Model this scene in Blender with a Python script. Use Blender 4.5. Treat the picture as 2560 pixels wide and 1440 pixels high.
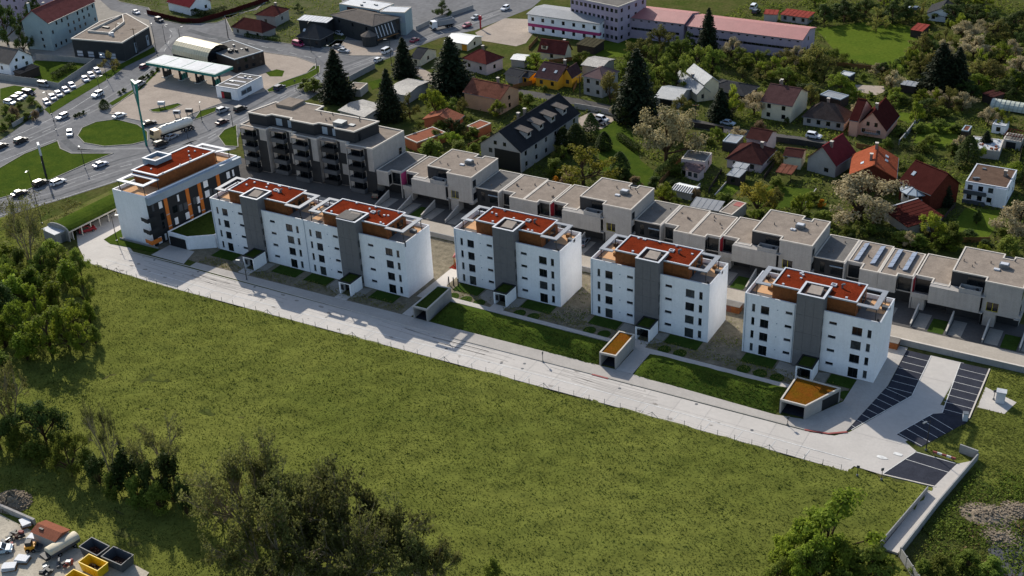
# Aerial view of a row of white apartment blocks, a terraced row, a small town and a meadow.
# Units are metres: X runs along the row of blocks, Y away from the camera, Z up.
import bpy, math, random
import numpy as np
from mathutils import Vector, Matrix

for o in list(bpy.data.objects):
    bpy.data.objects.remove(o)
scene = bpy.context.scene
COL = scene.collection
rnd = random.Random(11)
npr = np.random.default_rng(7)
R = math.radians

# ---------------------------------------------------------------- camera, sky, sun, exposure
CAM_H, YAW, PITCH, ROLL = 125.558, -0.54472, 0.51044, -0.047905
f = Vector((math.sin(YAW) * math.cos(PITCH), math.cos(YAW) * math.cos(PITCH), -math.sin(PITCH)))
r0 = Vector((math.cos(YAW), -math.sin(YAW), 0))
u0 = r0.cross(f)
cr, sr = math.cos(ROLL), math.sin(ROLL)
right, up = cr * r0 + sr * u0, -sr * r0 + cr * u0
cam = bpy.data.objects.new('camera', bpy.data.cameras.new('camera'))
COL.objects.link(cam)
cam.matrix_world = Matrix(((right.x, up.x, -f.x, 0), (right.y, up.y, -f.y, 0), (right.z, up.z, -f.z, CAM_H), (0, 0, 0, 1)))
cam.data.sensor_width = 36.0
cam.data.lens = 36.0 * 3050.84 / 2560.0
cam.data.clip_start = 1.0
cam.data.clip_end = 6000.0
scene.camera = cam

SUN_EL, SUN_AZ = 31.0, math.degrees(math.atan2(-0.82, 0.57))     # azimuth clockwise from +Y
world = bpy.data.worlds.new('World')
scene.world = world
world.use_nodes = True
wn = world.node_tree.nodes
wn.clear()
sky = wn.new('ShaderNodeTexSky')
sky.sky_type = 'NISHITA'
sky.sun_disc = False
sky.sun_elevation = R(SUN_EL)
sky.sun_rotation = R(SUN_AZ)
sky.air_density = 1.0
sky.dust_density = 1.2
bg = wn.new('ShaderNodeBackground')
bg.inputs['Strength'].default_value = 0.14
wo = wn.new('ShaderNodeOutputWorld')
world.node_tree.links.new(sky.outputs[0], bg.inputs[0])
world.node_tree.links.new(bg.outputs[0], wo.inputs[0])

sl = bpy.data.lights.new('sun', 'SUN')
sl.energy = 5.0
sl.angle = R(0.53)
sl.color = (1.0, 0.93, 0.82)
sun = bpy.data.objects.new('sun', sl)
COL.objects.link(sun)
sd = Vector((math.sin(R(SUN_AZ)) * math.cos(R(SUN_EL)), math.cos(R(SUN_AZ)) * math.cos(R(SUN_EL)), math.sin(R(SUN_EL))))
sun.rotation_euler = sd.to_track_quat('Z', 'Y').to_euler()
sun.location = sd * 500

scene.view_settings.view_transform = 'Standard'
scene.view_settings.look = 'None'
scene.view_settings.gamma = 1.0
scene.view_settings.use_curve_mapping = False
scene.view_settings.exposure = 0.25

# ---------------------------------------------------------------- materials
def lin(h):
    h = h.lstrip('#')
    v = [int(h[i:i + 2], 16) / 255 for i in (0, 2, 4)]
    return tuple((c / 12.92 if c <= 0.04045 else ((c + 0.055) / 1.055) ** 2.4) for c in v)

MATS = {}
def mk(name, col, rough=0.85, var=0.14, scale=0.6, bump=0.0, bscale=8.0, col2=None, metal=0.0, spec=0.3,
       transl=0.0, objvar=0.0, emit=0.0, stripes=None, streak=0.0):
    m = bpy.data.materials.new(name)
    m.use_nodes = True
    nt = m.node_tree
    N, L = nt.nodes, nt.links
    p = N['Principled BSDF']
    p.inputs['Roughness'].default_value = rough
    p.inputs['Metallic'].default_value = metal
    p.inputs['Specular IOR Level'].default_value = 0.0 if (spec == 0.3 and rough >= 0.9) else spec
    c = lin(col) if isinstance(col, str) else col
    c2 = None if col2 is None else (lin(col2) if isinstance(col2, str) else col2)
    geo = N.new('ShaderNodeNewGeometry')
    n1 = N.new('ShaderNodeTexNoise')
    n1.inputs['Scale'].default_value = scale
    n1.inputs['Detail'].default_value = 6
    n1.inputs['Roughness'].default_value = 0.65
    L.new(geo.outputs['Position'], n1.inputs['Vector'])
    ramp = N.new('ShaderNodeValToRGB')
    ramp.color_ramp.elements[0].position = 0.32
    ramp.color_ramp.elements[1].position = 0.68
    lo = tuple(x * (1 - var) for x in c) if c2 is None else c
    hi = tuple(min(1, x * (1 + var)) for x in c) if c2 is None else c2
    ramp.color_ramp.elements[0].color = (*lo, 1)
    ramp.color_ramp.elements[1].color = (*hi, 1)
    L.new(n1.outputs['Fac'], ramp.inputs['Fac'])
    out = ramp.outputs['Color']
    n2 = N.new('ShaderNodeTexNoise')
    n2.inputs['Scale'].default_value = scale * 9
    n2.inputs['Detail'].default_value = 4
    L.new(geo.outputs['Position'], n2.inputs['Vector'])
    mp = N.new('ShaderNodeMapRange')
    mp.inputs['From Min'].default_value = 0.3
    mp.inputs['From Max'].default_value = 0.7
    mp.inputs['To Min'].default_value = 1 - var * 0.8
    mp.inputs['To Max'].default_value = 1 + var * 0.8
    L.new(n2.outputs['Fac'], mp.inputs['Value'])
    mul = N.new('ShaderNodeVectorMath')
    mul.operation = 'SCALE'
    L.new(out, mul.inputs[0])
    L.new(mp.outputs[0], mul.inputs['Scale'])
    out = mul.outputs[0]
    if streak:                        # faint rain streaks running down a wall
        sv = N.new('ShaderNodeVectorMath'); sv.operation = 'MULTIPLY'; sv.inputs[1].default_value = (2.2, 2.2, 0.13)
        L.new(geo.outputs['Position'], sv.inputs[0])
        sn = N.new('ShaderNodeTexNoise'); sn.inputs['Scale'].default_value = 1.0; sn.inputs['Detail'].default_value = 5
        L.new(sv.outputs[0], sn.inputs['Vector'])
        sm = N.new('ShaderNodeMapRange'); sm.inputs['From Min'].default_value = 0.35; sm.inputs['From Max'].default_value = 0.7; sm.inputs['To Min'].default_value = 1.0; sm.inputs['To Max'].default_value = 1 - streak
        L.new(sn.outputs['Fac'], sm.inputs['Value'])
        m3 = N.new('ShaderNodeVectorMath'); m3.operation = 'SCALE'
        L.new(out, m3.inputs[0]); L.new(sm.outputs[0], m3.inputs['Scale']); out = m3.outputs[0]
    if objvar:
        oi = N.new('ShaderNodeObjectInfo')
        hs = N.new('ShaderNodeHueSaturation')
        m1 = N.new('ShaderNodeMapRange')
        m1.inputs['To Min'].default_value = 0.5 - 0.012 * objvar
        m1.inputs['To Max'].default_value = 0.5 + 0.016 * objvar
        L.new(oi.outputs['Random'], m1.inputs['Value'])
        m2 = N.new('ShaderNodeMapRange')
        m2.inputs['To Min'].default_value = 1 - 0.35 * objvar
        m2.inputs['To Max'].default_value = 1 + 0.3 * objvar
        ml = N.new('ShaderNodeMath')
        ml.operation = 'FRACT'
        mm = N.new('ShaderNodeMath')
        mm.operation = 'MULTIPLY'
        mm.inputs[1].default_value = 7.31
        L.new(oi.outputs['Random'], mm.inputs[0])
        L.new(mm.outputs[0], ml.inputs[0])
        L.new(ml.outputs[0], m2.inputs['Value'])
        L.new(out, hs.inputs['Color'])
        L.new(m1.outputs[0], hs.inputs['Hue'])
        L.new(m2.outputs[0], hs.inputs['Value'])
        out = hs.outputs[0]
    L.new(out, p.inputs['Base Color'])
    bumps = None
    if stripes:                       # fine ribs of sheet metal or tile courses
        w = N.new('ShaderNodeTexWave')
        w.bands_direction = stripes[0]
        w.inputs['Scale'].default_value = stripes[1]
        w.inputs['Distortion'].default_value = 0.4
        tc = N.new('ShaderNodeTexCoord')
        L.new(tc.outputs['Object'], w.inputs['Vector'])
        bp = N.new('ShaderNodeBump')
        bp.inputs['Strength'].default_value = stripes[2]
        bp.inputs['Distance'].default_value = 0.08
        L.new(w.outputs['Fac'], bp.inputs['Height'])
        L.new(bp.outputs[0], p.inputs['Normal'])
        bumps = bp
    if bump:
        n3 = N.new('ShaderNodeTexNoise')
        n3.inputs['Scale'].default_value = bscale
        n3.inputs['Detail'].default_value = 5
        L.new(geo.outputs['Position'], n3.inputs['Vector'])
        b = N.new('ShaderNodeBump')
        b.inputs['Strength'].default_value = bump
        b.inputs['Distance'].default_value = 0.15
        L.new(n3.outputs['Fac'], b.inputs['Height'])
        if bumps:
            L.new(bumps.outputs[0], b.inputs['Normal'])
        L.new(b.outputs[0], p.inputs['Normal'])
    if transl:
        tr = N.new('ShaderNodeBsdfTranslucent')
        L.new(out, tr.inputs['Color'])
        mx = N.new('ShaderNodeMixShader')
        mx.inputs[0].default_value = transl
        L.new(p.outputs[0], mx.inputs[1])
        L.new(tr.outputs[0], mx.inputs[2])
        L.new(mx.outputs[0], N['Material Output'].inputs['Surface'])
    MATS[name] = m
    return m

# walls
mk('white', (0.86, 0.86, 0.87), 0.85, 0.05, 0.3, streak=0.05); mk('greywhite', '#a19e99', 0.9, 0.09, 0.4); mk('cream', '#cfc6ac', 0.9, 0.07, 0.4)
mk('rowwhite', '#9d9a96', 0.9, 0.08, 0.5, 0.2, 3, streak=0.1)
mk('pinkwall', '#cdb9b3', 0.9, 0.08, 0.4); mk('peach', '#c79c7c', 0.9, 0.08, 0.4); mk('terrawall', '#a9684a', 0.9, 0.1, 0.4)
mk('yellow', '#d8a338', 0.9, 0.06, 0.4); mk('salmon', '#d3a18b', 0.9, 0.06, 0.4); mk('brick', '#5b2e24', 0.9, 0.2, 2.0)
mk('bluegrey', '#93a3a6', 0.9, 0.06, 0.4); mk('mauvewall', '#a89aa8', 0.9, 0.06, 0.3); mk('blackwall', '#2e3133', 0.8, 0.12, 0.5)
mk('darkbrown', '#3a312b', 0.85, 0.18, 0.8); mk('darkfacade', '#26282b', 0.7, 0.15, 1.0); mk('concretewall', '#8f8f8e', 0.9, 0.1, 0.7, 0.2, 5)
mk('towergrey', '#716f6f', 0.85, 0.07, 1.5, 0.15, 6, streak=0.08); mk('wood', '#7a4722', 0.75, 0.22, 1.6, stripes=('Z', 2.2, 0.25)); mk('orangepanel', '#c9702c', 0.6, 0.08, 1.0)
mk('panelgrey', '#4b4f54', 0.6, 0.08, 0.8); mk('eavegrey', '#8b98a3', 0.6, 0.06, 0.5)
# roofs
def dull(c, k=0.6, d=0.2):                 # weathered: darker and less saturated
    c = lin(c) if isinstance(c, str) else c
    g_ = sum(c) / 3
    return tuple(k * (x * (1 - d) + g_ * d) for x in c)
def tile(n, c, v=0.2): mk(n, dull(c), 0.92, v, 0.7, 0.3, 6, stripes=('Y', 1.6, 0.35))
tile('rust', '#8a5440', 0.28); tile('terracotta', '#b0694a', 0.1); tile('redtile', '#7c3a33'); tile('mauve', '#5b4346'); tile('slate', '#4e4f52', 0.12)
tile('dustymauve', '#8a6f6d', 0.12); tile('darkslate', '#3b3c3f', 0.14); tile('browntile', '#5a3531'); tile('crimson', '#8a2f35', 0.14); tile('orangetile', '#b4562c', 0.14)
tile('deepred', '#5c2a24', 0.14); tile('mauvetile', '#6b4b49'); tile('greybrown', '#5b4f4a'); tile('winered', '#5a2622', 0.15); tile('fadedred', '#96534c', 0.16)
tile('taupe', '#837a72', 0.12); tile('redbrown', '#6e3a33'); tile('olive', '#5f5a44'); tile('redorange', '#b0493a', 0.2)
mk('metalgrey', '#7f858b', 0.5, 0.12, 0.5, stripes=('X', 1.2, 0.5)); mk('corrugated', '#86837f', 0.6, 0.25, 0.4, stripes=('X', 1.6, 0.6)); mk('palemetal', '#b3b6b6', 0.5, 0.1, 0.5, stripes=('X', 1.2, 0.4))
mk('pinkmetal', dull('#b8706c', 0.72, 0.1), 0.55, 0.08, 0.3, stripes=('X', 1.0, 0.4)); mk('slatelight', '#7f8286', 0.7, 0.1, 0.5, stripes=('Y', 1.4, 0.3)); mk('flatgrey', '#6d6a66', 0.9, 0.16, 0.4)
mk('bitumen', '#857b71', 0.95, 0.16, 0.5, 0.3, 6); mk('brownbitumen', '#5a4a40', 0.95, 0.18, 0.6, 0.3, 6); mk('whiteroof', '#a9adb2', 0.7, 0.14, 0.5); mk('whiteribs', '#d8dad8', 0.5, 0.08, 0.5)
mk('polytunnel', '#aeb3a6', 0.5, 0.2, 0.5); mk('sedum', (0.10, 0.018, 0.008), 0.95, 0.3, 0.45, 0.8, 7, col2=(0.17, 0.028, 0.011)); mk('sedumgold', (0.115, 0.062, 0.006), 0.95, 0.3, 0.5, 0.6, 9, col2=(0.15, 0.05, 0.008))
mk('sedumgreen', '#34401a', 0.95, 0.25, 1.2, 0.6, 9); mk('trim', '#b4b8be', 0.6, 0.05, 0.6); mk('rimbeige', '#b9b2a8', 0.8, 0.1, 0.6); mk('pergola', '#7f848b', 0.6, 0.1, 0.8)
mk('terrace', '#c09a76', 0.9, 0.12, 1.2); mk('terraceshade', '#6d6966', 0.9, 0.12, 1.2)  # terrace floor tones: sunlit peach, and a grey with shade painted in
# openings and small things
mk('glass', '#11161b', 0.12, 0.3, 0.35, spec=0.6); mk('glasspale', '#3b3f40', 0.2, 0.5, 0.9, spec=0.5); mk('frame', '#2a2c2e', 0.6, 0.05); mk('whiteframe', '#d4d4d0', 0.6, 0.05); mk('door', '#1e2022', 0.5, 0.1); mk('yellowframe', '#c3b21a', 0.6, 0.06)
mk('red', '#9c2230', 0.6, 0.1); mk('magenta', '#a53a6c', 0.6, 0.08); mk('teal', '#1d6f68', 0.5, 0.08); mk('steel', '#6c7175', 0.45, 0.1, metal=0.5); mk('darksteel', '#2b2d30', 0.5, 0.1, metal=0.3)
mk('whitepaint', '#c9c9c6', 0.9, 0.22, 1.2); mk('redpaint', '#8c4a46', 0.7, 0.12); mk('canvas', '#c7bda6', 0.8, 0.1, 0.9); mk('yellowpaint', '#d8b218', 0.55, 0.14, 1.2); mk('orangepaint', '#c98a20', 0.55, 0.12)
mk('chimney', '#7f746c', 0.9, 0.15); mk('skylight', '#9aa6b0', 0.2, 0.1); mk('timber', '#7d5a34', 0.85, 0.2); mk('ruststeel', '#3f2a22', 0.85, 0.4, 1.5); mk('solar', '#5f6b80', 0.25, 0.1, spec=0.6)
mk('creamvault', '#cfc3a3', 0.5, 0.08); mk('cabwhite', '#d9d4c8', 0.45, 0.06)
# ground
mk('ground', (0.045, 0.066, 0.014), 0.95, 0.35, 0.12, 0.6, 2.0, col2=(0.085, 0.08, 0.03)); mk('lawn', (0.034, 0.06, 0.010), 0.95, 0.25, 0.25, 0.6, 4.0, col2=(0.06, 0.085, 0.013)); mk('lawn_bright', (0.062, 0.098, 0.013), 0.95, 0.2, 0.12, 0.5, 3.0, col2=(0.085, 0.115, 0.016)); mk('meadow', (0.088, 0.105, 0.021), 0.95, 0.2, 0.03, 0.8, 2.2, col2=(0.14, 0.15, 0.034))
mk('drygrass', '#6b6640', 0.95, 0.2, 0.3, 0.5, 3, col2='#4c5a26'); mk('earth', '#6d604c', 0.95, 0.22, 0.3, 0.4, 3); mk('gardenearth', '#5d5a45', 0.95, 0.2, 0.4, 0.4, 3, col2='#3f4c24')
mk('asphalt', '#717172', 0.92, 0.16, 0.07, 0.15, 10); mk('asphaltworn', '#838383', 0.92, 0.14, 0.1, 0.15, 10); mk('asphaltpatch', '#626364', 0.92, 0.14, 0.1, 0.15, 10); mk('darkasphalt', '#565452', 0.9, 0.12, 0.2, 0.15, 10); mk('blackasphalt', '#363840', 0.9, 0.16, 0.4, 0.15, 12)
mk('pavement', '#a5a09a', 0.9, 0.07, 0.3, 0.1, 8); mk('paving', '#8e8981', 0.9, 0.12, 0.35, 0.15, 8); mk('apron', '#9b9085', 0.9, 0.12, 0.18, 0.1, 8); mk('concrete', '#afaaa4', 0.85, 0.06, 0.25, 0.1, 8); mk('slab', '#b1aca6', 0.85, 0.05, 0.12, 0.08, 8, objvar=0.12)
mk('backroad', '#a29a8f', 0.9, 0.08, 0.25, 0.1, 8); mk('gravelbed', '#746d5e', 0.95, 0.3, 0.8, 0.5, 10); mk('yardconcrete', '#a8a091', 0.9, 0.18, 0.3, 0.15, 6); mk('darkgravel', '#4f5055', 0.95, 0.3, 1.5, 0.6, 6)
mk('mulch', '#5c5442', 0.95, 0.3, 0.9, 0.5, 8); mk('rubble', '#7d7263', 0.95, 0.35, 1.2, 0.8, 4); mk('kerb', '#9b978f', 0.9, 0.1); mk('redrubber', '#6b2a22', 0.9, 0.15)
# plants
mk('bark', '#4a3d30', 0.95, 0.25, 2.0); mk('twig', (0.25, 0.205, 0.135), 0.95, 0.25, 2.0)
def leafm(n, a, b, t=0.35, ov=1.0): mk(n, a, 0.7, 0.22, 0.6, col2=b, transl=t, objvar=ov, spec=0.08)
leafm('leaf_mid', (0.105, 0.14, 0.022), (0.185, 0.225, 0.038), 0.5); leafm('leaf_lime', (0.15, 0.2, 0.02), (0.24, 0.28, 0.032), 0.5); leafm('leaf_dark', (0.035, 0.056, 0.014), (0.068, 0.094, 0.022), 0.3); leafm('leaf_olive', (0.13, 0.125, 0.03), (0.21, 0.19, 0.048), 0.4)
leafm('leaf_gold', (0.17, 0.155, 0.018), (0.25, 0.215, 0.025)); leafm('leaf_bud', (0.095, 0.105, 0.03), (0.16, 0.165, 0.05), 0.45); leafm('leaf_blossom', (0.33, 0.27, 0.145), (0.46, 0.39, 0.235), 0.35, 0.5); leafm('leaf_cream', (0.24, 0.205, 0.10), (0.34, 0.29, 0.15), 0.3, 0.5)
leafm('leaf_brown', '#6e5a42', '#84704e', 0.3, 0.5); leafm('leaf_orange', '#b5761a', '#c98a20', 0.3, 0.3); leafm('leaf_spruce', (0.012, 0.02, 0.011), (0.026, 0.036, 0.015), 0.1, 0.4)
leafm('blade', (0.10, 0.122, 0.023), (0.165, 0.178, 0.044), 0.45, 0.0); leafm('blade_dark', (0.06, 0.085, 0.014), (0.10, 0.125, 0.022), 0.35, 0.0)

# ---------------------------------------------------------------- mesh helpers
class MB:
    def __init__(s): s.v = []; s.f = []
    def add(s, vs, fs):
        b = len(s.v); s.v += [tuple(q) for q in vs]; s.f += [tuple(b + i for i in q) for q in fs]; return s
    def quad(s, a, b, c, d): return s.add((a, b, c, d), ((0, 1, 2, 3),))
    def tri(s, a, b, c): return s.add((a, b, c), ((0, 1, 2),))
    def box(s, x0, x1, y0, y1, z0, z1):
        return s.add([(x, y, z) for z in (z0, z1) for y in (y0, y1) for x in (x0, x1)],
                     [(0, 2, 3, 1), (4, 5, 7, 6), (0, 1, 5, 4), (2, 6, 7, 3), (0, 4, 6, 2), (1, 3, 7, 5)])
    def obox(s, c, w, d, h, rot=0, z0=None):             # box turned about z, base at c.z
        ca, sa = math.cos(rot), math.sin(rot)
        P = []
        for z in (0, h):
            for y in (-d / 2, d / 2):
                for x in (-w / 2, w / 2):
                    P.append((c[0] + x * ca - y * sa, c[1] + x * sa + y * ca, c[2] + z))
        return s.add(P, [(0, 2, 3, 1), (4, 5, 7, 6), (0, 1, 5, 4), (2, 6, 7, 3), (0, 4, 6, 2), (1, 3, 7, 5)])
    def prism(s, pts, z0, z1, bottom=True, top=True):
        n = len(pts); pts = ccw(pts)
        vs = [(x, y, z0) for x, y in pts] + [(x, y, z1) for x, y in pts]
        fs = [(i, (i + 1) % n, n + (i + 1) % n, n + i) for i in range(n)]
        if top: fs.append(tuple(range(n, 2 * n)))
        if bottom: fs.append(tuple(range(n - 1, -1, -1)))
        return s.add(vs, fs)
    def sheet(s, pts, z):
        pts = ccw(pts); return s.add([(x, y, z) for x, y in pts], [tuple(range(len(pts)))])
    def ring(s, pts, wd, z0, z1):                        # wall of width wd inside a polygon
        pts = ccw(pts); q = inset(pts, wd); n = len(pts)
        vs = [(x, y, z) for z in (z0, z1) for P in (pts, q) for x, y in P]
        fs = []
        for i in range(n):
            j = (i + 1) % n
            fs += [(i, j, 2 * n + j, 2 * n + i), (n + j, n + i, 3 * n + i, 3 * n + j), (2 * n + i, 2 * n + j, 3 * n + j, 3 * n + i), (j, i, n + i, n + j)]
        return s.add(vs, fs)
    def tube(s, p0, p1, ra, rb=None, n=6, cap=True):
        rb = ra if rb is None else rb
        p0, p1 = Vector(p0), Vector(p1); d = (p1 - p0)
        if d.length < 1e-6: return s
        d.normalize(); a = d.orthogonal().normalized(); b = d.cross(a)
        vs = [p + (a * math.cos(t) + b * math.sin(t)) * q for p, q in ((p0, ra), (p1, rb)) for t in [2 * math.pi * i / n for i in range(n)]]
        fs = [(i, (i + 1) % n, n + (i + 1) % n, n + i) for i in range(n)]
        if cap: fs += [tuple(range(n, 2 * n)), tuple(range(n - 1, -1, -1))]
        return s.add(vs, fs)
    def mesh(s, name, smooth=False):
        me = bpy.data.meshes.new(name); me.from_pydata(s.v, [], s.f); me.update()
        if smooth: me.shade_smooth()
        return me

def ccw(p):
    a = sum(p[i][0] * p[(i + 1) % len(p)][1] - p[(i + 1) % len(p)][0] * p[i][1] for i in range(len(p)))
    return list(p) if a > 0 else list(p)[::-1]
def inset(p, d):
    n = len(p); out = []
    for i in range(n):
        a, b, c = Vector(p[i - 1]), Vector(p[i]), Vector(p[(i + 1) % n])
        e1, e2 = (b - a).normalized(), (c - b).normalized()
        n1, n2 = Vector((-e1.y, e1.x)), Vector((-e2.y, e2.x))
        k = max(0.3, 1 + n1.dot(n2))
        q = b + (n1 + n2) * (d / k)
        out.append((q.x, q.y))
    return out

def link(name, data, mat=None, parent=None, loc=None, rot=None, scale=None):
    o = bpy.data.objects.new(name, data); COL.objects.link(o)
    if mat is not None:
        if not data.materials: data.materials.append(None)
        o.material_slots[0].link = 'OBJECT'
        o.material_slots[0].material = MATS[mat]
    if parent is not None: o.parent = parent
    if loc is not None: o.location = loc
    if rot is not None: o.rotation_euler = (0, 0, rot) if not hasattr(rot, '__len__') else rot
    if scale is not None: o.scale = scale
    return o
def build(mb, name, mat, parent=None, smooth=False, **k): return link(name, mb.mesh(name, smooth), mat, parent, **k)
LABELS = {}
def tag(o, label, cat, group=None):
    o['label'] = label; o['category'] = cat
    if group: o['group'] = group
    return o
def thing(name, label, cat, loc=(0, 0, 0), rot=0, group=None):
    return tag(link(name, None, loc=loc, rot=rot), label, cat, group)
def struct(o): o['kind'] = 'structure'; return o
def stuff(o): o['kind'] = 'stuff'; return o
CACHE = {}
def cached(key, fn):
    if key not in CACHE: CACHE[key] = fn()
    return CACHE[key]

def wall_holes(mb, o, ux, w, z0, z1, holes, depth=0.16):
    """Wall face from point o along unit ux (2d), outward normal to the right of ux, with rectangular reveals."""
    nx, ny = ux[1], -ux[0]
    P = lambda x, z, d=0: (o[0] + ux[0] * x - nx * d, o[1] + ux[1] * x - ny * d, z)
    hs = [(max(0.02, a), min(w - 0.02, b), max(z0 + 0.02, c), min(z1 - 0.02, d)) for a, b, c, d in holes]
    xs = sorted({0, w, *[h[0] for h in hs], *[h[1] for h in hs]}); zs = sorted({z0, z1, *[h[2] for h in hs], *[h[3] for h in hs]})
    for i in range(len(xs) - 1):
        for j in range(len(zs) - 1):
            cx, cz = (xs[i] + xs[i + 1]) / 2, (zs[j] + zs[j + 1]) / 2
            if any(h[0] < cx < h[1] and h[2] < cz < h[3] for h in hs): continue
            mb.quad(P(xs[i], zs[j]), P(xs[i + 1], zs[j]), P(xs[i + 1], zs[j + 1]), P(xs[i], zs[j + 1]))
    for a, b, c, d in hs:
        mb.quad(P(a, c), P(b, c), P(b, c, depth), P(a, c, depth)); mb.quad(P(a, d, depth), P(b, d, depth), P(b, d), P(a, d))
        mb.quad(P(a, c, depth), P(a, d, depth), P(a, d), P(a, c)); mb.quad(P(b, c), P(b, d), P(b, d, depth), P(b, c, depth))

def window(parent, o, ux, hole, depth=0.16, fmat='frame', pmat='glass', mull=None, name='window'):
    """Frame with bars and a pane child, sitting in a reveal."""
    a, b, c, d = hole; w, h = round(b - a, 2), round(d - c, 2)
    mull = (1 if w > 1.25 and h > 0.8 else 0) if mull is None else mull
    def fr():
        m = MB(); t = 0.07
        m.box(-w / 2, w / 2, 0, 0.06, -h / 2, -h / 2 + t).box(-w / 2, w / 2, 0, 0.06, h / 2 - t, h / 2)
        m.box(-w / 2, -w / 2 + t, 0.001, 0.059, -h / 2 + t, h / 2 - t).box(w / 2 - t, w / 2, 0.001, 0.059, -h / 2 + t, h / 2 - t)
        for i in range(mull):
            x = -w / 2 + w * (i + 1) / (mull + 1); m.box(x - t / 2, x + t / 2, 0.002, 0.058, -h / 2 + t, h / 2 - t)
        return m.mesh('window_frame')
    def pn(): return MB().box(-w / 2 + 0.06, w / 2 - 0.06, 0.03, 0.05, -h / 2 + 0.06, h / 2 - 0.06).mesh('pane')
    nx, ny = ux[1], -ux[0]
    x = o[0] + ux[0] * (a + b) / 2 - nx * (depth - 0.05); y = o[1] + ux[1] * (a + b) / 2 - ny * (depth - 0.05)
    wo = link(name, cached(('wf', w, h, mull), fr), fmat, parent, (x, y, (c + d) / 2), math.atan2(ux[1], ux[0]))
    link('pane', cached(('wp', w, h), pn), 'glasspale' if pmat == 'glass' and rnd.random() < .3 else pmat, wo)
    return wo

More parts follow.
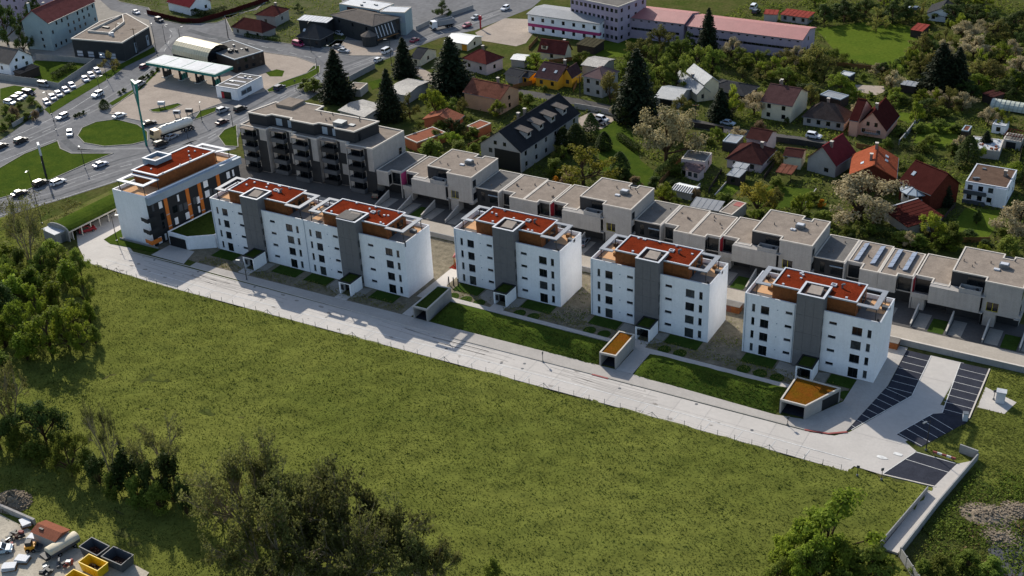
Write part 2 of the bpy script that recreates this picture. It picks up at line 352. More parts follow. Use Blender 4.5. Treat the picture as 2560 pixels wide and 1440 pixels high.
# ---------------------------------------------------------------- layout data (metres)
HOUSES = [
 ('detached_house', 'beige house with rusty brown tiled gable roof behind the dark spruces', 'gable', -174.7, 282.2, -4.7, 13.2, 10.1, 4.65, 2.6, 'a', 'rust', 'peach', 0, 1, 1, {'lit': 1}),
 ('bungalow', 'terracotta bungalow with a broad low gable roof', 'gable', -178.9, 263.1, 8.4, 10.2, 5.9, 2.75, 1.6, 'b', 'terracotta', 'terrawall', 1, 1, 0, {}),
 ('annex', 'flat terracotta annex in front of the terracotta bungalow', 'flat', -176.6, 250.3, -18.8, 5.9, 9.9, 2.8, 0, 'a', 'terracotta', 'terrawall', 0, 0, 0, {}),
 ('annex', 'small terracotta garage right of the terracotta bungalow', 'flat', -167.3, 262.9, -11.6, 4.1, 5.4, 2.6, 0, 'a', 'terracotta', 'terrawall', 0, 0, 0, {}),
 ('detached_house', 'pale pink house with red hipped roof near the spruces', 'hip', -193.5, 308.5, -11.4, 10.5, 8.3, 3.65, 2.6, 'a', 'redtile', 'pinkwall', 2, 1, 1, {}),
 ('detached_house', 'yellow house with dark mauve roof and skylights', 'gable', -167.0, 306.7, -3.0, 8.3, 11.4, 3.0, 3.0, 'a', 'mauve', 'yellow', 2, 1, 1, {'sky': 2, 'lit': 1}),
 ('house_wing', 'yellow gabled wing joined to the right of the yellow house', 'gable', -162.1, 307.7, -0.9, 3.5, 6.3, 2.95, 2.6, 'b', 'mauve', 'yellow', 1, 0, 0, {}),
 ('garden_shed', 'little yellow garage with slate roof left of the yellow house', 'gable', -174.3, 304.4, -10.9, 3.5, 5.8, 2.4, 0.8, 'a', 'slate', 'yellow', 1, 0, 0, {}),
 ('detached_house', 'cream gabled house with deep red roof and dormer below the striped hall', 'gable', -177.8, 326.5, 2.0, 9.7, 5.8, 2.4, 3.4, 'a', 'redtile', 'cream', 1, 0, 1, {'dorm': 1}),
 ('detached_house', 'two-storey greyish white house with dusty mauve hip roof', 'hip', -151.1, 304.8, -7.6, 7.3, 8.8, 5.65, 2.0, 'a', 'dustymauve', 'greywhite', 2, 2, 0, {}),
 ('outbuilding', 'grey corrugated roof outbuilding behind the mauve hip roof house', 'gable', -159.1, 319.3, -1.8, 7.2, 9.0, 3.5, 0.9, 'a', 'corrugated', 'greywhite', 0, 0, 0, {}),
 ('garage', 'pale grey garage with metal gable roof and dark door', 'gable', -128.7, 306.3, -0.3, 7.6, 10.7, 2.45, 1.5, 'a', 'metalgrey', 'greywhite', 0, 0, 0, {'door': 1}),
 ('detached_house', 'white house with blue grey metal roof beside the garage', 'gable', -126.7, 314.4, -40.8, 15.4, 4.5, 2.5, 2.0, 'a', 'metalgrey', 'cream', 0, 1, 1, {}),
 ('detached_house', 'rear blue grey metal roofed house half hidden by trees', 'gable', -123.7, 315.4, -43.4, 12.7, 5.2, 5.0, 2.0, 'a', 'metalgrey', 'cream', 0, 0, 0, {}),
 ('detached_house', 'dark brown house with low dark grey hip roof', 'hip', -115.4, 317.5, -7.2, 12.4, 9.1, 2.4, 1.6, 'a', 'slate', 'darkbrown', 1, 1, 0, {}),
 ('apartment_house', 'large grey house with long dark slate gable roof and dormers', 'gable', -149.1, 259.4, -2.4, 12.9, 30.1, 5.75, 4.6, 'b', 'darkslate', 'greywhite', 2, 6, 2, {'dorms': 4, 'sky': 1, 'gablewin': 2, 'bigdoor': 1}),
 ('detached_house', 'brown tiled hip roof house with a chimney beside the small flat roofed house', 'hip', -93.8, 273.9, -0.3, 9.7, 10.7, 2.4, 3.0, 'a', 'browntile', 'pinkwall', 2, 1, 1, {}),
 ('house_wing', 'brown tiled rear wing behind the brown hip roof house', 'gable', -94.5, 283.3, -2.0, 5.9, 7.6, 4.0, 1.6, 'a', 'browntile', 'pinkwall', 0, 0, 0, {}),
 ('detached_house', 'small pale two-storey house with flat grey roof', 'flat', -105.3, 266.2, 5.8, 6.2, 6.0, 3.0, 0, 'a', 'flatgrey', 'pinkwall', 3, 1, 0, {'h2': 1}),
 ('lean_to', 'purple grey lean-to porch on the small flat roofed house', 'mono', -103.7, 259.8, -7.9, 5.5, 3.1, 2.4, 0.5, 'a', 'dustymauve', 'pinkwall', 3, 0, 0, {}),
 ('garden_shed', 'grey flat roofed shed with black walls behind the brown hip roof house', 'flat', -101.3, 280.9, 1.9, 3.8, 5.3, 2.8, 2.5, 'a', 'metalgrey', 'blackwall', 0, 0, 0, {}),
 ('canopy_roof', 'upper of two small grey canopies before the brown hip roof house', 'mono', -93.3, 265.4, -1.0, 3.7, 2.6, 2.7, 0.3, 'a', 'metalgrey', 'darkbrown', 0, 0, 0, {}),
 ('garden_shed', 'lower grey canopy shed at the edge of the small lawn', 'mono', -93.0, 261.6, -3.8, 3.5, 4.4, 2.4, 0.3, 'a', 'metalgrey', 'darkbrown', 1, 0, 0, {}),
 ('detached_house', 'plain white gabled house with one window and a crimson roof', 'gable', -75.0, 279.1, -11.8, 8.4, 10.2, 3.3, 4.2, 'b', 'crimson', 'greywhite', 0, 0, 1, {'onewin': 1}),
 ('outbuilding', 'small red brown roofed outbuilding left of the plain white gabled house', 'gable', -83.7, 277.4, 6.2, 4.8, 5.9, 3.3, 1.0, 'a', 'browntile', 'cream', 0, 0, 0, {}),
 ('canopy_roof', 'rust coloured garden canopy in front of the plain white gabled house', 'mono', -82.8, 268.8, 0.9, 4.1, 4.9, 2.3, 0.3, 'a', 'rust', 'darkbrown', 0, 0, 0, {}),
 ('greenhouse', 'striped white greenhouse roof beside the small pale house', 'gable', -101.1, 249.1, -4.8, 5.6, 4.4, 2.0, 0.5, 'a', 'whiteribs', 'greywhite', 0, 0, 0, {'ribs': 1}),
 ('outbuilding', 'long grey roofed shed behind the terraced row', 'mono', -92.3, 240.9, 2.7, 7.0, 4.5, 2.9, 0.5, 'a', 'slatelight', 'greywhite', 0, 0, 0, {}),
 ('garage', 'beige roofed garage with a red patch at the end of the grey shed', 'flat', -86.6, 242.2, -6.1, 3.4, 7.3, 2.9, 0, 'a', 'bitumen', 'greywhite', 0, 0, 0, {'redpatch': 1}),
 ('detached_house', 'red brick house with bright orange tiled gable roof', 'gable', -63.5, 275.4, 12.6, 10.9, 12.6, 4.05, 3.0, 'b', 'orangetile', 'brick', 2, 0, 2, {'sky': 3, 'wf': 'white', 'skew': 1}),
 ('house_wing', 'deep red steep roofed wing joined to the orange roofed house', 'gable', -49.2, 270.1, -28.3, 9.8, 10.1, 4.6, 4.0, 'a', 'deepred', 'brick', 0, 0, 0, {'sky': 1}),
 ('garage', 'garage with plain dark red roof and grey front wall', 'mono', -49.3, 256.2, -42.4, 9.8, 9.2, 2.4, 1.0, 'a', 'deepred', 'greywhite', 0, 0, 0, {'whiteverge': 1}),
 ('detached_house', 'white two-storey house with flat brown roof and balconies at the right edge', 'flat', -37.2, 278.9, -0.7, 9.2, 11.3, 5.05, 0, 'a', 'brownbitumen', 'white', 4, 2, 1, {'wf': 'dark', 'balc': 1}),
 ('detached_house', 'white gabled house with mauve tiled roof and long chimney shadow', 'gable', -97.4, 309.9, -2.9, 9.1, 13.0, 4.9, 3.0, 'a', 'mauvetile', 'cream', 2, 0, 2, {}),
 ('detached_house', 'house with grey brown hipped roof beside the white car', 'hip', -84.5, 307.3, -0.4, 11.8, 8.0, 2.5, 3.4, 'a', 'greybrown', 'greywhite', 4, 0, 1, {}),
 ('detached_house', 'salmon pink house with steep wine red roof and balcony', 'gable', -71.5, 308.4, -1.0, 8.4, 12.0, 2.4, 4.6, 'b', 'winered', 'salmon', 2, 0, 1, {'balcony': 1, 'wf': 'white'}),
 ('house_wing', 'wine red roofed rear wing of the salmon house with skylights', 'gable', -75.7, 306.9, -2.3, 2.4, 11.8, 4.4, 4.0, 'a', 'winered', 'salmon', 0, 0, 0, {}),
 ('garden_shed', 'brown shed with two stepped grey roof panels', 'flat', -87.2, 321.8, -15.2, 6.6, 4.4, 2.8, 2.5, 'a', 'metalgrey', 'darkbrown', 0, 0, 0, {}),
 ('garden_shed', 'small dark shed with a pale cluttered roof beside the lawn', 'flat', -89.4, 341.2, -9.0, 3.6, 3.6, 2.4, 2.5, 'a', 'whiteroof', 'blackwall', 0, 0, 0, {}),
 ('garden_shed', 'grey metal roofed shed between blossoming trees', 'mono', -71.0, 339.6, -2.6, 4.5, 3.3, 2.4, 0.3, 'a', 'metalgrey', 'darkbrown', 0, 0, 0, {}),
 ('garden_shed', 'dull brown roofed shed among the orchard trees', 'mono', -48.4, 340.5, -35.3, 4.1, 4.6, 2.4, 0.3, 'a', 'browntile', 'darkbrown', 0, 0, 0, {}),
 ('caravan', 'white boxy caravan under the blossoming tree', 'flat', -42.5, 319.8, -3.5, 3.4, 3.7, 2.4, 0, 'a', 'whiteroof', 'white', 1, 0, 0, {}),
 ('garden_shed', 'plain brown box shed beside the white rubble terrace', 'flat', -49.6, 312.7, -1.5, 1.8, 3.9, 2.4, 2.5, 'a', 'rust', 'darkbrown', 0, 0, 0, {}),
 ('greenhouse', 'long pale polytunnel at the right edge', 'barrel', -43.3, 336.5, -3.3, 9.2, 4.4, 0.4, 2.0, 'a', 'polytunnel', 'polytunnel', 0, 0, 0, {}),
 ('outbuilding', 'grey outbuilding topped by a dark slatted pergola', 'flat', -37.6, 311.3, -2.9, 4.5, 4.9, 2.4, 0, 'a', 'flatgrey', 'greywhite', 0, 0, 0, {'door': 1, 'slats': 1}),
 ('outbuilding', 'low outbuilding with a white cluttered roof terrace behind a conifer', 'flat', -43.1, 304.3, 3.6, 7.4, 8.0, 2.4, 0, 'a', 'whiteroof', 'greywhite', 0, 0, 0, {'clutter': 1}),
 ('apartment_building', 'pale blue grey apartment block with faded red roof and tall chimney', 'gable', -346.0, 278.5, 10.7, 11.5, 26.3, 9.7, 4.0, 'b', 'fadedred', 'bluegrey', 0, 0, 4, {'flats': 1}),
 ('detached_house', 'white gabled house with taupe roof behind the concrete panel fence', 'gable', -335.7, 247.9, -0.2, 8.8, 9.8, 3.75, 3.6, 'a', 'taupe', 'white', 1, 2, 0, {'gwin': 1}),
 ('lean_to', 'black roofed lean-to beside the white gabled house', 'mono', -325.2, 244.4, -11.7, 4.9, 7.0, 2.4, 0.6, 'a', 'darkslate', 'darkbrown', 0, 0, 0, {}),
 ('filling_station_shop', 'dark filling station shop with flat grey roof', 'flat', -271.0, 281.9, -16.1, 17.9, 10.9, 4.6, 0, 'a', 'flatgrey', 'darkbrown', 0, 4, 0, {'hv': 1}),
 ('car_wash', 'white flat roofed car wash with window sign beside the road', 'flat', -250.9, 261.2, 2.4, 8.1, 12.0, 3.7, 0, 'a', 'flatgrey', 'white', 0, 0, 0, {'wash': 1}),
 ('restaurant', 'dark restaurant with taupe roof and sloping glazed front', 'hip', -248.4, 323.2, -13.5, 21.9, 12.6, 6.5, 1.4, 'a', 'taupe', 'blackwall', 3, 6, 0, {'slits': 1}),
 ('shop_building', 'grey blue shop wing with white roof and framed sign', 'flat', -240.6, 330.0, 13.7, 9.0, 6.5, 7.85, 0, 'a', 'whiteroof', 'bluegrey', 0, 0, 0, {'sign': 1}),
 ('shop_building', 'grey shop building with dark red upper front at the top edge', 'flat', -253.7, 331.3, -3.5, 17.6, 8.3, 8.0, 0, 'a', 'whiteroof', 'bluegrey', 0, 1, 0, {'redband': 1}),
 ('detached_house', 'dark walled house with slate hip roof by the street', 'hip', -259.0, 308.8, 2.9, 9.5, 8.7, 3.05, 3.6, 'a', 'slate', 'blackwall', 3, 1, 0, {'sky': 1}),
 ('outbuilding', 'pale roofed outbuilding behind the dark walled slate house', 'mono', -265.4, 317.5, 4.6, 12.1, 4.7, 5.0, 0.4, 'a', 'whiteroof', 'blackwall', 0, 0, 0, {}),
 ('detached_house', 'low white house with red brown hip roof at the street corner', 'hip', -285.7, 308.6, -3.7, 14.9, 7.1, 2.4, 3.0, 'a', 'redbrown', 'greywhite', 3, 0, 0, {}),
 ('house_wing', 'rear wing with dull red roof behind the street corner house', 'hip', -288.2, 321.8, 6.9, 8.5, 9.7, 3.8, 2.2, 'a', 'redbrown', 'greywhite', 1, 1, 1, {}),
 ('detached_house', 'white house with crimson roof behind the maroon fence', 'gable', -328.1, 322.3, -9.9, 13.9, 10.0, 3.15, 3.4, 'a', 'crimson', 'white', 0, 2, 0, {}),
 ('commercial_hall', 'white two-storey hall with magenta stripe and grey roof', 'gable', -184.9, 351.5, -1.7, 27.8, 12.1, 6.4, 0.9, 'a', 'slatelight', 'white', 7, 2, 0, {'stripe': 1, 's': 2}),
 ('production_hall', 'left pale mauve hall with pink metal roof', 'gable', -156.9, 360.8, 0.8, 22.1, 13.9, 6.8, 1.6, 'a', 'pinkmetal', 'mauvewall', 8, 0, 0, {'ribbon': 1}),
 ('production_hall', 'right pale mauve hall with pink metal roof and gable end', 'gable', -126.3, 361.3, 0.0, 38.3, 13.9, 6.2, 1.6, 'a', 'pinkmetal', 'mauvewall', 14, 1, 0, {'ribbon': 1}),
 ('office_block', 'pale mauve office block with rows of windows at the top edge', 'flat', -174.0, 356.9, -12.8, 20.0, 14.7, 12.0, 0, 'a', 'flatgrey', 'mauvewall', 11, 4, 0, {'s': 4}),
 ('outbuilding', 'row of sheds with orange red roof behind the pink hall', 'mono', -121.0, 391.9, -3.5, 10.1, 6.3, 2.4, 0.3, 'a', 'redorange', 'greywhite', 3, 0, 0, {}),
 ('garden_shed', 'little shed with faded red roof beside the parked vans', 'mono', -129.0, 388.8, 10.9, 4.6, 4.6, 2.8, 0.3, 'a', 'redorange', 'greywhite', 0, 0, 0, {}),
 ('detached_house', 'white bungalow with dark grey gable roof at the top right', 'gable', -78.3, 412.9, 3.0, 9.5, 10.8, 2.4, 2.2, 'b', 'slate', 'white', 2, 0, 0, {}),
 ('garden_shed', 'lone little shed with red roof on the bright lawn', 'mono', -80.7, 391.5, -7.7, 4.1, 6.3, 2.4, 0.5, 'a', 'redorange', 'darkbrown', 0, 0, 0, {}),
 ('detached_house', 'small house with slate roof and rounded cream gable by the spruce', 'gable', -215.1, 307.7, 1.2, 3.9, 9.9, 2.4, 2.0, 'a', 'slate', 'cream', 1, 1, 0, {}),
 ('workshop', 'cream workshop with pale metal roof and orange door', 'gable', -211.4, 325.9, -2.0, 9.3, 9.2, 2.4, 1.2, 'a', 'palemetal', 'cream', 0, 1, 0, {'odoor': 1}),
 ('garage', 'grey flat roofed block garage between the spruces', 'flat', -217.2, 275.0, 11.4, 4.6, 5.4, 2.4, 2.5, 'a', 'bitumen', 'greywhite', 0, 0, 0, {}),
 ('outbuilding', 'low corrugated grey shed behind the balcony block', 'gable', -203.0, 258.8, -8.2, 10.4, 10.0, 3.2, 0.7, 'a', 'corrugated', 'greywhite', 0, 0, 0, {}),
 ('outbuilding', 'grey patched metal shed beside the row of spruces', 'gable', -201.7, 278.9, 2.3, 7.6, 12.8, 3.0, 0.7, 'a', 'corrugated', 'greywhite', 0, 0, 0, {}),
 ('carport', 'dark tiled carport between the pale pink and yellow houses', 'gable', -178.1, 303.2, -8.0, 5.7, 6.1, 2.8, 1.0, 'a', 'slate', 'greywhite', 0, 0, 0, {}),
 ('lean_to', 'olive roofed lean-to below the white striped hall', 'mono', -170.7, 337.2, -5.4, 7.1, 6.6, 2.6, 0.6, 'a', 'olive', 'darkbrown', 0, 0, 0, {}),
 ('outbuilding', 'pale grey roofed shed right of the pale pink house', 'gable', -184.5, 316.4, 6.6, 4.9, 5.6, 2.6, 0.6, 'a', 'palemetal', 'greywhite', 0, 0, 0, {}),
 ('apartment_building', 'pale pinkish apartment block at the top left corner', 'flat', -380.5, 289.4, 5.5, 17.9, 16.3, 14.0, 0, 'a', 'flatgrey', 'mauvewall', 5, 3, 0, {'s': 5}),
]
TREES = [
 ('spruce', -219.3, 268.0, 15.3, 5.3, None),
 ('spruce', -195.7, 261.0, 14.7, 3.8, None),
 ('spruce', -212.7, 293.4, 12.1, 3.8, None),
 ('spruce', -192.5, 288.7, 16.0, 6.0, None),
 ('spruce', -132.4, 288.8, 20.0, 6.2, None),
 ('spruce', -133.4, 343.1, 16.1, 3.8, None),
 ('spruce', -63.3, 342.0, 14.3, 5.4, None),
 ('spruce', -59.1, 342.7, 13.4, 4.5, None),
 ('spruce', -43.4, 305.7, 5.1, 2.0, None),
 ('spruce', -45.1, 269.4, 6.1, 1.8, None),
 ('spruce', -111.7, 298.6, 8.8, 3.3, None),
 ('cypress', -137.3, 271.0, 7.5, 2.1, None),
 ('cypress', -141.3, 262.6, 6.1, 2.1, None),
 ('cypress', -137.3, 262.1, 7.8, 2.6, None),
 ('cypress', -45.3, 293.0, 8.3, 2.5, None),
 ('cypress', -131.2, 266.3, 5.1, 1.8, None),
 ('cypress', -120.8, 254.1, 6.0, 2.3, None),
 ('leafy', -148.9, 318.7, 8.1, 3.1, 'mid'),
 ('leafy', -143.7, 327.6, 8.3, 3.8, 'mid'),
 ('leafy', -138.5, 333.7, 9.2, 3.8, 'mid'),
 ('leafy', -136.7, 317.6, 8.8, 3.5, 'mid'),
 ('leafy', -140.4, 312.3, 8.8, 3.0, 'mid'),
 ('leafy', -132.1, 315.9, 8.8, 3.3, 'mid'),
 ('leafy', -130.3, 326.7, 10.2, 3.7, 'mid'),
 ('leafy', -126.6, 330.2, 8.7, 3.1, 'mid'),
 ('leafy', -121.6, 340.1, 6.5, 3.2, 'mid'),
 ('leafy', -115.9, 338.6, 6.9, 3.6, 'mid'),
 ('leafy', -95.4, 351.2, 6.2, 3.1, 'mid'),
 ('leafy', -109.8, 335.4, 6.8, 3.4, 'lime'),
 ('leafy', -65.6, 330.7, 4.7, 2.4, 'lime'),
 ('leafy', -72.1, 330.2, 4.4, 2.2, 'lime'),
 ('leafy', -109.4, 301.6, 8.9, 2.9, 'lime'),
 ('leafy', -178.5, 315.2, 5.4, 3.1, 'lime'),
 ('leafy', -184.5, 267.6, 8.9, 3.4, 'lime'),
 ('leafy', -106.3, 283.3, 4.2, 2.0, 'lime'),
 ('leafy', -77.7, 277.8, 2.7, 2.0, 'lime'),
 ('leafy', -43.2, 249.5, 7.1, 2.8, 'lime'),
 ('leafy', -79.9, 241.0, 4.1, 2.4, 'lime'),
 ('leafy', -169.2, 251.9, 4.4, 2.7, 'lime'),
 ('leafy', -82.5, 327.4, 3.0, 1.7, 'lime'),
 ('olive', -149.1, 342.8, 9.4, 4.4, None),
 ('olive', -150.9, 331.7, 8.3, 3.8, None),
 ('olive', -99.2, 340.0, 10.4, 3.7, None),
 ('olive', -95.0, 338.1, 8.1, 3.6, None),
 ('olive', -108.9, 343.5, 6.6, 3.6, None),
 ('olive', -94.2, 390.4, 7.9, 3.8, None),
 ('olive', -74.2, 366.0, 9.3, 4.0, None),
 ('olive', -58.2, 396.4, 5.9, 4.4, None),
 ('olive', -52.3, 354.6, 7.4, 4.2, None),
 ('olive', -71.9, 356.5, 6.4, 3.7, None),
 ('olive', -303.9, 260.3, 6.4, 3.0, None),
 ('olive', -144.6, 297.6, 9.6, 3.3, None),
 ('olive', -191.3, 264.6, 7.2, 3.4, None),
 ('olive', -66.1, 356.0, 8.5, 4.1, None),
 ('olive', -55.3, 353.3, 7.2, 3.4, None),
 ('leafy', -111.5, 390.8, 7.3, 3.4, 'dark'),
 ('leafy', -106.4, 396.2, 7.4, 4.2, 'dark'),
 ('leafy', -101.0, 400.7, 7.4, 4.1, 'dark'),
 ('leafy', -91.5, 399.8, 8.0, 4.7, 'dark'),
 ('leafy', -88.3, 404.9, 7.7, 3.4, 'dark'),
 ('leafy', -61.1, 405.3, 5.6, 4.0, 'dark'),
 ('leafy', -54.7, 403.5, 7.4, 4.1, 'dark'),
 ('leafy', -43.8, 349.4, 6.7, 3.5, 'dark'),
 ('leafy', -46.1, 344.9, 5.5, 2.9, 'dark'),
 ('leafy', -359.5, 265.3, 16.4, 5.8, 'dark'),
 ('leafy', -345.5, 260.5, 10.1, 3.4, 'dark'),
 ('leafy', -359.8, 278.2, 12.9, 4.4, 'dark'),
 ('leafy', -234.6, 348.7, 6.0, 3.2, 'dark'),
 ('leafy', -288.8, 336.2, 2.8, 1.7, 'dark'),
 ('leafy', -77.0, 358.2, 4.2, 2.5, 'dark'),
 ('leafy', -67.0, 409.8, 6.6, 3.9, 'dark'),
 ('leafy', -74.0, 407.0, 6.7, 3.9, 'dark'),
 ('leafy', -48.7, 386.8, 6.3, 3.0, 'dark'),
 ('leafy', -54.7, 339.5, 5.9, 2.8, 'dark'),
 ('leafy', -70.6, 365.6, 7.4, 3.6, 'dark'),
 ('leafy', -74.7, 416.1, 6.8, 4.0, 'dark'),
 ('blossom', -126.1, 345.4, 7.5, 3.5, None),
 ('blossom', -107.2, 349.4, 5.9, 3.0, None),
 ('blossom', -66.5, 389.9, 6.8, 4.5, None),
 ('blossom', -60.9, 375.7, 7.1, 4.7, None),
 ('blossom', -50.6, 376.0, 7.0, 3.7, None),
 ('blossom', -45.5, 362.9, 6.4, 3.4, None),
 ('blossom', -74.8, 337.0, 6.7, 2.6, None),
 ('blossom', -54.3, 330.4, 5.5, 3.4, None),
 ('blossom', -46.1, 323.2, 5.0, 2.5, None),
 ('blossom', -60.3, 253.6, 11.4, 6.8, None),
 ('blossom', -27.3, 260.2, 8.0, 4.4, None),
 ('blossom', -104.3, 305.1, 6.8, 3.2, None),
 ('blossom', -82.6, 349.0, 3.9, 1.6, None),
 ('blossom', -68.8, 370.3, 6.3, 3.0, None),
 ('blossom', -113.4, 265.7, 15.4, 7.4, 'cream'),
 ('olive', -126.2, 244.5, 10.6, 8.1, 'gold'),
 ('olive', -82.2, 246.8, 8.3, 3.6, 'gold'),
 ('bare', -222.0, 155.5, 15.1, 4.3, None),
 ('bare', -172.5, 108.5, 14.2, 4.3, None),
 ('bare', -143.5, 105.1, 16.0, 3.0, None),
 ('bare', -135.5, 108.0, 12.0, 4.2, None),
 ('bare', -113.2, 105.9, 16.1, 7.1, 'dense'),
 ('bare', -102.1, 104.4, 18.3, 7.9, 'dense'),
 ('bare', -92.2, 105.1, 18.4, 7.7, 'dense'),
 ('bare', -101.8, 97.8, 16.9, 7.1, 'dense'),
 ('bare', -85.9, 106.5, 14.7, 5.3, 'dense'),
 ('bare', -91.6, 98.9, 14.2, 6.1, 'dense'),
 ('bare', -119.8, 105.8, 9.2, 3.5, 'dense'),
 ('bare', -81.5, 107.8, 10.6, 3.5, 'dense'),
 ('leafy', -212.1, 150.8, 7.0, 2.6, 'mid'),
 ('leafy', -209.1, 153.3, 7.5, 2.6, 'mid'),
 ('leafy', -205.0, 155.2, 7.0, 2.1, 'mid'),
 ('leafy', -211.6, 145.1, 6.2, 2.8, 'mid'),
 ('leafy', -193.6, 146.1, 7.3, 2.0, 'mid'),
 ('leafy', -218.8, 146.6, 6.0, 2.0, 'mid'),
 ('leafy', -193.5, 129.3, 9.8, 3.4, 'lime'),
 ('leafy', -185.3, 129.1, 10.1, 4.0, 'lime'),
 ('leafy', -184.2, 132.5, 9.1, 3.0, 'lime'),
 ('leafy', -180.5, 132.6, 6.8, 2.2, 'lime'),
 ('leafy', -198.2, 137.5, 8.1, 2.9, 'lime'),
 ('leafy', -161.8, 107.1, 10.0, 4.1, 'dark'),
 ('leafy', -168.4, 102.5, 11.0, 3.3, 'dark'),
 ('leafy', -151.1, 103.1, 8.9, 2.8, 'mid'),
 ('shrub', -139.4, 105.2, 8.6, 3.1, 'dark'),
 ('shrub', -130.3, 106.0, 10.3, 2.7, 'dark'),
 ('shrub', -126.0, 104.2, 8.1, 1.6, 'dark'),
 ('shrub', -133.9, 104.7, 8.2, 2.3, 'dark'),
 ('shrub', -145.2, 103.7, 5.9, 2.0, 'dark'),
 ('shrub', -204.4, 134.4, 9.5, 3.1, 'dark'),
 ('leafy', -33.0, 139.9, 11.8, 5.1, 'lime'),
 ('leafy', -36.8, 136.0, 8.6, 2.8, 'lime'),
 ('leafy', -29.6, 137.4, 7.0, 3.3, 'lime'),
 ('leafy', -33.8, 133.3, 9.4, 3.0, 'lime'),
 ('leafy', -25.8, 137.5, 7.5, 3.9, 'mid'),
 ('leafy', -31.7, 132.6, 8.2, 3.4, 'mid'),
 ('leafy', -37.5, 131.4, 5.3, 2.0, 'mid'),
 ('shrub', -74.8, 114.0, 4.5, 1.5, 'mid'),
 ('shrub', -17.2, 143.8, 4.7, 2.4, 'mid'),
 ('shrub', -14.2, 148.1, 3.1, 2.0, 'mid'),
 ('shrub', -11.1, 147.9, 3.4, 2.3, 'mid'),
 ('shrub', -19.9, 143.3, 3.1, 1.7, 'mid'),
 ('shrub', -174.4, 252.0, 3.8, 2.5, 'mid'),
 ('shrub', -166.7, 258.5, 3.5, 2.3, 'mid'),
 ('shrub', -170.5, 244.2, 5.1, 3.3, 'mid'),
 ('shrub', -163.3, 246.9, 4.7, 3.2, 'mid'),
 ('shrub', -161.0, 255.9, 2.9, 2.1, 'mid'),
 ('shrub', -135.4, 247.5, 4.4, 3.0, 'mid'),
 ('shrub', -109.3, 281.1, 3.4, 2.2, 'mid'),
 ('shrub', -229.8, 270.0, 4.8, 3.2, 'mid'),
 ('shrub', -233.6, 271.0, 3.8, 2.4, 'mid'),
 ('shrub', -38.8, 248.5, 6.3, 2.7, 'mid'),
 ('shrub', -27.5, 249.7, 4.6, 2.6, 'mid'),
 ('shrub', -106.8, 259.2, 3.3, 2.5, 'mid'),
 ('shrub', -73.0, 238.7, 3.5, 2.2, 'mid'),
 ('shrub', -80.2, 235.3, 3.0, 1.8, 'mid'),
 ('shrub', -49.2, 245.7, 3.0, 2.6, 'mid'),
 ('shrub', -45.6, 245.2, 3.4, 2.6, 'mid'),
 ('shrub', -56.4, 246.5, 3.0, 2.2, 'mid'),
 ('shrub', -59.8, 242.8, 3.0, 2.2, 'mid'),
 ('shrub', -66.0, 297.0, 2.8, 2.1, 'mid'),
 ('shrub', -64.8, 306.3, 2.5, 2.1, 'mid'),
 ('shrub', -60.8, 311.1, 2.8, 2.4, 'mid'),
 ('shrub', -56.2, 313.2, 3.4, 2.6, 'mid'),
 ('shrub', -58.8, 324.5, 2.9, 2.7, 'mid'),
 ('shrub', -52.5, 314.8, 2.3, 2.1, 'mid'),
 ('shrub', -56.2, 304.3, 2.8, 2.1, 'mid'),
 ('shrub', -50.2, 299.9, 3.3, 2.3, 'mid'),
 ('shrub', -165.6, 287.1, 3.3, 2.1, 'mid'),
 ('shrub', -169.7, 289.5, 2.5, 1.7, 'mid'),
 ('shrub', -161.2, 319.3, 2.6, 1.8, 'mid'),
 ('shrub', -177.7, 259.2, 3.5, 2.2, 'mid'),
 ('shrub', -72.6, 257.2, 3.1, 2.1, 'mid'),
 ('shrub', -71.0, 246.3, 3.0, 2.0, 'mid'),
 ('shrub', -66.9, 248.2, 3.5, 2.3, 'mid'),
 ('shrub', -83.1, 262.2, 3.2, 1.9, 'mid'),
 ('shrub', -60.5, 285.6, 2.7, 1.5, 'mid'),
 ('shrub', -100.4, 241.9, 3.1, 1.4, 'mid'),
 ('shrub', -103.0, 241.9, 4.5, 1.9, 'brown'),
 ('shrub', -113.7, 248.2, 3.2, 2.0, 'brown'),
 ('shrub', -129.3, 242.3, 3.2, 2.2, 'brown'),
 ('shrub', -98.7, 294.3, 3.4, 2.1, 'brown'),
 ('shrub', -97.9, 248.0, 3.2, 1.4, 'brown'),
 ('shrub', -70.1, 256.7, 2.0, 1.0, 'orange'),
 ('shrub', -133.1, 243.2, 1.7, 1.0, 'orange'),
 ('shrub', -118.3, 251.3, 3.3, 2.0, 'dark'),
 ('shrub', -109.3, 250.2, 3.2, 2.0, 'dark'),
 ('shrub', -109.1, 242.8, 3.2, 1.7, 'dark'),
 ('shrub', -36.5, 253.7, 2.5, 1.8, 'dark'),
 ('shrub', -31.9, 247.6, 3.9, 2.1, 'dark'),
 ('shrub', -36.6, 262.4, 4.0, 1.1, 'dark'),
 ('shrub', -32.7, 287.9, 3.1, 1.9, 'dark'),
 ('shrub', -288.1, 257.9, 1.3, 0.9, 'dark'),
 ('shrub', -288.1, 259.9, 1.3, 0.9, 'dark'),
 ('shrub', -288.8, 262.6, 1.4, 0.9, 'dark'),
 ('shrub', -289.7, 266.0, 1.4, 0.9, 'dark'),
 ('shrub', -287.7, 256.4, 1.3, 0.9, 'dark'),
 ('shrub', -284.8, 244.7, 1.3, 0.9, 'dark'),
 ('shrub', -285.2, 247.0, 1.3, 0.9, 'dark'),
 ('shrub', -282.3, 224.7, 1.3, 0.8, 'dark'),
 ('shrub', -282.2, 226.2, 1.3, 0.8, 'dark'),
 ('shrub', -282.0, 227.8, 1.3, 0.8, 'dark'),
 ('cypress', -279.8, 233.7, 3.0, 1.3, None),
 ('shrub', -208.3, 139.9, 6.8, 3.4, 'lime'),
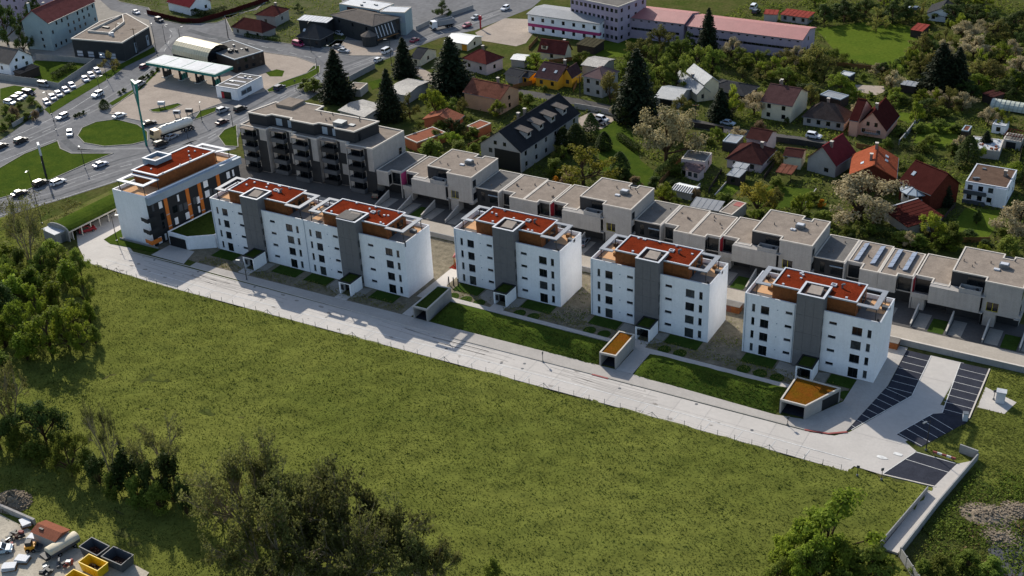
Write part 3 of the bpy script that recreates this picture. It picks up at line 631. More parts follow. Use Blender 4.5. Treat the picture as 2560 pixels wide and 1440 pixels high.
 ('shrub', -206.8, 144.5, 7.4, 3.4, 'lime'),
 ('shrub', -195.6, 140.5, 8.6, 3.3, 'lime'),
 ('shrub', -195.6, 126.6, 7.5, 2.8, 'lime'),
 ('shrub', -188.7, 138.5, 6.6, 2.5, 'lime'),
 ('shrub', -187.9, 125.4, 6.5, 2.8, 'lime'),
 ('shrub', -212.0, 142.0, 7.9, 3.0, 'lime'),
 ('shrub', -202.7, 150.3, 6.9, 3.0, 'lime'),
 ('shrub', -187.3, 141.0, 5.7, 1.6, 'lime'),
 ('shrub', -218.8, 159.1, 4.1, 2.3, 'lime'),
 ('shrub', -225.1, 151.9, 5.1, 2.7, 'lime'),
 ('shrub', -218.5, 150.8, 6.1, 2.7, 'mid'),
 ('shrub', -180.1, 135.8, 4.7, 1.2, 'mid'),
 ('shrub', -187.5, 119.3, 5.5, 2.3, 'mid'),
 ('shrub', -158.8, 102.9, 5.1, 2.8, 'mid'),
 ('shrub', -164.2, 104.0, 6.0, 2.8, 'mid'),
 ('shrub', -156.6, 105.3, 6.0, 2.4, 'mid'),
 ('shrub', -140.4, 102.6, 5.0, 2.0, 'mid'),
 ('shrub', -135.3, 102.9, 5.8, 2.3, 'mid'),
 ('shrub', -130.8, 102.9, 5.7, 2.3, 'mid'),
 ('shrub', -149.6, 105.1, 5.1, 2.0, 'mid'),
 ('shrub', -37.3, 134.3, 4.6, 2.3, 'lime'),
 ('shrub', -29.6, 140.2, 3.9, 2.4, 'lime'),
 ('shrub', -25.0, 140.7, 3.8, 2.3, 'lime'),
 ('shrub', -304.5, 218.2, 2.9, 1.8, 'mid'),
 ('shrub', -303.3, 222.3, 2.5, 1.6, 'mid'),
 ('shrub', -303.4, 227.0, 2.8, 1.6, 'mid'),
 ('shrub', -296.1, 213.3, 3.1, 2.0, 'mid'),
 ('shrub', -294.2, 217.5, 2.5, 1.8, 'mid'),
 ('shrub', -293.1, 207.9, 3.1, 1.7, 'mid'),
 ('shrub', -296.2, 223.6, 2.3, 1.3, 'mid'),
 ('shrub', -299.0, 217.1, 3.8, 1.8, 'brown'),
 ('shrub', -292.0, 218.5, 3.1, 1.4, 'brown'),
]
CARS = [
 ('sedan', 'purpleblack', -253.2, 179.4, 77, 'dark purple saloon, leftmost car on the lower carriageway'),
 ('suv', 'black', -253.1, 186.1, 84, 'black off-roader just behind the white estate car'),
 ('wagon', 'white', -249.4, 188.6, 83, 'white estate car driving below the totem sign lawn'),
 ('sedan', 'silverblue', -247.8, 201.7, 79, 'silver blue saloon alone on the lower carriageway'),
 ('hatch', 'white', -273.1, 214.2, -44, 'white hatchback rounding the oval lawn'),
 ('suv', 'black', -281.7, 204.3, 91, 'dark car left of the totem sign'),
 ('sedan', 'black', -283.8, 199.2, 91, 'dark car cut off by the left edge'),
 ('wagon', 'silver', -285.5, 222.7, -88, 'silver estate car on the road left of the oval lawn'),
 ('suv', 'white', -289.9, 240.6, -84, 'white car beside the lamp post before the filling station'),
 ('hatch', 'maroon', -295.8, 266.2, 100, 'maroon hatchback by the end of the station canopy'),
 ('suv', 'silver', -284.7, 253.2, 99, 'silver car beside the teal pylon sign'),
 ('sedan', 'white', -270.3, 230.4, 79, 'white saloon at the tip of the oval lawn'),
 ('sedan', 'black', -257.6, 229.6, 67, 'black saloon in front of the tanker lorry'),
 ('sedan', 'silver', -244.1, 224.5, 86, 'silver saloon alongside the tanker lorry'),
 ('suv', 'black', -243.2, 219.3, 81, 'dark car behind the red roofed corner building'),
 ('suv', 'silver', -244.7, 246.2, 82, 'silver car leading the dark car on the upper carriageway'),
 ('suv', 'black', -240.5, 249.1, 81, 'dark car just right of the silver car on the upper carriageway'),
 ('sedan', 'darkmaroon', -238.5, 239.0, 81, 'dark wine red saloon left of the balcony block'),
 ('suv', 'blue', -241.4, 268.0, 90, 'dark blue car beside the car wash'),
 ('hatch', 'white', -228.3, 301.5, 88, 'white hatchback beside the road wall among the spruces'),
 ('van', 'white', -231.0, 309.8, 89, 'white van behind the tall thin spruce'),
 ('sedan', 'pinkred', -228.9, 323.1, 91, 'pinkish red car on the ramp by the cream workshop'),
 ('hatch', 'pinkred', -221.1, 343.3, -103, 'wine red car behind the tipper lorry'),
 ('sedan', 'silver', -223.2, 352.8, -102, 'silver car on the upper main road'),
 ('suv', 'white', -218.9, 365.8, -92, 'white car farthest up the main road'),
 ('sedan', 'silver', -244.4, 304.6, 6, 'silver car parked at the roadside beside the restaurant'),
 ('sedan', 'grey', -248.7, 307.3, 5, 'grey car parked just behind the silver one'),
 ('van', 'magenta', -262.9, 304.0, -9, 'magenta van against the dark walled slate house'),
 ('hatch', 'white', -256.8, 319.1, -17, 'white hatchback in the restaurant yard'),
 ('sedan', 'white', -344.0, 310.8, -19, 'white saloon on the upper left street'),
 ('suv', 'darkblue', -328.4, 306.6, -16, 'dark car with pale roof turning at the maroon fence'),
 ('hatch', 'whitesilver', -307.0, 256.7, -27, 'pale hatchback, first from the upper right in the slanted row'),
 ('hatch', 'whitesilver', -305.5, 252.7, -27, 'pale hatchback, second from the upper right in the slanted row'),
 ('hatch', 'whitesilver', -304.4, 249.2, -27, 'pale hatchback, third from the upper right in the slanted row'),
 ('hatch', 'whitesilver', -303.7, 243.1, -26, 'pale hatchback, fourth from the upper right in the slanted row'),
 ('hatch', 'whitesilver', -302.3, 239.3, -26, 'pale hatchback, fifth from the upper right in the slanted row'),
 ('hatch', 'whitesilver', -301.7, 235.9, -25, 'pale hatchback, sixth from the upper right in the slanted row'),
 ('hatch', 'whitesilver', -301.2, 233.1, -25, 'pale hatchback, seventh from the upper right in the slanted row'),
 ('hatch', 'whitesilver', -299.5, 229.3, -25, 'pale hatchback, eighth from the upper right in the slanted row'),
 ('van', 'greysilver', -312.7, 240.1, 4, 'grey people carrier parked at the concrete panel fence'),
 ('van', 'black', -311.0, 232.5, 0, 'dark van on the left lot beyond the row of pale cars'),
 ('wagon', 'white', -311.7, 230.1, 1, 'white estate car parked behind the dark van'),
 ('wagon', 'grey', -310.8, 227.7, 1, 'grey estate car between two white ones at the left lot'),
 ('wagon', 'white', -310.1, 224.5, 1, 'white estate car nearest the left edge of the lot'),
 ('suv', 'white', -140.6, 284.3, -13, 'white car parked by the small lawn beside the slate roofed house'),
 ('wagon', 'black', -140.4, 281.8, -13, 'black car parked in front of the white one by the lawn'),
 ('sedan', 'paleblue', -108.3, 295.7, -4, 'pale blue car in the shaded side street'),
 ('suv', 'white', -84.6, 296.0, -1, 'white car parked below the grey brown hipped roof'),
 ('van', 'white', -138.9, 399.3, 94, 'white van beside the little shed with faded red roof'),
 ('suv', 'black', -136.2, 394.3, 85, 'black car right below the white van behind the pink hall'),
 ('hatch', 'silver', -90.4, 416.7, 86, 'silver hatchback in the yard of the white bungalow'),
 ('suv', 'darkblue', -88.0, 417.1, 86, 'dark car in the yard of the white bungalow'),
 ('suv', 'black', -168.8, 217.2, 105, 'black car on the driveway under the first white terraced house'),
 ('sedan', 'grey', -111.6, 216.2, 96, 'grey car behind the third white apartment block'),
]
POLES = [
 ('lamp', -298.6, 252.8, 7.6),
 ('lamp', -285.5, 238.1, 7.3),
 ('lamp', -291.3, 223.7, 7.0),
 ('lamp', -308.0, 288.5, 6.2),
 ('lamp', -301.0, 288.7, 5.9),
 ('lamp', -301.1, 277.4, 10.2),
 ('lamp', -254.9, 300.7, 9.7),
 ('lamp', -222.2, 299.9, 8.4),
 ('lamp', -234.5, 170.0, 14.0),
 ('lamp', -210.6, 171.2, 6.5),
 ('lamp', -26.4, 173.7, 6.0),
 ('lamp', -49.0, 170.3, 1.9),
 ('lamp', -96.6, 169.4, 2.3),
 ('lamp', -233.8, 238.2, 4.0),
 ('lamp', -251.0, 199.1, 5.4),
 ('lamp', -280.1, 215.3, 3.1),
 ('lamp', -244.9, 237.6, 5.2),
 ('lamp', -243.4, 296.8, 4.3),
 ('lamp', -238.1, 282.6, 5.8),
 ('lamp', -240.1, 226.6, 3.0),
 ('lamp', -34.5, 162.0, 2.1),
 ('lamp', -30.8, 162.7, 2.4),
 ('lamp', -19.5, 193.6, 2.1),
 ('lamp', -119.1, 288.3, 4.1),
 ('lamp', -170.1, 169.9, 4.5),
 ('lamp', -236.5, 269.7, 3.2),
 ('lamp', -319.2, 278.4, 8.3),
 ('utility', -291.4, 301.5, 7.3),
 ('utility', -308.5, 276.0, 8.9),
 ('utility', -154.4, 297.9, 6.7),
 ('utility', -117.4, 294.8, 4.9),
]
PATCHES = [
 ('main_road', 'asphalt', [(-251.1, 148.3), (-246.9, 167.8), (-241.3, 181.7), (-236.0, 197.0), (-228.1, 215.3), (-222.3, 226.2), (-229.5, 236.2), (-233.3, 254.7), (-227.6, 264.3), (-229.4, 280.4), (-227.6, 303.5), (-223.2, 329.6), (-216.5, 341.8), (-211.2, 371.5), (-218.9, 413.8), (-334.9, 382.3), (-491.2, 309.4)], 1, 0),
 ('apartment_yard', 'paving', [(-436.6, 309.8), (-410.6, 316.5), (-371.2, 318.9), (-356.7, 310.6), (-333.6, 306.6), (-312.5, 287.8), (-307.2, 279.8), (-306.6, 266.6), (-307.3, 262.8), (-302.1, 239.3), (-297.7, 226.3), (-294.9, 217.2), (-295.5, 208.5), (-298.4, 195.5)], 2, 0),
 ('lawn', 'lawn', [(-324.6, 232.8), (-322.8, 236.8), (-313.5, 237.6), (-311.4, 233.1), (-316.2, 230.0), (-314.6, 224.4)], 3, 0),
 ('lawn', 'lawn', [(-336.3, 257.1), (-316.2, 262.6), (-310.0, 242.9), (-322.2, 244.3), (-330.8, 248.1)], 3, 0),
 ('grass_verge', 'lawn', [(-308.9, 284.1), (-304.2, 279.8), (-302.7, 264.7), (-299.5, 255.7), (-294.6, 234.7), (-291.7, 223.5), (-296.6, 225.7), (-300.5, 237.9), (-305.2, 260.8), (-306.2, 266.2)], 3, 0),
 ('scrub_ground', 'gardenearth', [(-324.6, 224.3), (-315.6, 226.1), (-305.0, 230.2), (-296.6, 225.7), (-293.6, 216.8), (-290.7, 208.8), (-289.1, 203.2), (-290.3, 196.5)], 4, 0),
 ('station_forecourt', 'apron', [(-277.2, 231.2), (-283.2, 250.7), (-291.0, 267.4), (-294.5, 285.0), (-288.9, 296.5), (-267.9, 294.3), (-256.5, 294.8), (-245.8, 291.6), (-242.9, 287.8), (-242.8, 282.6), (-245.2, 272.9), (-244.5, 264.4), (-247.9, 257.4), (-250.2, 250.2), (-252.1, 241.2), (-251.5, 236.4), (-254.8, 230.9), (-260.7, 230.6), (-270.5, 230.7)], 2, 1),
 ('lawn', 'lawn', [(-270.7, 214.6), (-274.2, 219.6), (-274.0, 224.7), (-270.1, 228.8), (-260.8, 228.2), (-254.0, 225.3), (-249.1, 220.4), (-251.2, 216.3), (-257.4, 212.0), (-264.7, 211.5)], 3, 1),
 ('lawn', 'lawn', [(-272.2, 183.8), (-272.6, 189.3), (-274.3, 198.9), (-273.0, 209.7), (-267.7, 205.9), (-262.0, 204.7), (-251.2, 209.6), (-252.4, 202.8), (-253.1, 192.5), (-253.8, 181.2), (-256.2, 175.6), (-258.3, 170.0)], 3, 1),
 ('lawn', 'lawn', [(-232.8, 230.8), (-234.7, 235.4), (-234.0, 240.0), (-222.4, 227.4), (-226.3, 226.3)], 3, 1),
 ('lawn', 'lawn', [(-266.5, 238.4), (-264.7, 241.2), (-262.4, 246.2), (-260.1, 245.7), (-260.0, 241.8), (-262.0, 237.9), (-264.2, 237.4)], 3, 1),
 ('grass_verge', 'lawn', [(-282.1, 237.6), (-284.3, 251.2), (-291.0, 267.3), (-289.4, 266.6), (-281.7, 250.0), (-279.7, 236.6)], 3, 0),
 ('lawn', 'lawn', [(-245.1, 266.0), (-245.2, 272.9), (-243.3, 283.2), (-245.4, 289.7), (-243.4, 290.5), (-239.3, 285.3), (-238.2, 277.8), (-240.8, 267.5), (-242.7, 264.4)], 3, 1),
 ('lawn', 'lawn', [(-248.1, 237.4), (-251.6, 244.0), (-249.3, 248.7), (-246.6, 246.1), (-247.2, 240.6)], 3, 1),
 ('lawn', 'lawn', [(-255.6, 278.4), (-254.3, 282.3), (-251.0, 282.1), (-248.2, 277.6), (-251.9, 276.1)], 3, 0),
 ('corner_plot', 'gardenearth', [(-310.7, 321.1), (-304.5, 331.5), (-315.3, 358.4), (-303.6, 381.3), (-269.2, 337.8), (-271.4, 326.7), (-253.8, 319.4), (-248.4, 307.8), (-258.4, 304.5), (-281.4, 304.2), (-294.8, 307.3)], 2, 1),
 ('restaurant_yard', 'apron', [(-254.9, 314.2), (-238.4, 318.8), (-230.7, 326.5), (-226.5, 321.4), (-229.9, 306.8), (-239.7, 302.7), (-252.6, 302.5)], 2, 1),
 ('street_plot', 'gardenearth', [(-379.9, 327.2), (-385.6, 349.9), (-333.1, 370.0), (-309.5, 349.0), (-305.5, 332.7), (-307.4, 313.1), (-317.8, 306.9), (-331.8, 308.4), (-345.2, 318.0), (-361.6, 319.8)], 2, 1),
 ('beige_lot', 'apron', [(-215.1, 339.0), (-214.0, 357.0), (-205.7, 359.3), (-197.0, 347.4), (-193.7, 335.9), (-195.1, 331.8), (-208.5, 332.5)], 2, 0),
 ('side_road', 'asphalt', [(-262.3, 379.1), (-260.2, 360.0), (-239.5, 354.9), (-236.6, 372.1)], 2, 0),
 ('lawn', 'lawn_bright', [(-112.5, 385.7), (-100.4, 398.6), (-89.4, 401.6), (-76.3, 392.4), (-75.1, 382.1), (-74.0, 360.3), (-82.7, 357.3), (-94.3, 359.6), (-102.0, 368.8)], 1, 0),
 ('lawn', 'lawn_bright', [(-181.4, 358.8), (-170.1, 356.9), (-160.2, 357.1), (-159.9, 346.1), (-156.9, 335.6), (-171.7, 331.7), (-175.3, 337.3)], 1, 0),
 ('lawn', 'lawn', [(-139.9, 279.1), (-138.5, 286.2), (-129.8, 280.5), (-119.9, 264.2), (-111.2, 257.2), (-109.3, 250.2), (-115.3, 244.9), (-127.0, 255.4)], 1, 0),
 ('lawn', 'lawn_bright', [(-95.0, 260.9), (-90.8, 258.8), (-91.1, 250.3), (-94.4, 251.5)], 1, 0),
 ('lawn', 'lawn', [(-85.1, 262.6), (-74.4, 265.6), (-73.7, 255.8), (-80.6, 249.9), (-85.1, 252.3)], 1, 0),
 ('lawn', 'lawn_bright', [(-40.5, 269.7), (-33.1, 271.8), (-32.5, 261.1), (-33.0, 255.6), (-37.8, 252.6), (-41.1, 259.2)], 1, 0),
 ('lawn', 'lawn_bright', [(-69.2, 323.0), (-65.3, 323.8), (-64.3, 318.9), (-65.1, 315.9), (-68.3, 318.0)], 1, 0),
 ('lawn', 'lawn_bright', [(-61.8, 317.1), (-54.2, 321.6), (-49.9, 310.4), (-50.3, 303.7), (-60.5, 301.8)], 1, 0),
 ('lawn', 'lawn', [(-220.1, 284.2), (-217.4, 289.7), (-213.8, 285.8), (-214.8, 279.1)], 2, 0),
 ('beige_drive', 'apron', [(-147.9, 282.5), (-146.5, 289.3), (-137.7, 288.2), (-138.1, 279.2), (-140.9, 275.4)], 2, 0),
 ('side_street', 'darkasphalt', [(-185.0, 299.5), (-175.4, 297.2), (-154.1, 297.3), (-141.2, 295.7), (-130.1, 297.1), (-121.2, 296.1), (-104.3, 294.3), (-88.1, 295.4), (-76.8, 295.1), (-75.0, 290.7), (-86.4, 290.2), (-102.3, 289.0), (-120.1, 290.5), (-127.9, 292.1), (-139.4, 290.7), (-153.0, 292.6), (-166.2, 292.8), (-182.0, 294.4)], 1, 0),
 ('side_street', 'apron', [(-216.4, 304.0), (-203.7, 297.3), (-194.4, 291.6), (-186.5, 285.8), (-188.9, 283.0), (-205.2, 292.7), (-215.0, 298.5)], 1, 0),
 ('garden_path', 'paving', [(-49.6, 265.5), (-45.9, 265.5), (-46.0, 261.1), (-46.0, 250.7), (-49.0, 253.0)], 1, 0),
 ('dirt_patch', 'apron', [(-86.2, 339.3), (-78.5, 341.3), (-77.0, 337.2), (-78.5, 333.3), (-84.3, 334.1)], 1, 0),
 ('storage_yard', 'yardconcrete', [(-161.6, 90.5), (-154.1, 90.4), (-145.5, 89.9), (-137.8, 89.9), (-130.1, 91.9), (-124.7, 91.7), (-122.0, 91.5), (-120.9, 87.4), (-143.0, 74.2)], 2, 0),
 ('gravel_lot', 'darkgravel', [(-12.5, 153.4), (-10.8, 159.8), (-6.9, 163.9), (0.9, 148.6), (-8.9, 143.5)], 1, 0),
 ('grass_bank', 'drygrass', [(-238.7, 149.7), (-238.6, 161.0), (-234.9, 173.4), (-233.5, 193.2), (-227.1, 188.3), (-225.0, 172.0), (-227.1, 164.1), (-224.9, 156.3), (-225.5, 143.4)], 1, 0),
 ('carport_lane', 'concrete', [(-224.2, 171.2), (-222.9, 183.9), (-215.7, 178.7), (-212.8, 174.3), (-207.0, 170.9), (-202.5, 168.6), (-207.0, 163.7), (-209.3, 160.5), (-217.2, 165.4)], 2, 0),
]
MARKS = [
 ([(-255.1, 171.0), (-247.5, 187.3), (-242.6, 203.5), (-236.9, 215.4), (-234.7, 228.8), (-235.3, 242.8), (-236.3, 262.0), (-236.1, 281.1), (-230.4, 307.4), (-225.8, 333.7), (-219.4, 363.0)], 0.13, 'whitepaint', 1, 1),
 ([(-249.1, 166.1), (-241.8, 182.3), (-236.5, 197.5), (-231.4, 209.7)], 0.14, 'whitepaint', 0, 1),
 ([(-283.1, 194.0), (-282.2, 205.6), (-282.2, 218.7), (-283.7, 235.5), (-287.2, 252.1), (-293.4, 268.9)], 0.13, 'whitepaint', 1, 1),
 ([(-276.8, 188.8), (-275.7, 197.3), (-274.5, 210.3)], 0.14, 'whitepaint', 0, 1),
 ([(-288.7, 198.6), (-287.6, 210.3), (-289.1, 229.6), (-294.1, 248.8)], 0.14, 'whitepaint', 0, 1),
 ([(-231.5, 238.5), (-232.8, 257.7), (-231.7, 267.7)], 0.14, 'whitepaint', 0, 1),
 ([(-296.9, 274.3), (-306.6, 288.2), (-315.1, 299.0), (-332.9, 309.5), (-351.1, 315.6)], 0.13, 'whitepaint', 1, 1),
 ([(-305.5, 291.0), (-298.1, 298.7), (-281.1, 299.7), (-254.5, 296.4), (-247.1, 295.3)], 0.13, 'whitepaint', 1, 1),
 ([(-256.9, 172.5), (-249.3, 189.0), (-244.3, 205.2), (-238.5, 217.1), (-236.2, 230.5), (-236.8, 244.6), (-237.7, 263.7), (-237.3, 282.7), (-231.5, 308.9), (-226.8, 335.2), (-220.3, 364.5)], 0.75, 'asphaltworn', 0, 0),
 ([(-253.3, 169.6), (-245.7, 185.7), (-240.9, 201.8), (-235.3, 213.8), (-233.1, 227.0), (-233.8, 241.1), (-234.9, 260.3), (-234.9, 279.5), (-229.4, 305.9), (-224.8, 332.2), (-218.5, 361.5)], 0.75, 'asphaltworn', 0, 0),
 ([(-251.2, 167.8), (-243.6, 183.8), (-238.9, 199.8), (-233.3, 211.7), (-231.2, 225.0), (-231.9, 239.0), (-233.3, 258.3), (-233.4, 277.6), (-228.1, 304.1), (-223.6, 330.4), (-217.5, 359.6)], 0.75, 'asphaltpatch', 0, 0),
 ([(-259.1, 174.3), (-251.5, 191.0), (-246.5, 207.3), (-240.6, 219.3), (-238.2, 232.6), (-238.7, 246.8), (-239.5, 265.8), (-238.9, 284.7), (-232.8, 310.8), (-228.0, 337.1), (-221.4, 366.3)], 0.75, 'asphaltpatch', 0, 0),
 ([(-284.8, 195.4), (-283.9, 207.1), (-284.0, 220.3), (-285.6, 237.3), (-288.9, 253.8), (-295.0, 270.6)], 0.75, 'asphaltworn', 0, 0),
 ([(-281.2, 192.5), (-280.2, 204.0), (-280.2, 216.9), (-281.6, 233.6), (-285.2, 250.2), (-291.5, 267.0)], 0.75, 'asphaltworn', 0, 0),
 ([(-311.3, 303.0), (-299.7, 300.5), (-283.7, 298.6), (-265.2, 297.2)], 2.5, 'asphaltpatch', 0, 0),
 ([(-302.9, 280.6), (-310.4, 296.1), (-318.5, 302.6)], 2.0, 'asphaltworn', 0, 0),
 ([(-263.1, 207.9), (-252.2, 212.8), (-240.1, 218.8), (-235.9, 226.9)], 1.2, 'asphaltworn', 0, 0),
 ([(-271.9, 210.9), (-263.0, 207.0), (-254.6, 209.3)], 2.2, 'asphaltpatch', 0, 0),
]
ST = {'pavilion': (-51.5, 266.8), 'canopy': ((-286.8, 259.0), -0.0, 28.7, 8.1), 'vault': ((-291.8, 275.1), -6.5, 17.4, 10.0), 'pylon': (-246.8, 217.5), 'pylon_h': 18.5, 'totem': (-256.5, 190.8), 'carport': ((-221.1, 167.4), (-220.5, 181.3)), 'kiosk': (-224.4, 166.1), 'dark_z': 6.4, 'dark': [(-326.4, 265.3), (-306.8, 268.8), (-311.2, 285.5), (-330.4, 293.9), (-332.0, 283.2)], 'fences': [('panel_fence', 'grey concrete panel fence round the garden of the white gabled house', [(-337.0, 258.2), (-313.8, 262.2), (-306.3, 240.3), (-316.4, 240.4), (-333.4, 238.3)], 2.0, 0.1, 2.2, 'concretewall', 0.18), ('panel_fence', 'maroon panel fence along the upper street', [(-339.4, 311.8), (-320.3, 308.8), (-313.2, 310.5), (-311.1, 319.1), (-307.5, 342.5)], 1.7, 0.1, 3.0, 'winered', 0.18), ('garden_wall', 'grey wall along the upper main road beside the tipper lorry', [(-235.1, 333.3), (-234.8, 343.5), (-230.2, 362.5)], 1.5, 0.2, 3.0, 'concretewall', None), ('garden_wall', 'long white wall at the side street before the tall spruce', [(-152.1, 289.9), (-144.7, 289.9), (-138.1, 289.1)], 1.6, 0.2, 3.0, 'rowwhite', None), ('garden_wall', 'dark fence behind the lower gardens by the side street', [(-118.5, 290.2), (-107.5, 290.4)], 1.5, 0.12, 2.5, 'darkbrown', None), ('garden_wall', 'dark wall left of the plain white gabled house', [(-93.9, 289.1), (-87.1, 289.9), (-78.7, 289.8)], 1.6, 0.2, 2.5, 'blackwall', None), ('garden_wall', 'white slanting garden wall between two lower gardens', [(-99.6, 247.4), (-99.7, 255.0)], 1.2, 0.2, 2.5, 'rowwhite', None), ('garden_wall', 'pale garden edging along the small lawn', [(-94.6, 251.6), (-94.9, 260.0)], 0.5, 0.2, 2.5, 'rimbeige', None), ('garden_wall', 'white garden wall at the right of the lower lawn', [(-73.6, 255.4), (-73.8, 264.0)], 1.0, 0.2, 2.5, 'rowwhite', None), ('garden_wall', 'long grey garden wall right of the salmon house', [(-63.5, 299.9), (-63.2, 310.1), (-63.1, 326.0)], 1.5, 0.25, 2.5, 'concretewall', None), ('garden_wall', 'thin fence beside the white house at the right edge', [(-43.7, 258.8), (-42.7, 269.1)], 1.2, 0.08, 2.5, 'darkbrown', None), ('garden_wall', 'concrete wall at the roadside among the spruces', [(-225.6, 282.3), (-225.6, 295.7)], 1.8, 0.2, 2.5, 'concretewall', None), ('garden_wall', 'grey wall at the left edge below the scrub', [(-293.3, 211.3), (-296.6, 225.3)], 1.4, 0.15, 2.2, 'concretewall', 0.15), ('garden_fence', 'brown timber fence between the gardens left of the slate roofed house', [(-162.9, 261.2), (-164.4, 252.2)], 1.3, 0.06, 2.2, 'timber', 0.1), ('garden_fence', 'thin timber fence behind the rusty roofed house', [(-176.1, 296.8), (-172.7, 302.4)], 1.3, 0.06, 2.2, 'timber', 0.1), ('garden_fence', 'timber fence left of the small flat roofed house', [(-109.1, 251.6), (-110.0, 267.3)], 1.3, 0.06, 2.2, 'timber', 0.1), ('garden_fence', 'dark fence between the small flat roofed and brown hip roof houses', [(-96.6, 252.6), (-98.2, 265.5)], 1.3, 0.06, 2.2, 'darkbrown', 0.1), ('garden_fence', 'dark garden fence right of the brown hip roof house', [(-87.3, 265.5), (-88.5, 281.2)], 1.3, 0.06, 2.2, 'darkbrown', 0.1), ('garden_fence', 'timber fence behind the plain white gabled house', [(-72.8, 294.1), (-67.3, 293.9)], 1.3, 0.06, 2.2, 'timber', 0.1), ('garden_fence', 'timber fence below the orange roofed house', [(-63.0, 249.8), (-62.0, 262.4)], 1.3, 0.06, 2.2, 'timber', 0.1), ('garden_fence', 'timber fence left of the dark red garage', [(-56.9, 250.5), (-56.6, 258.3)], 1.3, 0.06, 2.2, 'timber', 0.1), ('garden_fence', 'garden fence between the brown roofed white house and the grey outbuilding', [(-34.0, 297.9), (-35.6, 312.8)], 1.3, 0.06, 2.2, 'darkbrown', 0.1), ('garden_fence', 'timber fence at the lower end of the right hand garden', [(-37.9, 251.8), (-32.2, 254.5)], 1.3, 0.06, 2.2, 'timber', 0.1), ('garden_fence', 'timber fence left of the salmon pink house', [(-77.0, 300.5), (-79.9, 313.2)], 1.3, 0.06, 2.2, 'timber', 0.1), ('garden_fence', 'timber fence at the bright lawn below the pink hall', [(-96.9, 352.9), (-79.5, 353.9)], 1.3, 0.06, 2.2, 'timber', 0.1), ('garden_fence', 'timber fence between the yellow house and the mauve hip roof house', [(-158.4, 301.4), (-162.3, 313.3)], 1.3, 0.06, 2.2, 'timber', 0.1), ('garden_fence', 'timber fence along the garden behind the yellow house', [(-178.7, 319.5), (-169.7, 327.8)], 1.3, 0.06, 2.2, 'timber', 0.1), ('garden_fence', 'timber fence beside the cream gabled house', [(-189.4, 330.2), (-191.7, 340.3)], 1.3, 0.06, 2.2, 'timber', 0.1)], 'bank': [(-14.0, 161.3), (-11.4, 156.9), (-10.3, 164.8)], 'stationbits': [(-263.8, 241.1), (-251.8, 240.0), (-254.2, 237.5)], 'redtotem': (-215.5, 343.3), 'tanker': ((-245.6, 226.4), -104.4), 'tipper': ((-228.2, 339.3), -123.3), 'skips': [((-132.2, 90.6), 4.1, 2.5, 1.7, -3.0, 'panelgrey', 'grey open skip nearest the meadow shrubs', 'rust'), ((-127.4, 90.7), 4.2, 2.6, 1.7, -0.0, 'panelgrey', 'grey skip with rusty load at the right corner of the yard', 'ruststeel'), ((-129.6, 87.9), 4.1, 2.1, 1.7, -1.0, 'yellowpaint', 'bright yellow open skip in front of the grey skips', 'bitumen'), ((-129.1, 84.4), 4.0, 2.1, 1.7, -0.0, 'yellowpaint', 'second yellow skip cut off by the lower edge', 'bitumen')], 'tarp': ((-137.6, 89.0), 78.6), 'yshed': ((-140.8, 89.7), 1.5), 'heap': (-154.7, 93.5), 'loader': (-142.3, 86.8), 'pallets': [((-141.6, 84.3), 20), ((-148.1, 90.6), -30), ((-142.0, 82.2), 40), ((-143.9, 88.7), 10)], 'scrap': [(-146.6, 85.6), (-146.9, 87.6), (-135.0, 86.5), (-135.6, 84.0)], 'bluecar': (-146.3, 84.2), 'ywall': [(-156.2, 91.3), (-151.6, 91.3), (-146.7, 91.3)], 'hedges': [([(-324.1, 318.0), (-315.6, 317.0), (-313.1, 325.4)], 2.0, 2.2, 'dark green hedge behind the maroon fence'), ([(-315.8, 246.6), (-318.4, 257.2)], 2.0, 1.8, 'clipped dark hedge inside the concrete panel fence'), ([(-58.2, 246.2), (-53.2, 248.2), (-45.1, 248.4)], 1.6, 1.8, 'dark hedge behind the terraced row below the dark red garage'), ([(-130.9, 274.7), (-122.2, 267.9)], 1.6, 1.8, 'short dark hedge at the lawn beside the slate roofed house'), ([(-62.8, 297.9), (-54.5, 298.4)], 1.5, 1.8, 'dark hedge behind the orange roofed house'), ([(-286.8, 304.9), (-271.7, 305.0)], 1.2, 1.2, 'low dark hedge before the street corner house'), ([(-111.9, 256.2), (-111.3, 268.8)], 1.4, 1.6, 'hedge left of the small flat roofed house'), ([(-70.9, 328.2), (-64.2, 331.1)], 1.5, 1.8, 'hedge behind the salmon pink house'), ([(-144.6, 246.2), (-145.3, 256.9), (-147.7, 275.1)], 2.0, 2.2, 'tall dark hedge along the slate roofed house'), ([(-96.3, 354.3), (-79.7, 354.8)], 1.0, 1.0, 'low hedge at the lower edge of the bright lawn')]}
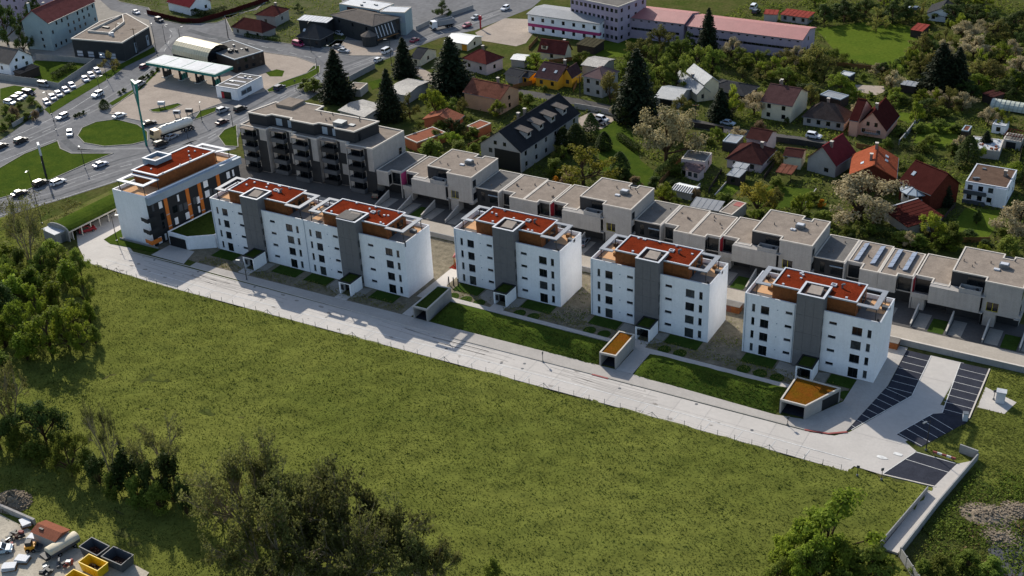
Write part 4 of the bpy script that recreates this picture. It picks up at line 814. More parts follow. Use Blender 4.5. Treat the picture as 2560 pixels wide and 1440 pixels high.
# ---------------------------------------------------------------- ground, roads, paved areas
def inpoly(P, poly):
    x, y = P[:, 0], P[:, 1]; c = np.zeros(len(P), bool); n = len(poly)
    for i in range(n):
        x0, y0 = poly[i]; x1, y1 = poly[(i + 1) % n]
        m = ((y0 > y) != (y1 > y))
        with np.errstate(divide='ignore', invalid='ignore'):
            c ^= m & (x < (x1 - x0) * (y - y0) / (y1 - y0 + 1e-12) + x0)
    return c
def np_mesh(name, V, F):
    me = bpy.data.meshes.new(name)
    n, k = F.shape
    me.vertices.add(len(V)); me.vertices.foreach_set('co', V.astype(np.float32).ravel())
    me.loops.add(n * k); me.loops.foreach_set('vertex_index', F.astype(np.int32).ravel())
    me.polygons.add(n); me.polygons.foreach_set('loop_start', np.arange(0, n * k, k, dtype=np.int32))
    me.update(calc_edges=True); return me
def vnoise(x, y, seed=0):
    """Cheap smooth value noise."""
    def h(i, j): 
        s = np.sin(i * 127.1 + j * 311.7 + seed * 17.3) * 43758.5453; return s - np.floor(s)
    i, j = np.floor(x), np.floor(y); fx, fy = x - i, y - j
    fx, fy = fx * fx * (3 - 2 * fx), fy * fy * (3 - 2 * fy)
    return (h(i, j) * (1 - fx) + h(i + 1, j) * fx) * (1 - fy) + (h(i, j + 1) * (1 - fx) + h(i + 1, j + 1) * fx) * fy

struct(build(MB().quad((-2600, -1800, -0.35), (2400, -1800, -0.35), (2400, 3200, -0.35), (-2600, 3200, -0.35)), 'terrain', 'ground'))
struct(build(MB().sheet([(-560, 150), (-215, 150), (-205, 168), (-36, 168), (-18, 150), (140, 150), (140, 620), (-560, 620)], 0.0), 'ground', 'ground'))

# meadow in front, gently uneven
mead = [(-300, 184), (-262, 176), (-222, 158), (-211.5, 160.5), (-186, 159.8), (-124, 161.2), (-73, 162.3), (-36.2, 162.5), (-35.7, 164.2), (-23.0, 164.4), (-26.9, 146.6), (-24.2, 146.2), (-18, 138), (40, 120), (-60, 40), (-142, 60), (-320, 150)]
gx, gy = np.meshgrid(np.arange(-320, 42, 0.6), np.arange(40, 186, 0.6), indexing='ij')
def mz(x, y): return 0.02 + 0.55 * (vnoise(x / 22, y / 16, 3) - 0.5) * np.clip((160 - y) / 25, 0, 1) + 0.34 * (vnoise(x / 3.6, y / 2.0, 1) - .5) + 0.2 * vnoise(x / 1.5, y / 0.9, 2) - 0.1
V = np.stack([gx.ravel(), gy.ravel(), mz(gx, gy).ravel()], 1)
nx_, ny_ = gx.shape
I0 = (np.arange(nx_ - 1)[:, None] * ny_ + np.arange(ny_ - 1)[None, :]).ravel()
Fq = np.stack([I0, I0 + ny_, I0 + ny_ + 1, I0 + 1], 1)
cen = V[Fq].mean(1)
HOLES = [inset(ccw(p[2]), .4) for p in PATCHES if p[0] in ('storage_yard', 'gravel_lot')] + [[(-21.5, 190), (-17, 190), (-15.8, 194.5), (-21.5, 197)]]
keep = inpoly(cen[:, :2], mead)
for hq in HOLES: keep &= ~inpoly(cen[:, :2], hq)
struct(link('meadow', np_mesh('meadow', V, Fq[keep]), 'meadow'))

def blades(name, poly, n, zf, hgt, wid, mat, clump=0.5, seed=5):
    g = np.random.default_rng(seed)
    xs = np.array([p[0] for p in poly]); ys = np.array([p[1] for p in poly])
    P = np.stack([g.uniform(xs.min(), xs.max(), n), g.uniform(ys.min(), ys.max(), n)], 1)
    P = P[inpoly(P, poly)]
    for hq in HOLES: P = P[~inpoly(P, hq)]
    dens = vnoise(P[:, 0] / 2.6, P[:, 1] / 1.7, 9) * 0.6 + vnoise(P[:, 0] / 9, P[:, 1] / 6, 4) * 0.4
    P = P[g.random(len(P)) < np.clip(0.6 + (dens - 0.5) * 2.2 * clump, 0.12, 1)]
    m = len(P); z = zf(P[:, 0], P[:, 1]); a = g.uniform(0, 2 * np.pi, m); h = hgt * g.uniform(0.5, 1.4, m); w = wid * g.uniform(0.6, 1.4, m)
    la = g.normal(0.6, 0.7, m); ll = h * g.uniform(0.3, 1.1, m)
    dx, dy = np.cos(a) * w / 2, np.sin(a) * w / 2
    A = np.stack([P[:, 0] - dx, P[:, 1] - dy, z - 0.03], 1); B = np.stack([P[:, 0] + dx, P[:, 1] + dy, z - 0.03], 1)
    C = np.stack([P[:, 0] + np.cos(la) * ll, P[:, 1] + np.sin(la) * ll, z + h], 1)
    VV = np.stack([A, B, C], 1).reshape(-1, 3)
    return stuff(link(name, np_mesh(name, VV, np.arange(3 * m).reshape(-1, 3)), mat))
vis = [(-275, 178), (-222, 158), (-211.5, 160.5), (-186, 159.8), (-124, 161.2), (-73, 162.3), (-36.2, 162.5), (-35.7, 164.2), (-23.0, 164.4), (-27, 146.6), (-18, 138), (2, 150), (-142, 74)]
g1 = blades('tall_grass', vis, 380000, mz, 0.17, 0.24, 'blade', .3); tag(g1, 'tall wild grass covering the meadow before the road', 'grass')
g2 = blades('tall_grass', vis, 22000, mz, 0.3, 0.3, 'blade_dark', .9, 8); tag(g2, 'darker coarse tussocks scattered through the meadow', 'grass')

g3 = blades('short_grass', [(-21.6, 186), (-27, 174), (-22, 173), (-17.8, 175.6), (-21, 160), (-23, 147), (10, 130), (20, 204), (-21.6, 204)], 90000, lambda x, y: x * 0 + .03, .25, .2, 'blade', .5, 12); tag(g3, 'grass on the slope right of the parking stalls', 'grass')
LV = {0: 0.012, 1: 0.03, 2: 0.055, 3: 0.08, 4: 0.105}
for name, mat, pts, lev, kerb in PATCHES:
    o = struct(build(MB().sheet(pts, LV[lev]), name, mat))
    if kerb:
        build(MB().ring(pts, 0.22, 0.0, LV[lev] + 0.11), 'kerb', 'kerb', o)

# worn lanes and painted lines on the town roads
for pts, w, mat, dash, lev in MARKS:
    main = bpy.data.objects['main_road']
    z = 0.038 if lev == 0 else 0.046
    if not dash:
        n = len(pts); P_ = [Vector(p) for p in pts]; Lf, Rt = [], []
        for i in range(n):
            d = (P_[min(n - 1, i + 1)] - P_[max(0, i - 1)]).normalized(); q = Vector((-d.y, d.x)) * w / 2
            Lf.append(P_[i] + q); Rt.append(P_[i] - q)
        build(MB().add([(p.x, p.y, z) for p in Rt + Lf], [(i, i + 1, n + i + 1, n + i) for i in range(n - 1)]), 'lane_line' if lev else 'lane_wear', mat, main)
        continue
    for a, b in zip(pts, pts[1:]):
        a, b = Vector(a), Vector(b); L_ = (b - a).length; k = int(L_ / 6)
        for i in range(k):
            p = a.lerp(b, i / k); q = a.lerp(b, (i + .5) / k); d = (q - p).normalized(); nn = Vector((-d.y, d.x)) * w / 2
            build(MB().sheet([tuple(p - nn), tuple(q - nn), tuple(q + nn), tuple(p + nn)], z), 'lane_dash', mat, main)

# concrete service road in slabs
XA, XB = -211.0, -36.2
def rlow(x): return float(np.interp(x, [-211, -186, -124, -73, -36], [160.4, 159.9, 161.2, 162.3, 162.4]))
def rup(x): return float(np.interp(x, [-211, -203, -145, -117, -85, -45, -36], [168.2, 168.5, 168.9, 168.9, 169.6, 170.2, 172]))
road = struct(build(MB().sheet([(XA, rlow(XA))] + [(x, rlow(x)) for x in (-186, -124, -73, -36.2)] + [(-35.7, 164.3), (-31.1, 164.1), (-27.7, 172.8), (-31.9, 176), (-27.5, 184.8), (-26.6, 203.4), (-32.6, 203.4), (-32.4, 188.5), (-39.0, 173.2), (-41, 171), (-45, 170.1), (-85, 169.6), (-145, 168.9), (-211, 168.2)], 0.03), 'service_road', 'concrete'))
xs = np.linspace(-209, -45, 29)
for i in range(len(xs) - 1):
    x0, x1 = xs[i] + 0.02, xs[i + 1] - 0.02
    m0, m1 = 0.47 * rlow(x0) + 0.53 * rup(x0), 0.47 * rlow(x1) + 0.53 * rup(x1)
    build(MB().sheet([(x0, rlow(x0) + .05), (x1, rlow(x1) + .05), (x1, m1 - 0.02), (x0, m0 - 0.02)], 0.05), 'slab', 'slab', road)
    build(MB().sheet([(x0, m0 + .02), (x1, m1 + .02), (x1, rup(x1) - .08), (x0, rup(x0) - .08)], 0.05), 'slab', 'slab', road)
for y0, y1, xa, xb in ((173.5, 180, -38.5, -30.5), (180, 188, -34.5, -28.2), (188.2, 195.5, -32.3, -27.4), (195.6, 203.2, -32.3, -27)):
    build(MB().sheet([(xa, y0), (xb, y0), (xb + (3.0 if y0 < 188 else 0.3), y1 - 0.03), (xa + (3.6 if y0 < 180 else (2.2 if y0 < 188 else 0.05)), y1 - 0.03)], 0.05), 'slab', 'slab', road)
def line(parent, p, q, w=0.12, z=0.075, mat='whitepaint', name='painted_line'):
    p, q = Vector(p), Vector(q); d = (q - p).normalized(); n = Vector((-d.y, d.x)) * w / 2
    return build(MB().sheet([tuple(p - n), tuple(q - n), tuple(q + n), tuple(p + n)], z), name, mat, parent)
for xa, xb in ((-206, -172), (-172, -124), (-124, -80), (-80, -36.5)):
    k = lambda x: rlow(x) + (2.9 if x < -160 else 3.3)
    line(road, (xa, k(xa)), (xb - .05, k(xb)), 0.16)
for x in np.arange(-203, -38, 5.9):
    line(road, (x, rlow(x) + 0.1), (x + 0.25, rlow(x) + 2.85), 0.10)
for xa, xb in ((-205, -145), (-145, -118)): line(road, (xa, rup(xa) - 0.25), (xb, rup(xb) - 0.25), 0.22, 0.076, 'concrete')

# drains, oil spots and tyre marks on the slabs
gd = random.Random(5)
for k in range(14):
    x = gd.uniform(-200, -45); y = gd.choice((rlow(x) + 5.6, rup(x) - .6, rlow(x) + 3.9)); build(MB().sheet([(x + .3 * math.cos(q), y + .3 * math.sin(q)) for q in [i * math.pi / 4 for i in range(8)]], .062), 'drain_cover', 'panelgrey', road)
mk('stain', '#8f8a84', 0.92, 0.12, 0.6); mk('repair', '#a29d97', 0.92, 0.08, 0.4)
for k in range(46):
    x = gd.uniform(-207, -42); y = rlow(x) + gd.uniform(.6, 8); s_ = gd.uniform(.15, .6)
    build(MB().sheet([(x + s_ * gd.uniform(.6, 1.6) * math.cos(q), y + s_ * gd.uniform(.5, .9) * math.sin(q)) for q in [i * math.pi / 4 for i in range(8)]], .056), 'oil_stain', 'stain', road)
for k in range(12):
    x = gd.uniform(-200, -60); y = rlow(x) + gd.uniform(4.2, 7); L_ = gd.uniform(8, 26); c = gd.uniform(-.8, .8)
    for o_ in (0, 1.5):
        q = [(x + L_ * i / 8, y + o_ * .9 + c * math.sin(i / 8 * 2.4)) for i in range(9)]
        q = [(a, min(b, rup(a) - .4)) for a, b in q]
        build(MB().add([(a, b, .058) for a, b in q] + [(a, b + .2, .058) for a, b in q], [(i, i + 1, 10 + i, 9 + i) for i in range(8)]), 'tyre_mark', 'repair', road)

# pavement, kerbs, black stalls
struct(build(MB().prism([(-186, 169.2), (-145, 169.2), (-117.1, 169.2), (-117.1, 172.4), (-131, 172.4), (-186, 171.2)], 0.0, 0.075), 'pavement', 'pavement'))
pav = struct(build(MB().prism([(-117, 169.2), (-85, 169.9), (-46, 170.5), (-42, 171.2), (-39.6, 173), (-37, 189.8), (-37, 204), (-42, 204), (-42.6, 181.4), (-47, 173.2), (-52, 172.3), (-83, 173), (-117, 172.4)], 0.0, 0.14), 'pavement', 'pavement'))
build(MB().prism([(-46, 170.15), (-42, 170.85), (-39.2, 172.8), (-39.6, 173.0), (-42.1, 171.2), (-46, 170.5)], 0.02, 0.16), 'kerb', 'redpaint', pav)
build(MB().prism([(-86.3, 169.45), (-83, 169.5), (-83, 169.85), (-86.3, 169.8)], 0.02, 0.16), 'kerb', 'redpaint', pav)
build(MB().prism([(-211, 168.3), (-186, 169.0), (-117, 169.0), (-117, 169.18), (-186, 169.18), (-211, 168.6)], 0.0, 0.085), 'kerb', 'rimbeige', pav)
build(MB().prism([(-117, 169.0), (-85, 169.68), (-46, 170.28), (-46, 170.47), (-85, 169.88), (-117, 169.18)], 0.0, 0.15), 'kerb', 'kerb', pav)
stL = struct(build(MB().sheet([(-37, 203.2), (-32.6, 203.2), (-32.5, 188.6), (-39.4, 173.2), (-43.2, 175.3), (-36.9, 190)], 0.062), 'parking_stalls', 'blackasphalt'))
for i in range(6):
    y = 201.2 - i * 2.35; line(stL, (-36.8, y), (-32.6, y - 0.1), 0.09, 0.085)
for i in range(8):
    t = (i + 0.6) / 8.3; a = Vector((-36.9, 190)).lerp(Vector((-43.2, 175.3)), t); b = Vector((-32.5, 188.6)).lerp(Vector((-39.2, 173.6)), t); line(stL, a, b, 0.09, 0.085)
line(stL, (-32.5, 203.2), (-32.4, 188.6), 0.13, 0.086); line(stL, (-32.4, 188.5), (-38.9, 173.9), 0.13, 0.087)
stR = struct(build(MB().sheet([(-27.2, 203.2), (-22.2, 203.2), (-21.8, 186), (-26.4, 185.6)], 0.062), 'parking_stalls', 'blackasphalt'))
for i in range(7): y = 201 - i * 2.35; line(stR, (-27, y), (-22.2, y - 0.1), 0.09, 0.085)
line(stR, (-27.2, 203.2), (-26.5, 185.8), 0.13, 0.086)
build(MB().box(-22.2, -21.95, 186, 203.3, 0, 0.16), 'kerb', 'rimbeige', stR)
stM = struct(build(MB().sheet([(-27.9, 184.6), (-26.5, 185.55), (-21.95, 185.9), (-22.3, 184.2), (-23.4, 182.2), (-27.4, 174.2), (-31.8, 176)], 0.063), 'parking_stalls', 'blackasphalt'))
for i in range(5):
    t = (i + 0.4) / 4.6; line(stM, Vector((-27.9, 184.6)).lerp(Vector((-31.8, 176)), t), Vector((-23.4, 182.2)).lerp(Vector((-27.4, 174.2)), t), 0.09, 0.085)
line(stM, (-27.9, 184.6), (-31.9, 176), 0.12, 0.086)
stB = struct(build(MB().sheet([(-27.7, 172.4), (-21.2, 172.2), (-22.9, 164.9), (-31, 164.3)], 0.063), 'parking_stalls', 'blackasphalt'))
line(stB, (-27.7, 172.5), (-21.3, 172.3), 0.16, 0.085); line(stB, (-28.7, 169.8), (-21.8, 169.4), 0.1, 0.085); line(stB, (-27.8, 172.4), (-31, 164.3), 0.12, 0.086)
build(MB().prism([(-31, 164.05), (-22.7, 164.65), (-22.7, 164.88), (-31, 164.28)], 0, 0.15), 'kerb', 'rimbeige', stB)
def blob(c, rx, ry, n=10, seed=1):
    g = random.Random(seed); return [(c[0] + rx * math.cos(2 * math.pi * i / n) * g.uniform(.8, 1.2), c[1] + ry * math.sin(2 * math.pi * i / n) * g.uniform(.8, 1.2)) for i in range(n)]
for i, c in enumerate(((-32.3, 168.6), (-30.2, 170.6))): build(MB().sheet(blob(c, 0.9, 0.45, 8, i), 0.08), 'painted_symbol', 'whitepaint', road)

# courtyard, back road, retaining wall
struct(build(MB().sheet([(-186, 171.3), (-131.2, 172.5), (-131.2, 204.4), (-200, 204.4), (-200, 172)], 0.04), 'courtyard', 'gravelbed'))
struct(build(MB().sheet([(-131, 181.2), (-42.8, 181.6), (-42.8, 204.3), (-131, 204.3)], 0.04), 'courtyard', 'gravelbed'))
struct(build(MB().prism([(-131, 181.2), (-88, 181.3), (-82.5, 180.8), (-56, 180.8), (-52, 181.4), (-52, 182.4), (-56, 182.3), (-82, 182.4), (-131, 182.7)], 0.0, 0.16), 'garden_path', 'concrete'))
struct(build(MB().prism([(-83, 173), (-79.6, 173), (-79.6, 180.8), (-82.9, 180.8)], 0.0, 0.15), 'garden_path', 'concrete'))
struct(build(MB().prism([(-131, 172.5), (-128.8, 172.4), (-128.8, 186), (-131, 190)], 0.0, 0.15), 'garden_path', 'concrete'))
struct(build(MB().sheet([(-132.5, 180), (-129.3, 180), (-129.3, 204), (-132.5, 204)], 0.052), 'garden_path', 'concrete'))
struct(build(MB().sheet([(-230, 205.2), (20, 205.2), (20, 211.2), (-230, 211.2)], 0.07), 'back_road', 'backroad'))
struct(build(MB().sheet([(-230, 211.3), (20, 211.3), (20, 222), (-230, 222)], 0.045), 'forecourt', 'darkasphalt'))
rw = thing('retaining_wall', 'grey concrete retaining wall along the back road above the parking stalls', 'wall', (-41, 204.6, 0))
for i in range(15):
    build(MB().box(i * 3.0 + 0.015, i * 3.0 + 2.985, 0, 0.35, 0, 1.25), 'panel', 'concretewall', rw)
build(MB().box(0, 45, -0.04, 0.39, 1.252, 1.34), 'coping', 'rimbeige', rw)
rw = thing('retaining_wall', 'low concrete wall behind the white blocks beside the beige road', 'wall', (-200, 204.7, 0))
for i in range(52):
    build(MB().box(i * 3.0 + 0.015, i * 3.0 + 2.985, 0, 0.25, 0, 1.2), 'panel', 'concretewall', rw)

# grass berms between the pavement and the path
def berm(x0, x1, i):
    nx, ny = int((x1 - x0) / 0.7), 14
    X, Y = np.meshgrid(np.linspace(x0, x1, nx), np.linspace(172.6, 181.0, ny), indexing='ij')
    t = (Y - 172.6) / 8.4
    prof = np.interp(t, [0, .1, .38, .48, .8, 1], [0.03, 0.35, 1.35, 1.5, 1.0, 0.15])
    e = np.clip(np.minimum(X - x0, x1 - X) / 1.6, 0, 1)
    Z = 0.05 + prof * (0.15 + .85 * e) + 0.16 * (vnoise(X / 1.1, Y / 1.1, i) - .5) * e
    VV = np.stack([X.ravel(), Y.ravel(), Z.ravel()], 1)
    k = (np.arange(nx - 1)[:, None] * ny + np.arange(ny - 1)[None, :]).ravel()
    o = struct(link('grass_berm', np_mesh('berm', VV, np.stack([k, k + ny, k + ny + 1, k + 1], 1)), 'lawn'))
    zf = lambda x, y: 0.05 + np.interp((y - 172.6) / 8.4, [0, .1, .38, .48, .8, 1], [0.03, 0.35, 1.35, 1.5, 1.0, 0.15]) * (.15 + .85 * np.clip(np.minimum(x - x0, x1 - x) / 1.6, 0, 1))
    b = blades('tall_grass', [(x0, 172.7), (x1, 172.7), (x1, 178), (x0, 178)], int((x1 - x0) * 90), zf, 0.3, 0.2, 'blade_dark', 0.5, 30 + i)
    tag(b, 'rough grass on the bank %s' % ('between the first two garage roofs' if i == 1 else 'between the two golden garage roofs'), 'grass')
berm(-124.2, -87.0, 1); berm(-79.4, -52.0, 2)
struct(build(MB().sheet([(-21, 184), (20, 184), (20, 204.4), (-21.9, 204.4)], 0.02), 'lawn', 'meadow'))
struct(build(MB().sheet([(-22, 172.8), (40, 140), (40, 184.5), (-21, 184.5), (-27, 174.2)], 0.021), 'lawn', 'meadow'))
struct(build(MB().sheet([(-21.5, 190), (-17, 190), (-15.8, 194.5), (-21.5, 197)], 0.07), 'garden_path', 'concrete'))

# ramp with walls at the right
ramp = struct(build(MB().prism([(-23.0, 164.6), (-21.1, 172.2), (-18.6, 174.6), (-21.6, 160.4), (-24.0, 146.6), (-26.4, 146.7), (-23.7, 162.8)], -0.3, 0.1), 'footpath', 'concrete'))
def wall_run(name, label, pts, h, th, panel, mat, cat='wall', post=None, cap=None, hh=None):
    t = thing(name, label, cat, (pts[0][0], pts[0][1], 0))
    for (xa, ya), (xb, yb) in zip(pts, pts[1:]):
        L_ = math.hypot(xb - xa, yb - ya); n = max(1, round(L_ / panel)); a = math.atan2(yb - ya, xb - xa); st = L_ / n
        me = cached((name, round(st, 2), h, th), lambda: MB().box(0.02, st - 0.02, -th / 2, th / 2, -0.2, h).mesh('panel'))
        for i in range(n):
            p = (xa - pts[0][0] + math.cos(a) * st * i, ya - pts[0][1] + math.sin(a) * st * i, 0)
            link('panel', me, mat, t, p, a)
            if post:
                pm = cached((name, 'post', h, post), lambda: MB().box(-post / 2, post / 2, -post / 2, post / 2, -0.2, h + 0.1).mesh('post'))
                link('post', pm, mat, t, p, a)
    return t
wall_run('ramp_wall', 'long grey wall on the right side of the sloping footpath', [(-18.4, 175.0), (-21.3, 160.3), (-23.6, 146.6)], 1.3, 0.2, 2.4, 'concretewall')
wall_run('ramp_wall', 'grey panel wall on the left side of the sloping footpath', [(-23.6, 162.9), (-26.7, 146.6)], 1.2, 0.15, 1.9, 'concretewall')
wall_run('ramp_wall', 'short broad concrete end wall at the top of the footpath', [(-21.5, 175.6), (-18.5, 175.1)], 1.7, 0.25, 3.1, 'concretewall')
wall_run('panel_fence', 'grey panel fence running off at the bottom right corner', [(-23.6, 146.2), (-19.8, 141.5), (-15.5, 137.6)], 1.6, 0.12, 2.0, 'concretewall', post=0.2)
# ---------------------------------------------------------------- white apartment blocks
BD = 9.5
ROWS = (10.8, 7.93, 5.07, 2.25)
def holes_unit(ox, s):
    H_ = []
    for k, t in enumerate(ROWS):
        H_.append(('n', (ox + 1.5, ox + 2.1, t - 1.6, t)))
        H_.append(('w', (ox + 3.2, ox + 4.8, t - (1.7 if k < 3 else 2.1), t)))
        H_.append(('s', (ox + 7.9, ox + 9.2, t - 0.5, t)))
        H_.append(('s', (ox + 16.0 + s, ox + 17.4 + s, t - 0.5, t)))
        H_.append(('w', (ox + 20.2 + s * 1.2, ox + 22.0 + s * 1.2, t - (1.7 if k < 3 else 2.1), t)))
        H_.append(('n', (ox + 22.95 + s * 1.25, ox + 23.65 + s * 1.25, t - 1.6, t)))
    return H_
def white_block(x0, y0, W, units, label):
    t = thing('apartment_block', label, 'building', (x0, y0, 0), group='white apartment blocks along the service road')
    uw = W / units; s = 1.0 if units == 2 else 0.0
    Z, TF = 12.7, 11.9
    hl = [h for i in range(units) for h in holes_unit(i * uw, s)]
    m = MB()
    wall_holes(m, (0, 0), (1, 0), W, 0, Z, [h[1] for h in hl])
    m.quad((W, 0, 0), (W, BD, 0), (W, BD, Z), (W, 0, Z)); m.quad((0, BD, 0), (0, 0, 0), (0, 0, Z), (0, BD, Z)); m.quad((W, BD, 0), (0, BD, 0), (0, BD, Z), (W, BD, Z))
    p = 0.22
    for q in (((0, 0), (W, 0), (W - p, p), (p, p)), ((W, 0), (W, BD), (W - p, BD - p), (W - p, p)), ((W, BD), (0, BD), (p, BD - p), (W - p, BD - p)), ((0, BD), (0, 0), (p, p), (p, BD - p))):
        m.quad(*[(a, b, Z) for a, b in q])
    inn = [(p, p), (W - p, p), (W - p, BD - p), (p, BD - p)]
    for i in range(4):
        a, b = inn[i], inn[(i + 1) % 4]; m.quad((b[0], b[1], TF), (a[0], a[1], TF), (a[0], a[1], Z), (b[0], b[1], Z))
    build(m, 'wall', 'white', t)
    build(MB().box(-0.03, W + 0.03, -0.03, p, Z + 0.002, Z + 0.05).box(-.03, p, p + .002, BD - p, Z + .002, Z + .05).box(W - p, W + .03, p + .002, BD - p, Z + .002, Z + .05).box(-.03, W + .03, BD - p + .002, BD + .03, Z + .002, Z + .05), 'parapet_cap', 'trim', t)
    build(MB().sheet(inn, TF), 'terrace_floor', 'terraceshade', t)  # floor colour already holds the shade falling on the terrace
    for kd, h in hl:
        wo = window(t, (0, 0), (1, 0), h, name='door' if kd == 'w' and h[2] < 1 else 'window')
        w_ = round(h[1] - h[0], 2)
        if h[2] > 1 or kd != 'w': link('sill', cached(('sill', w_), lambda: MB().box(-w_ / 2 - .04, w_ / 2 + .04, -.2, .02, -.03, 0).mesh('sill')), 'trim', wo, (0, 0, -(h[3] - h[2]) / 2))
    for i in range(units):
        ox = i * uw; a, b = ox + 4.7, ox + 20.1 + s * 1.0
        ph = build(MB().box(a, b, 1.5, 8.5, TF, 14.72), 'penthouse', 'wood', t)
        build(MB().box(a - .06, b + .06, 1.44, 8.56, 14.722, 14.78).ring([(a - .12, 1.38), (b + .12, 1.38), (b + .12, 8.62), (a - .12, 8.62)], 0.26, 14.785, 15.02), 'roof_edge', 'trim', ph)
        build(MB().sheet([(a + .15, 1.65), (b - .15, 1.65), (b - .15, 8.35), (a + .15, 8.35)], 14.84), 'green_roof', 'sedum', ph)
        for k in range(9):      # cladding boards standing proud
            xx = a + 0.05 + k * (b - a) / 9; build(MB().box(xx, xx + (b - a) / 9 - 0.05, 1.46, 1.498, TF + .05, 14.68), 'cladding_panel', 'wood', ph)
        build(MB().box(b + .002, b + .05, 3.2, 4.2, TF + .02, TF + 2.1), 'door', 'door', ph)
        build(MB().box(b + .002, b + .05, 5.2, 7.4, TF + .5, TF + 2.1), 'window', 'glass', ph)
        g = random.Random(int(x0 * 7 + i))
        for k in range(9):
            vx, vy = g.uniform(a + 1, b - 1), g.choice((8.0, 2.2, g.uniform(5.2, 8)))
            if ox + 9.3 < vx < ox + 15.5 and vy < 5: continue
            build(MB().box(vx - .2, vx + .2, vy - .16, vy + .16, 14.84, 14.84 + g.uniform(.15, .45)), 'roof_vent', 'trim', ph)
        vx = ox + 16.3; build(MB().tube((vx, 5.6, 14.84), (vx, 5.6, 15.6), .22).tube((vx, 5.6, 15.6), (vx + .5, 5.6, 15.75), .2), 'roof_flue', 'steel', ph)
        bx = ox + 14.2; build(MB().ring([(bx, 5.4), (bx + 1.0, 5.4), (bx + 1.0, 6.3), (bx, 6.3)], .15, 14.84, 15.15), 'roof_hatch', 'trim', ph)
        for dx in (ox + .35, ox + 9.6): build(MB().tube((dx, -.08, .1), (dx, -.08, 12.6), .05, n=5), 'downpipe', 'eavegrey', t)
        for k in range(4): build(MB().box(ox + 6.3, ox + 6.5, -.05, -.002, ROWS[k] - .3, ROWS[k] - .1), 'wall_vent', 'eavegrey', t)
        for k, (fx, fy, fm) in enumerate(((1.2, 7.9, 'darkbrown'), (2.9, 4.2, 'timber'), (22.4, 7.6, 'timber'), (23.6, 6.0, 'panelgrey'))): build(MB().box(ox + fx, ox + fx + (1.4 if k % 2 else .7), fy, fy + .8, TF + .06, TF + .7), 'terrace_furniture', fm, t)
        # stair tower
        tx0, tx1, ty0, ty1, tz = ox + 10.0, ox + 14.9, -0.8, 4.2, 15.5
        tw = MB(); tw.box(tx0, tx1, ty0, ty1, 0, 15.0)
        tw.ring([(tx0, ty0), (tx1, ty0), (tx1, ty1), (tx0, ty1)], 0.3, 15.0, 15.42)
        tower = build(tw, 'stair_tower', 'towergrey', t)
        build(MB().ring([(tx0 - .05, ty0 - .05), (tx1 + .05, ty0 - .05), (tx1 + .05, ty1 + .05), (tx0 - .05, ty1 + .05)], 0.42, 15.422, 15.5), 'tower_rim', 'trim', tower)
        pm = cached('tp', lambda: MB().box(0.02, 1.605, -0.05, 0, 0.02, 3.71).mesh('panel'))
        pm2 = cached('tp2', lambda: MB().box(0, 0.05, 0.02, 1.24, 0.02, 3.71).mesh('panel'))
        for c in range(3):
            for r_ in range(4): link('panel', pm, 'towergrey', tower, (tx0 + .02 + c * 1.62, ty0 - 0.002, .12 + r_ * 3.73))
        build(MB().box(tx0 + .31, tx1 - .31, ty0 + .31, ty1 - .31, 15.002, 15.06), 'tower_roof', 'ruststeel' if units == 1 else 'flatgrey', tower)
        hb = MB(); hb.add([(tx0 + 1.3, .6, 15.07), (tx0 + 3.8, .6, 15.07), (tx0 + 3.8, 2.9, 15.07), (tx0 + 1.3, 2.9, 15.07), (tx0 + 1.3, .6, 15.3), (tx0 + 3.8, .6, 15.3), (tx0 + 3.7, 2.9, 15.75), (tx0 + 1.4, 2.9, 15.75)], [(0, 3, 2, 1), (4, 5, 6, 7), (0, 1, 5, 4), (1, 2, 6, 5), (2, 3, 7, 6), (3, 0, 4, 7)])
        build(hb, 'smoke_hatch', 'apron', tower)
        if units == 2 and i == 1:
            build(MB().box(tx0 - .3, tx1 - .9, ty0 + .3, ty1 - .9, 15.52, 15.66), 'sheet_cover', 'flatgrey', tower)
        for z in (1.0, 3.9, 6.8, 9.6):
            build(MB().box(tx1 + .002, tx1 + .05, -.55, -.1, z, z + 1.5), 'window', 'glass', tower)
        # pergolas
        for side in (0, 1):
            if side == 0: xa, xb, xin = ox + 1.65, ox + 4.55, 1
            else: xa, xb, xin = ox + 20.4 + s, ox + 24.15 + s * 1.9, -1
            if units == 2 and i == 0 and side == 1: xb = ox + 25.6
            pg = build(MB().box(xa, xb, .45, 1.3, 14.86, 15.05).box(xa, xb, 6.9, 7.7, 14.86, 15.05).box(*((xa, xa + .95) if side == 0 else (xb - .95, xb)), 1.302, 6.898, 14.86, 15.05), 'pergola', 'pergola', t)
            px = xa + .3 if side == 0 else xb - .3
            for py in (.8, 7.3): build(MB().box(px - .07, px + .07, py - .07, py + .07, TF, 14.858), 'post', 'darksteel', pg)
            # privacy screen and things on the terrace
            if side == 1: build(MB().box(xb + .1, xb + .5, .3, .36, TF, Z + .5), 'screen', 'darksteel', pg)
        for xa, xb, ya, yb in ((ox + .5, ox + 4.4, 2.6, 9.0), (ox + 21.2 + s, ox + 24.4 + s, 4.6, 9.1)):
            build(MB().box(xa, xb, ya, yb, TF + .005, TF + .05), 'deck', 'terrace', t)  # sunlight on the terrace floor, painted as a peach patch
        # entrance porch
        po = build(MB().box(ox + 12, ox + 12.3, -4.9, -.9, 0, 2.75).box(ox + 14.75, ox + 15.05, -4.9, -.9, 0, 2.75).box(ox + 12, ox + 15.05, -4.9, -.9, 2.752, 3.0), 'entrance_porch', 'white', t)
        build(MB().ring([(ox + 11.95, -4.95), (ox + 15.1, -4.95), (ox + 15.1, -.87), (ox + 11.95, -.87)], .28, 3.002, 3.2), 'porch_edge', 'darksteel', po)
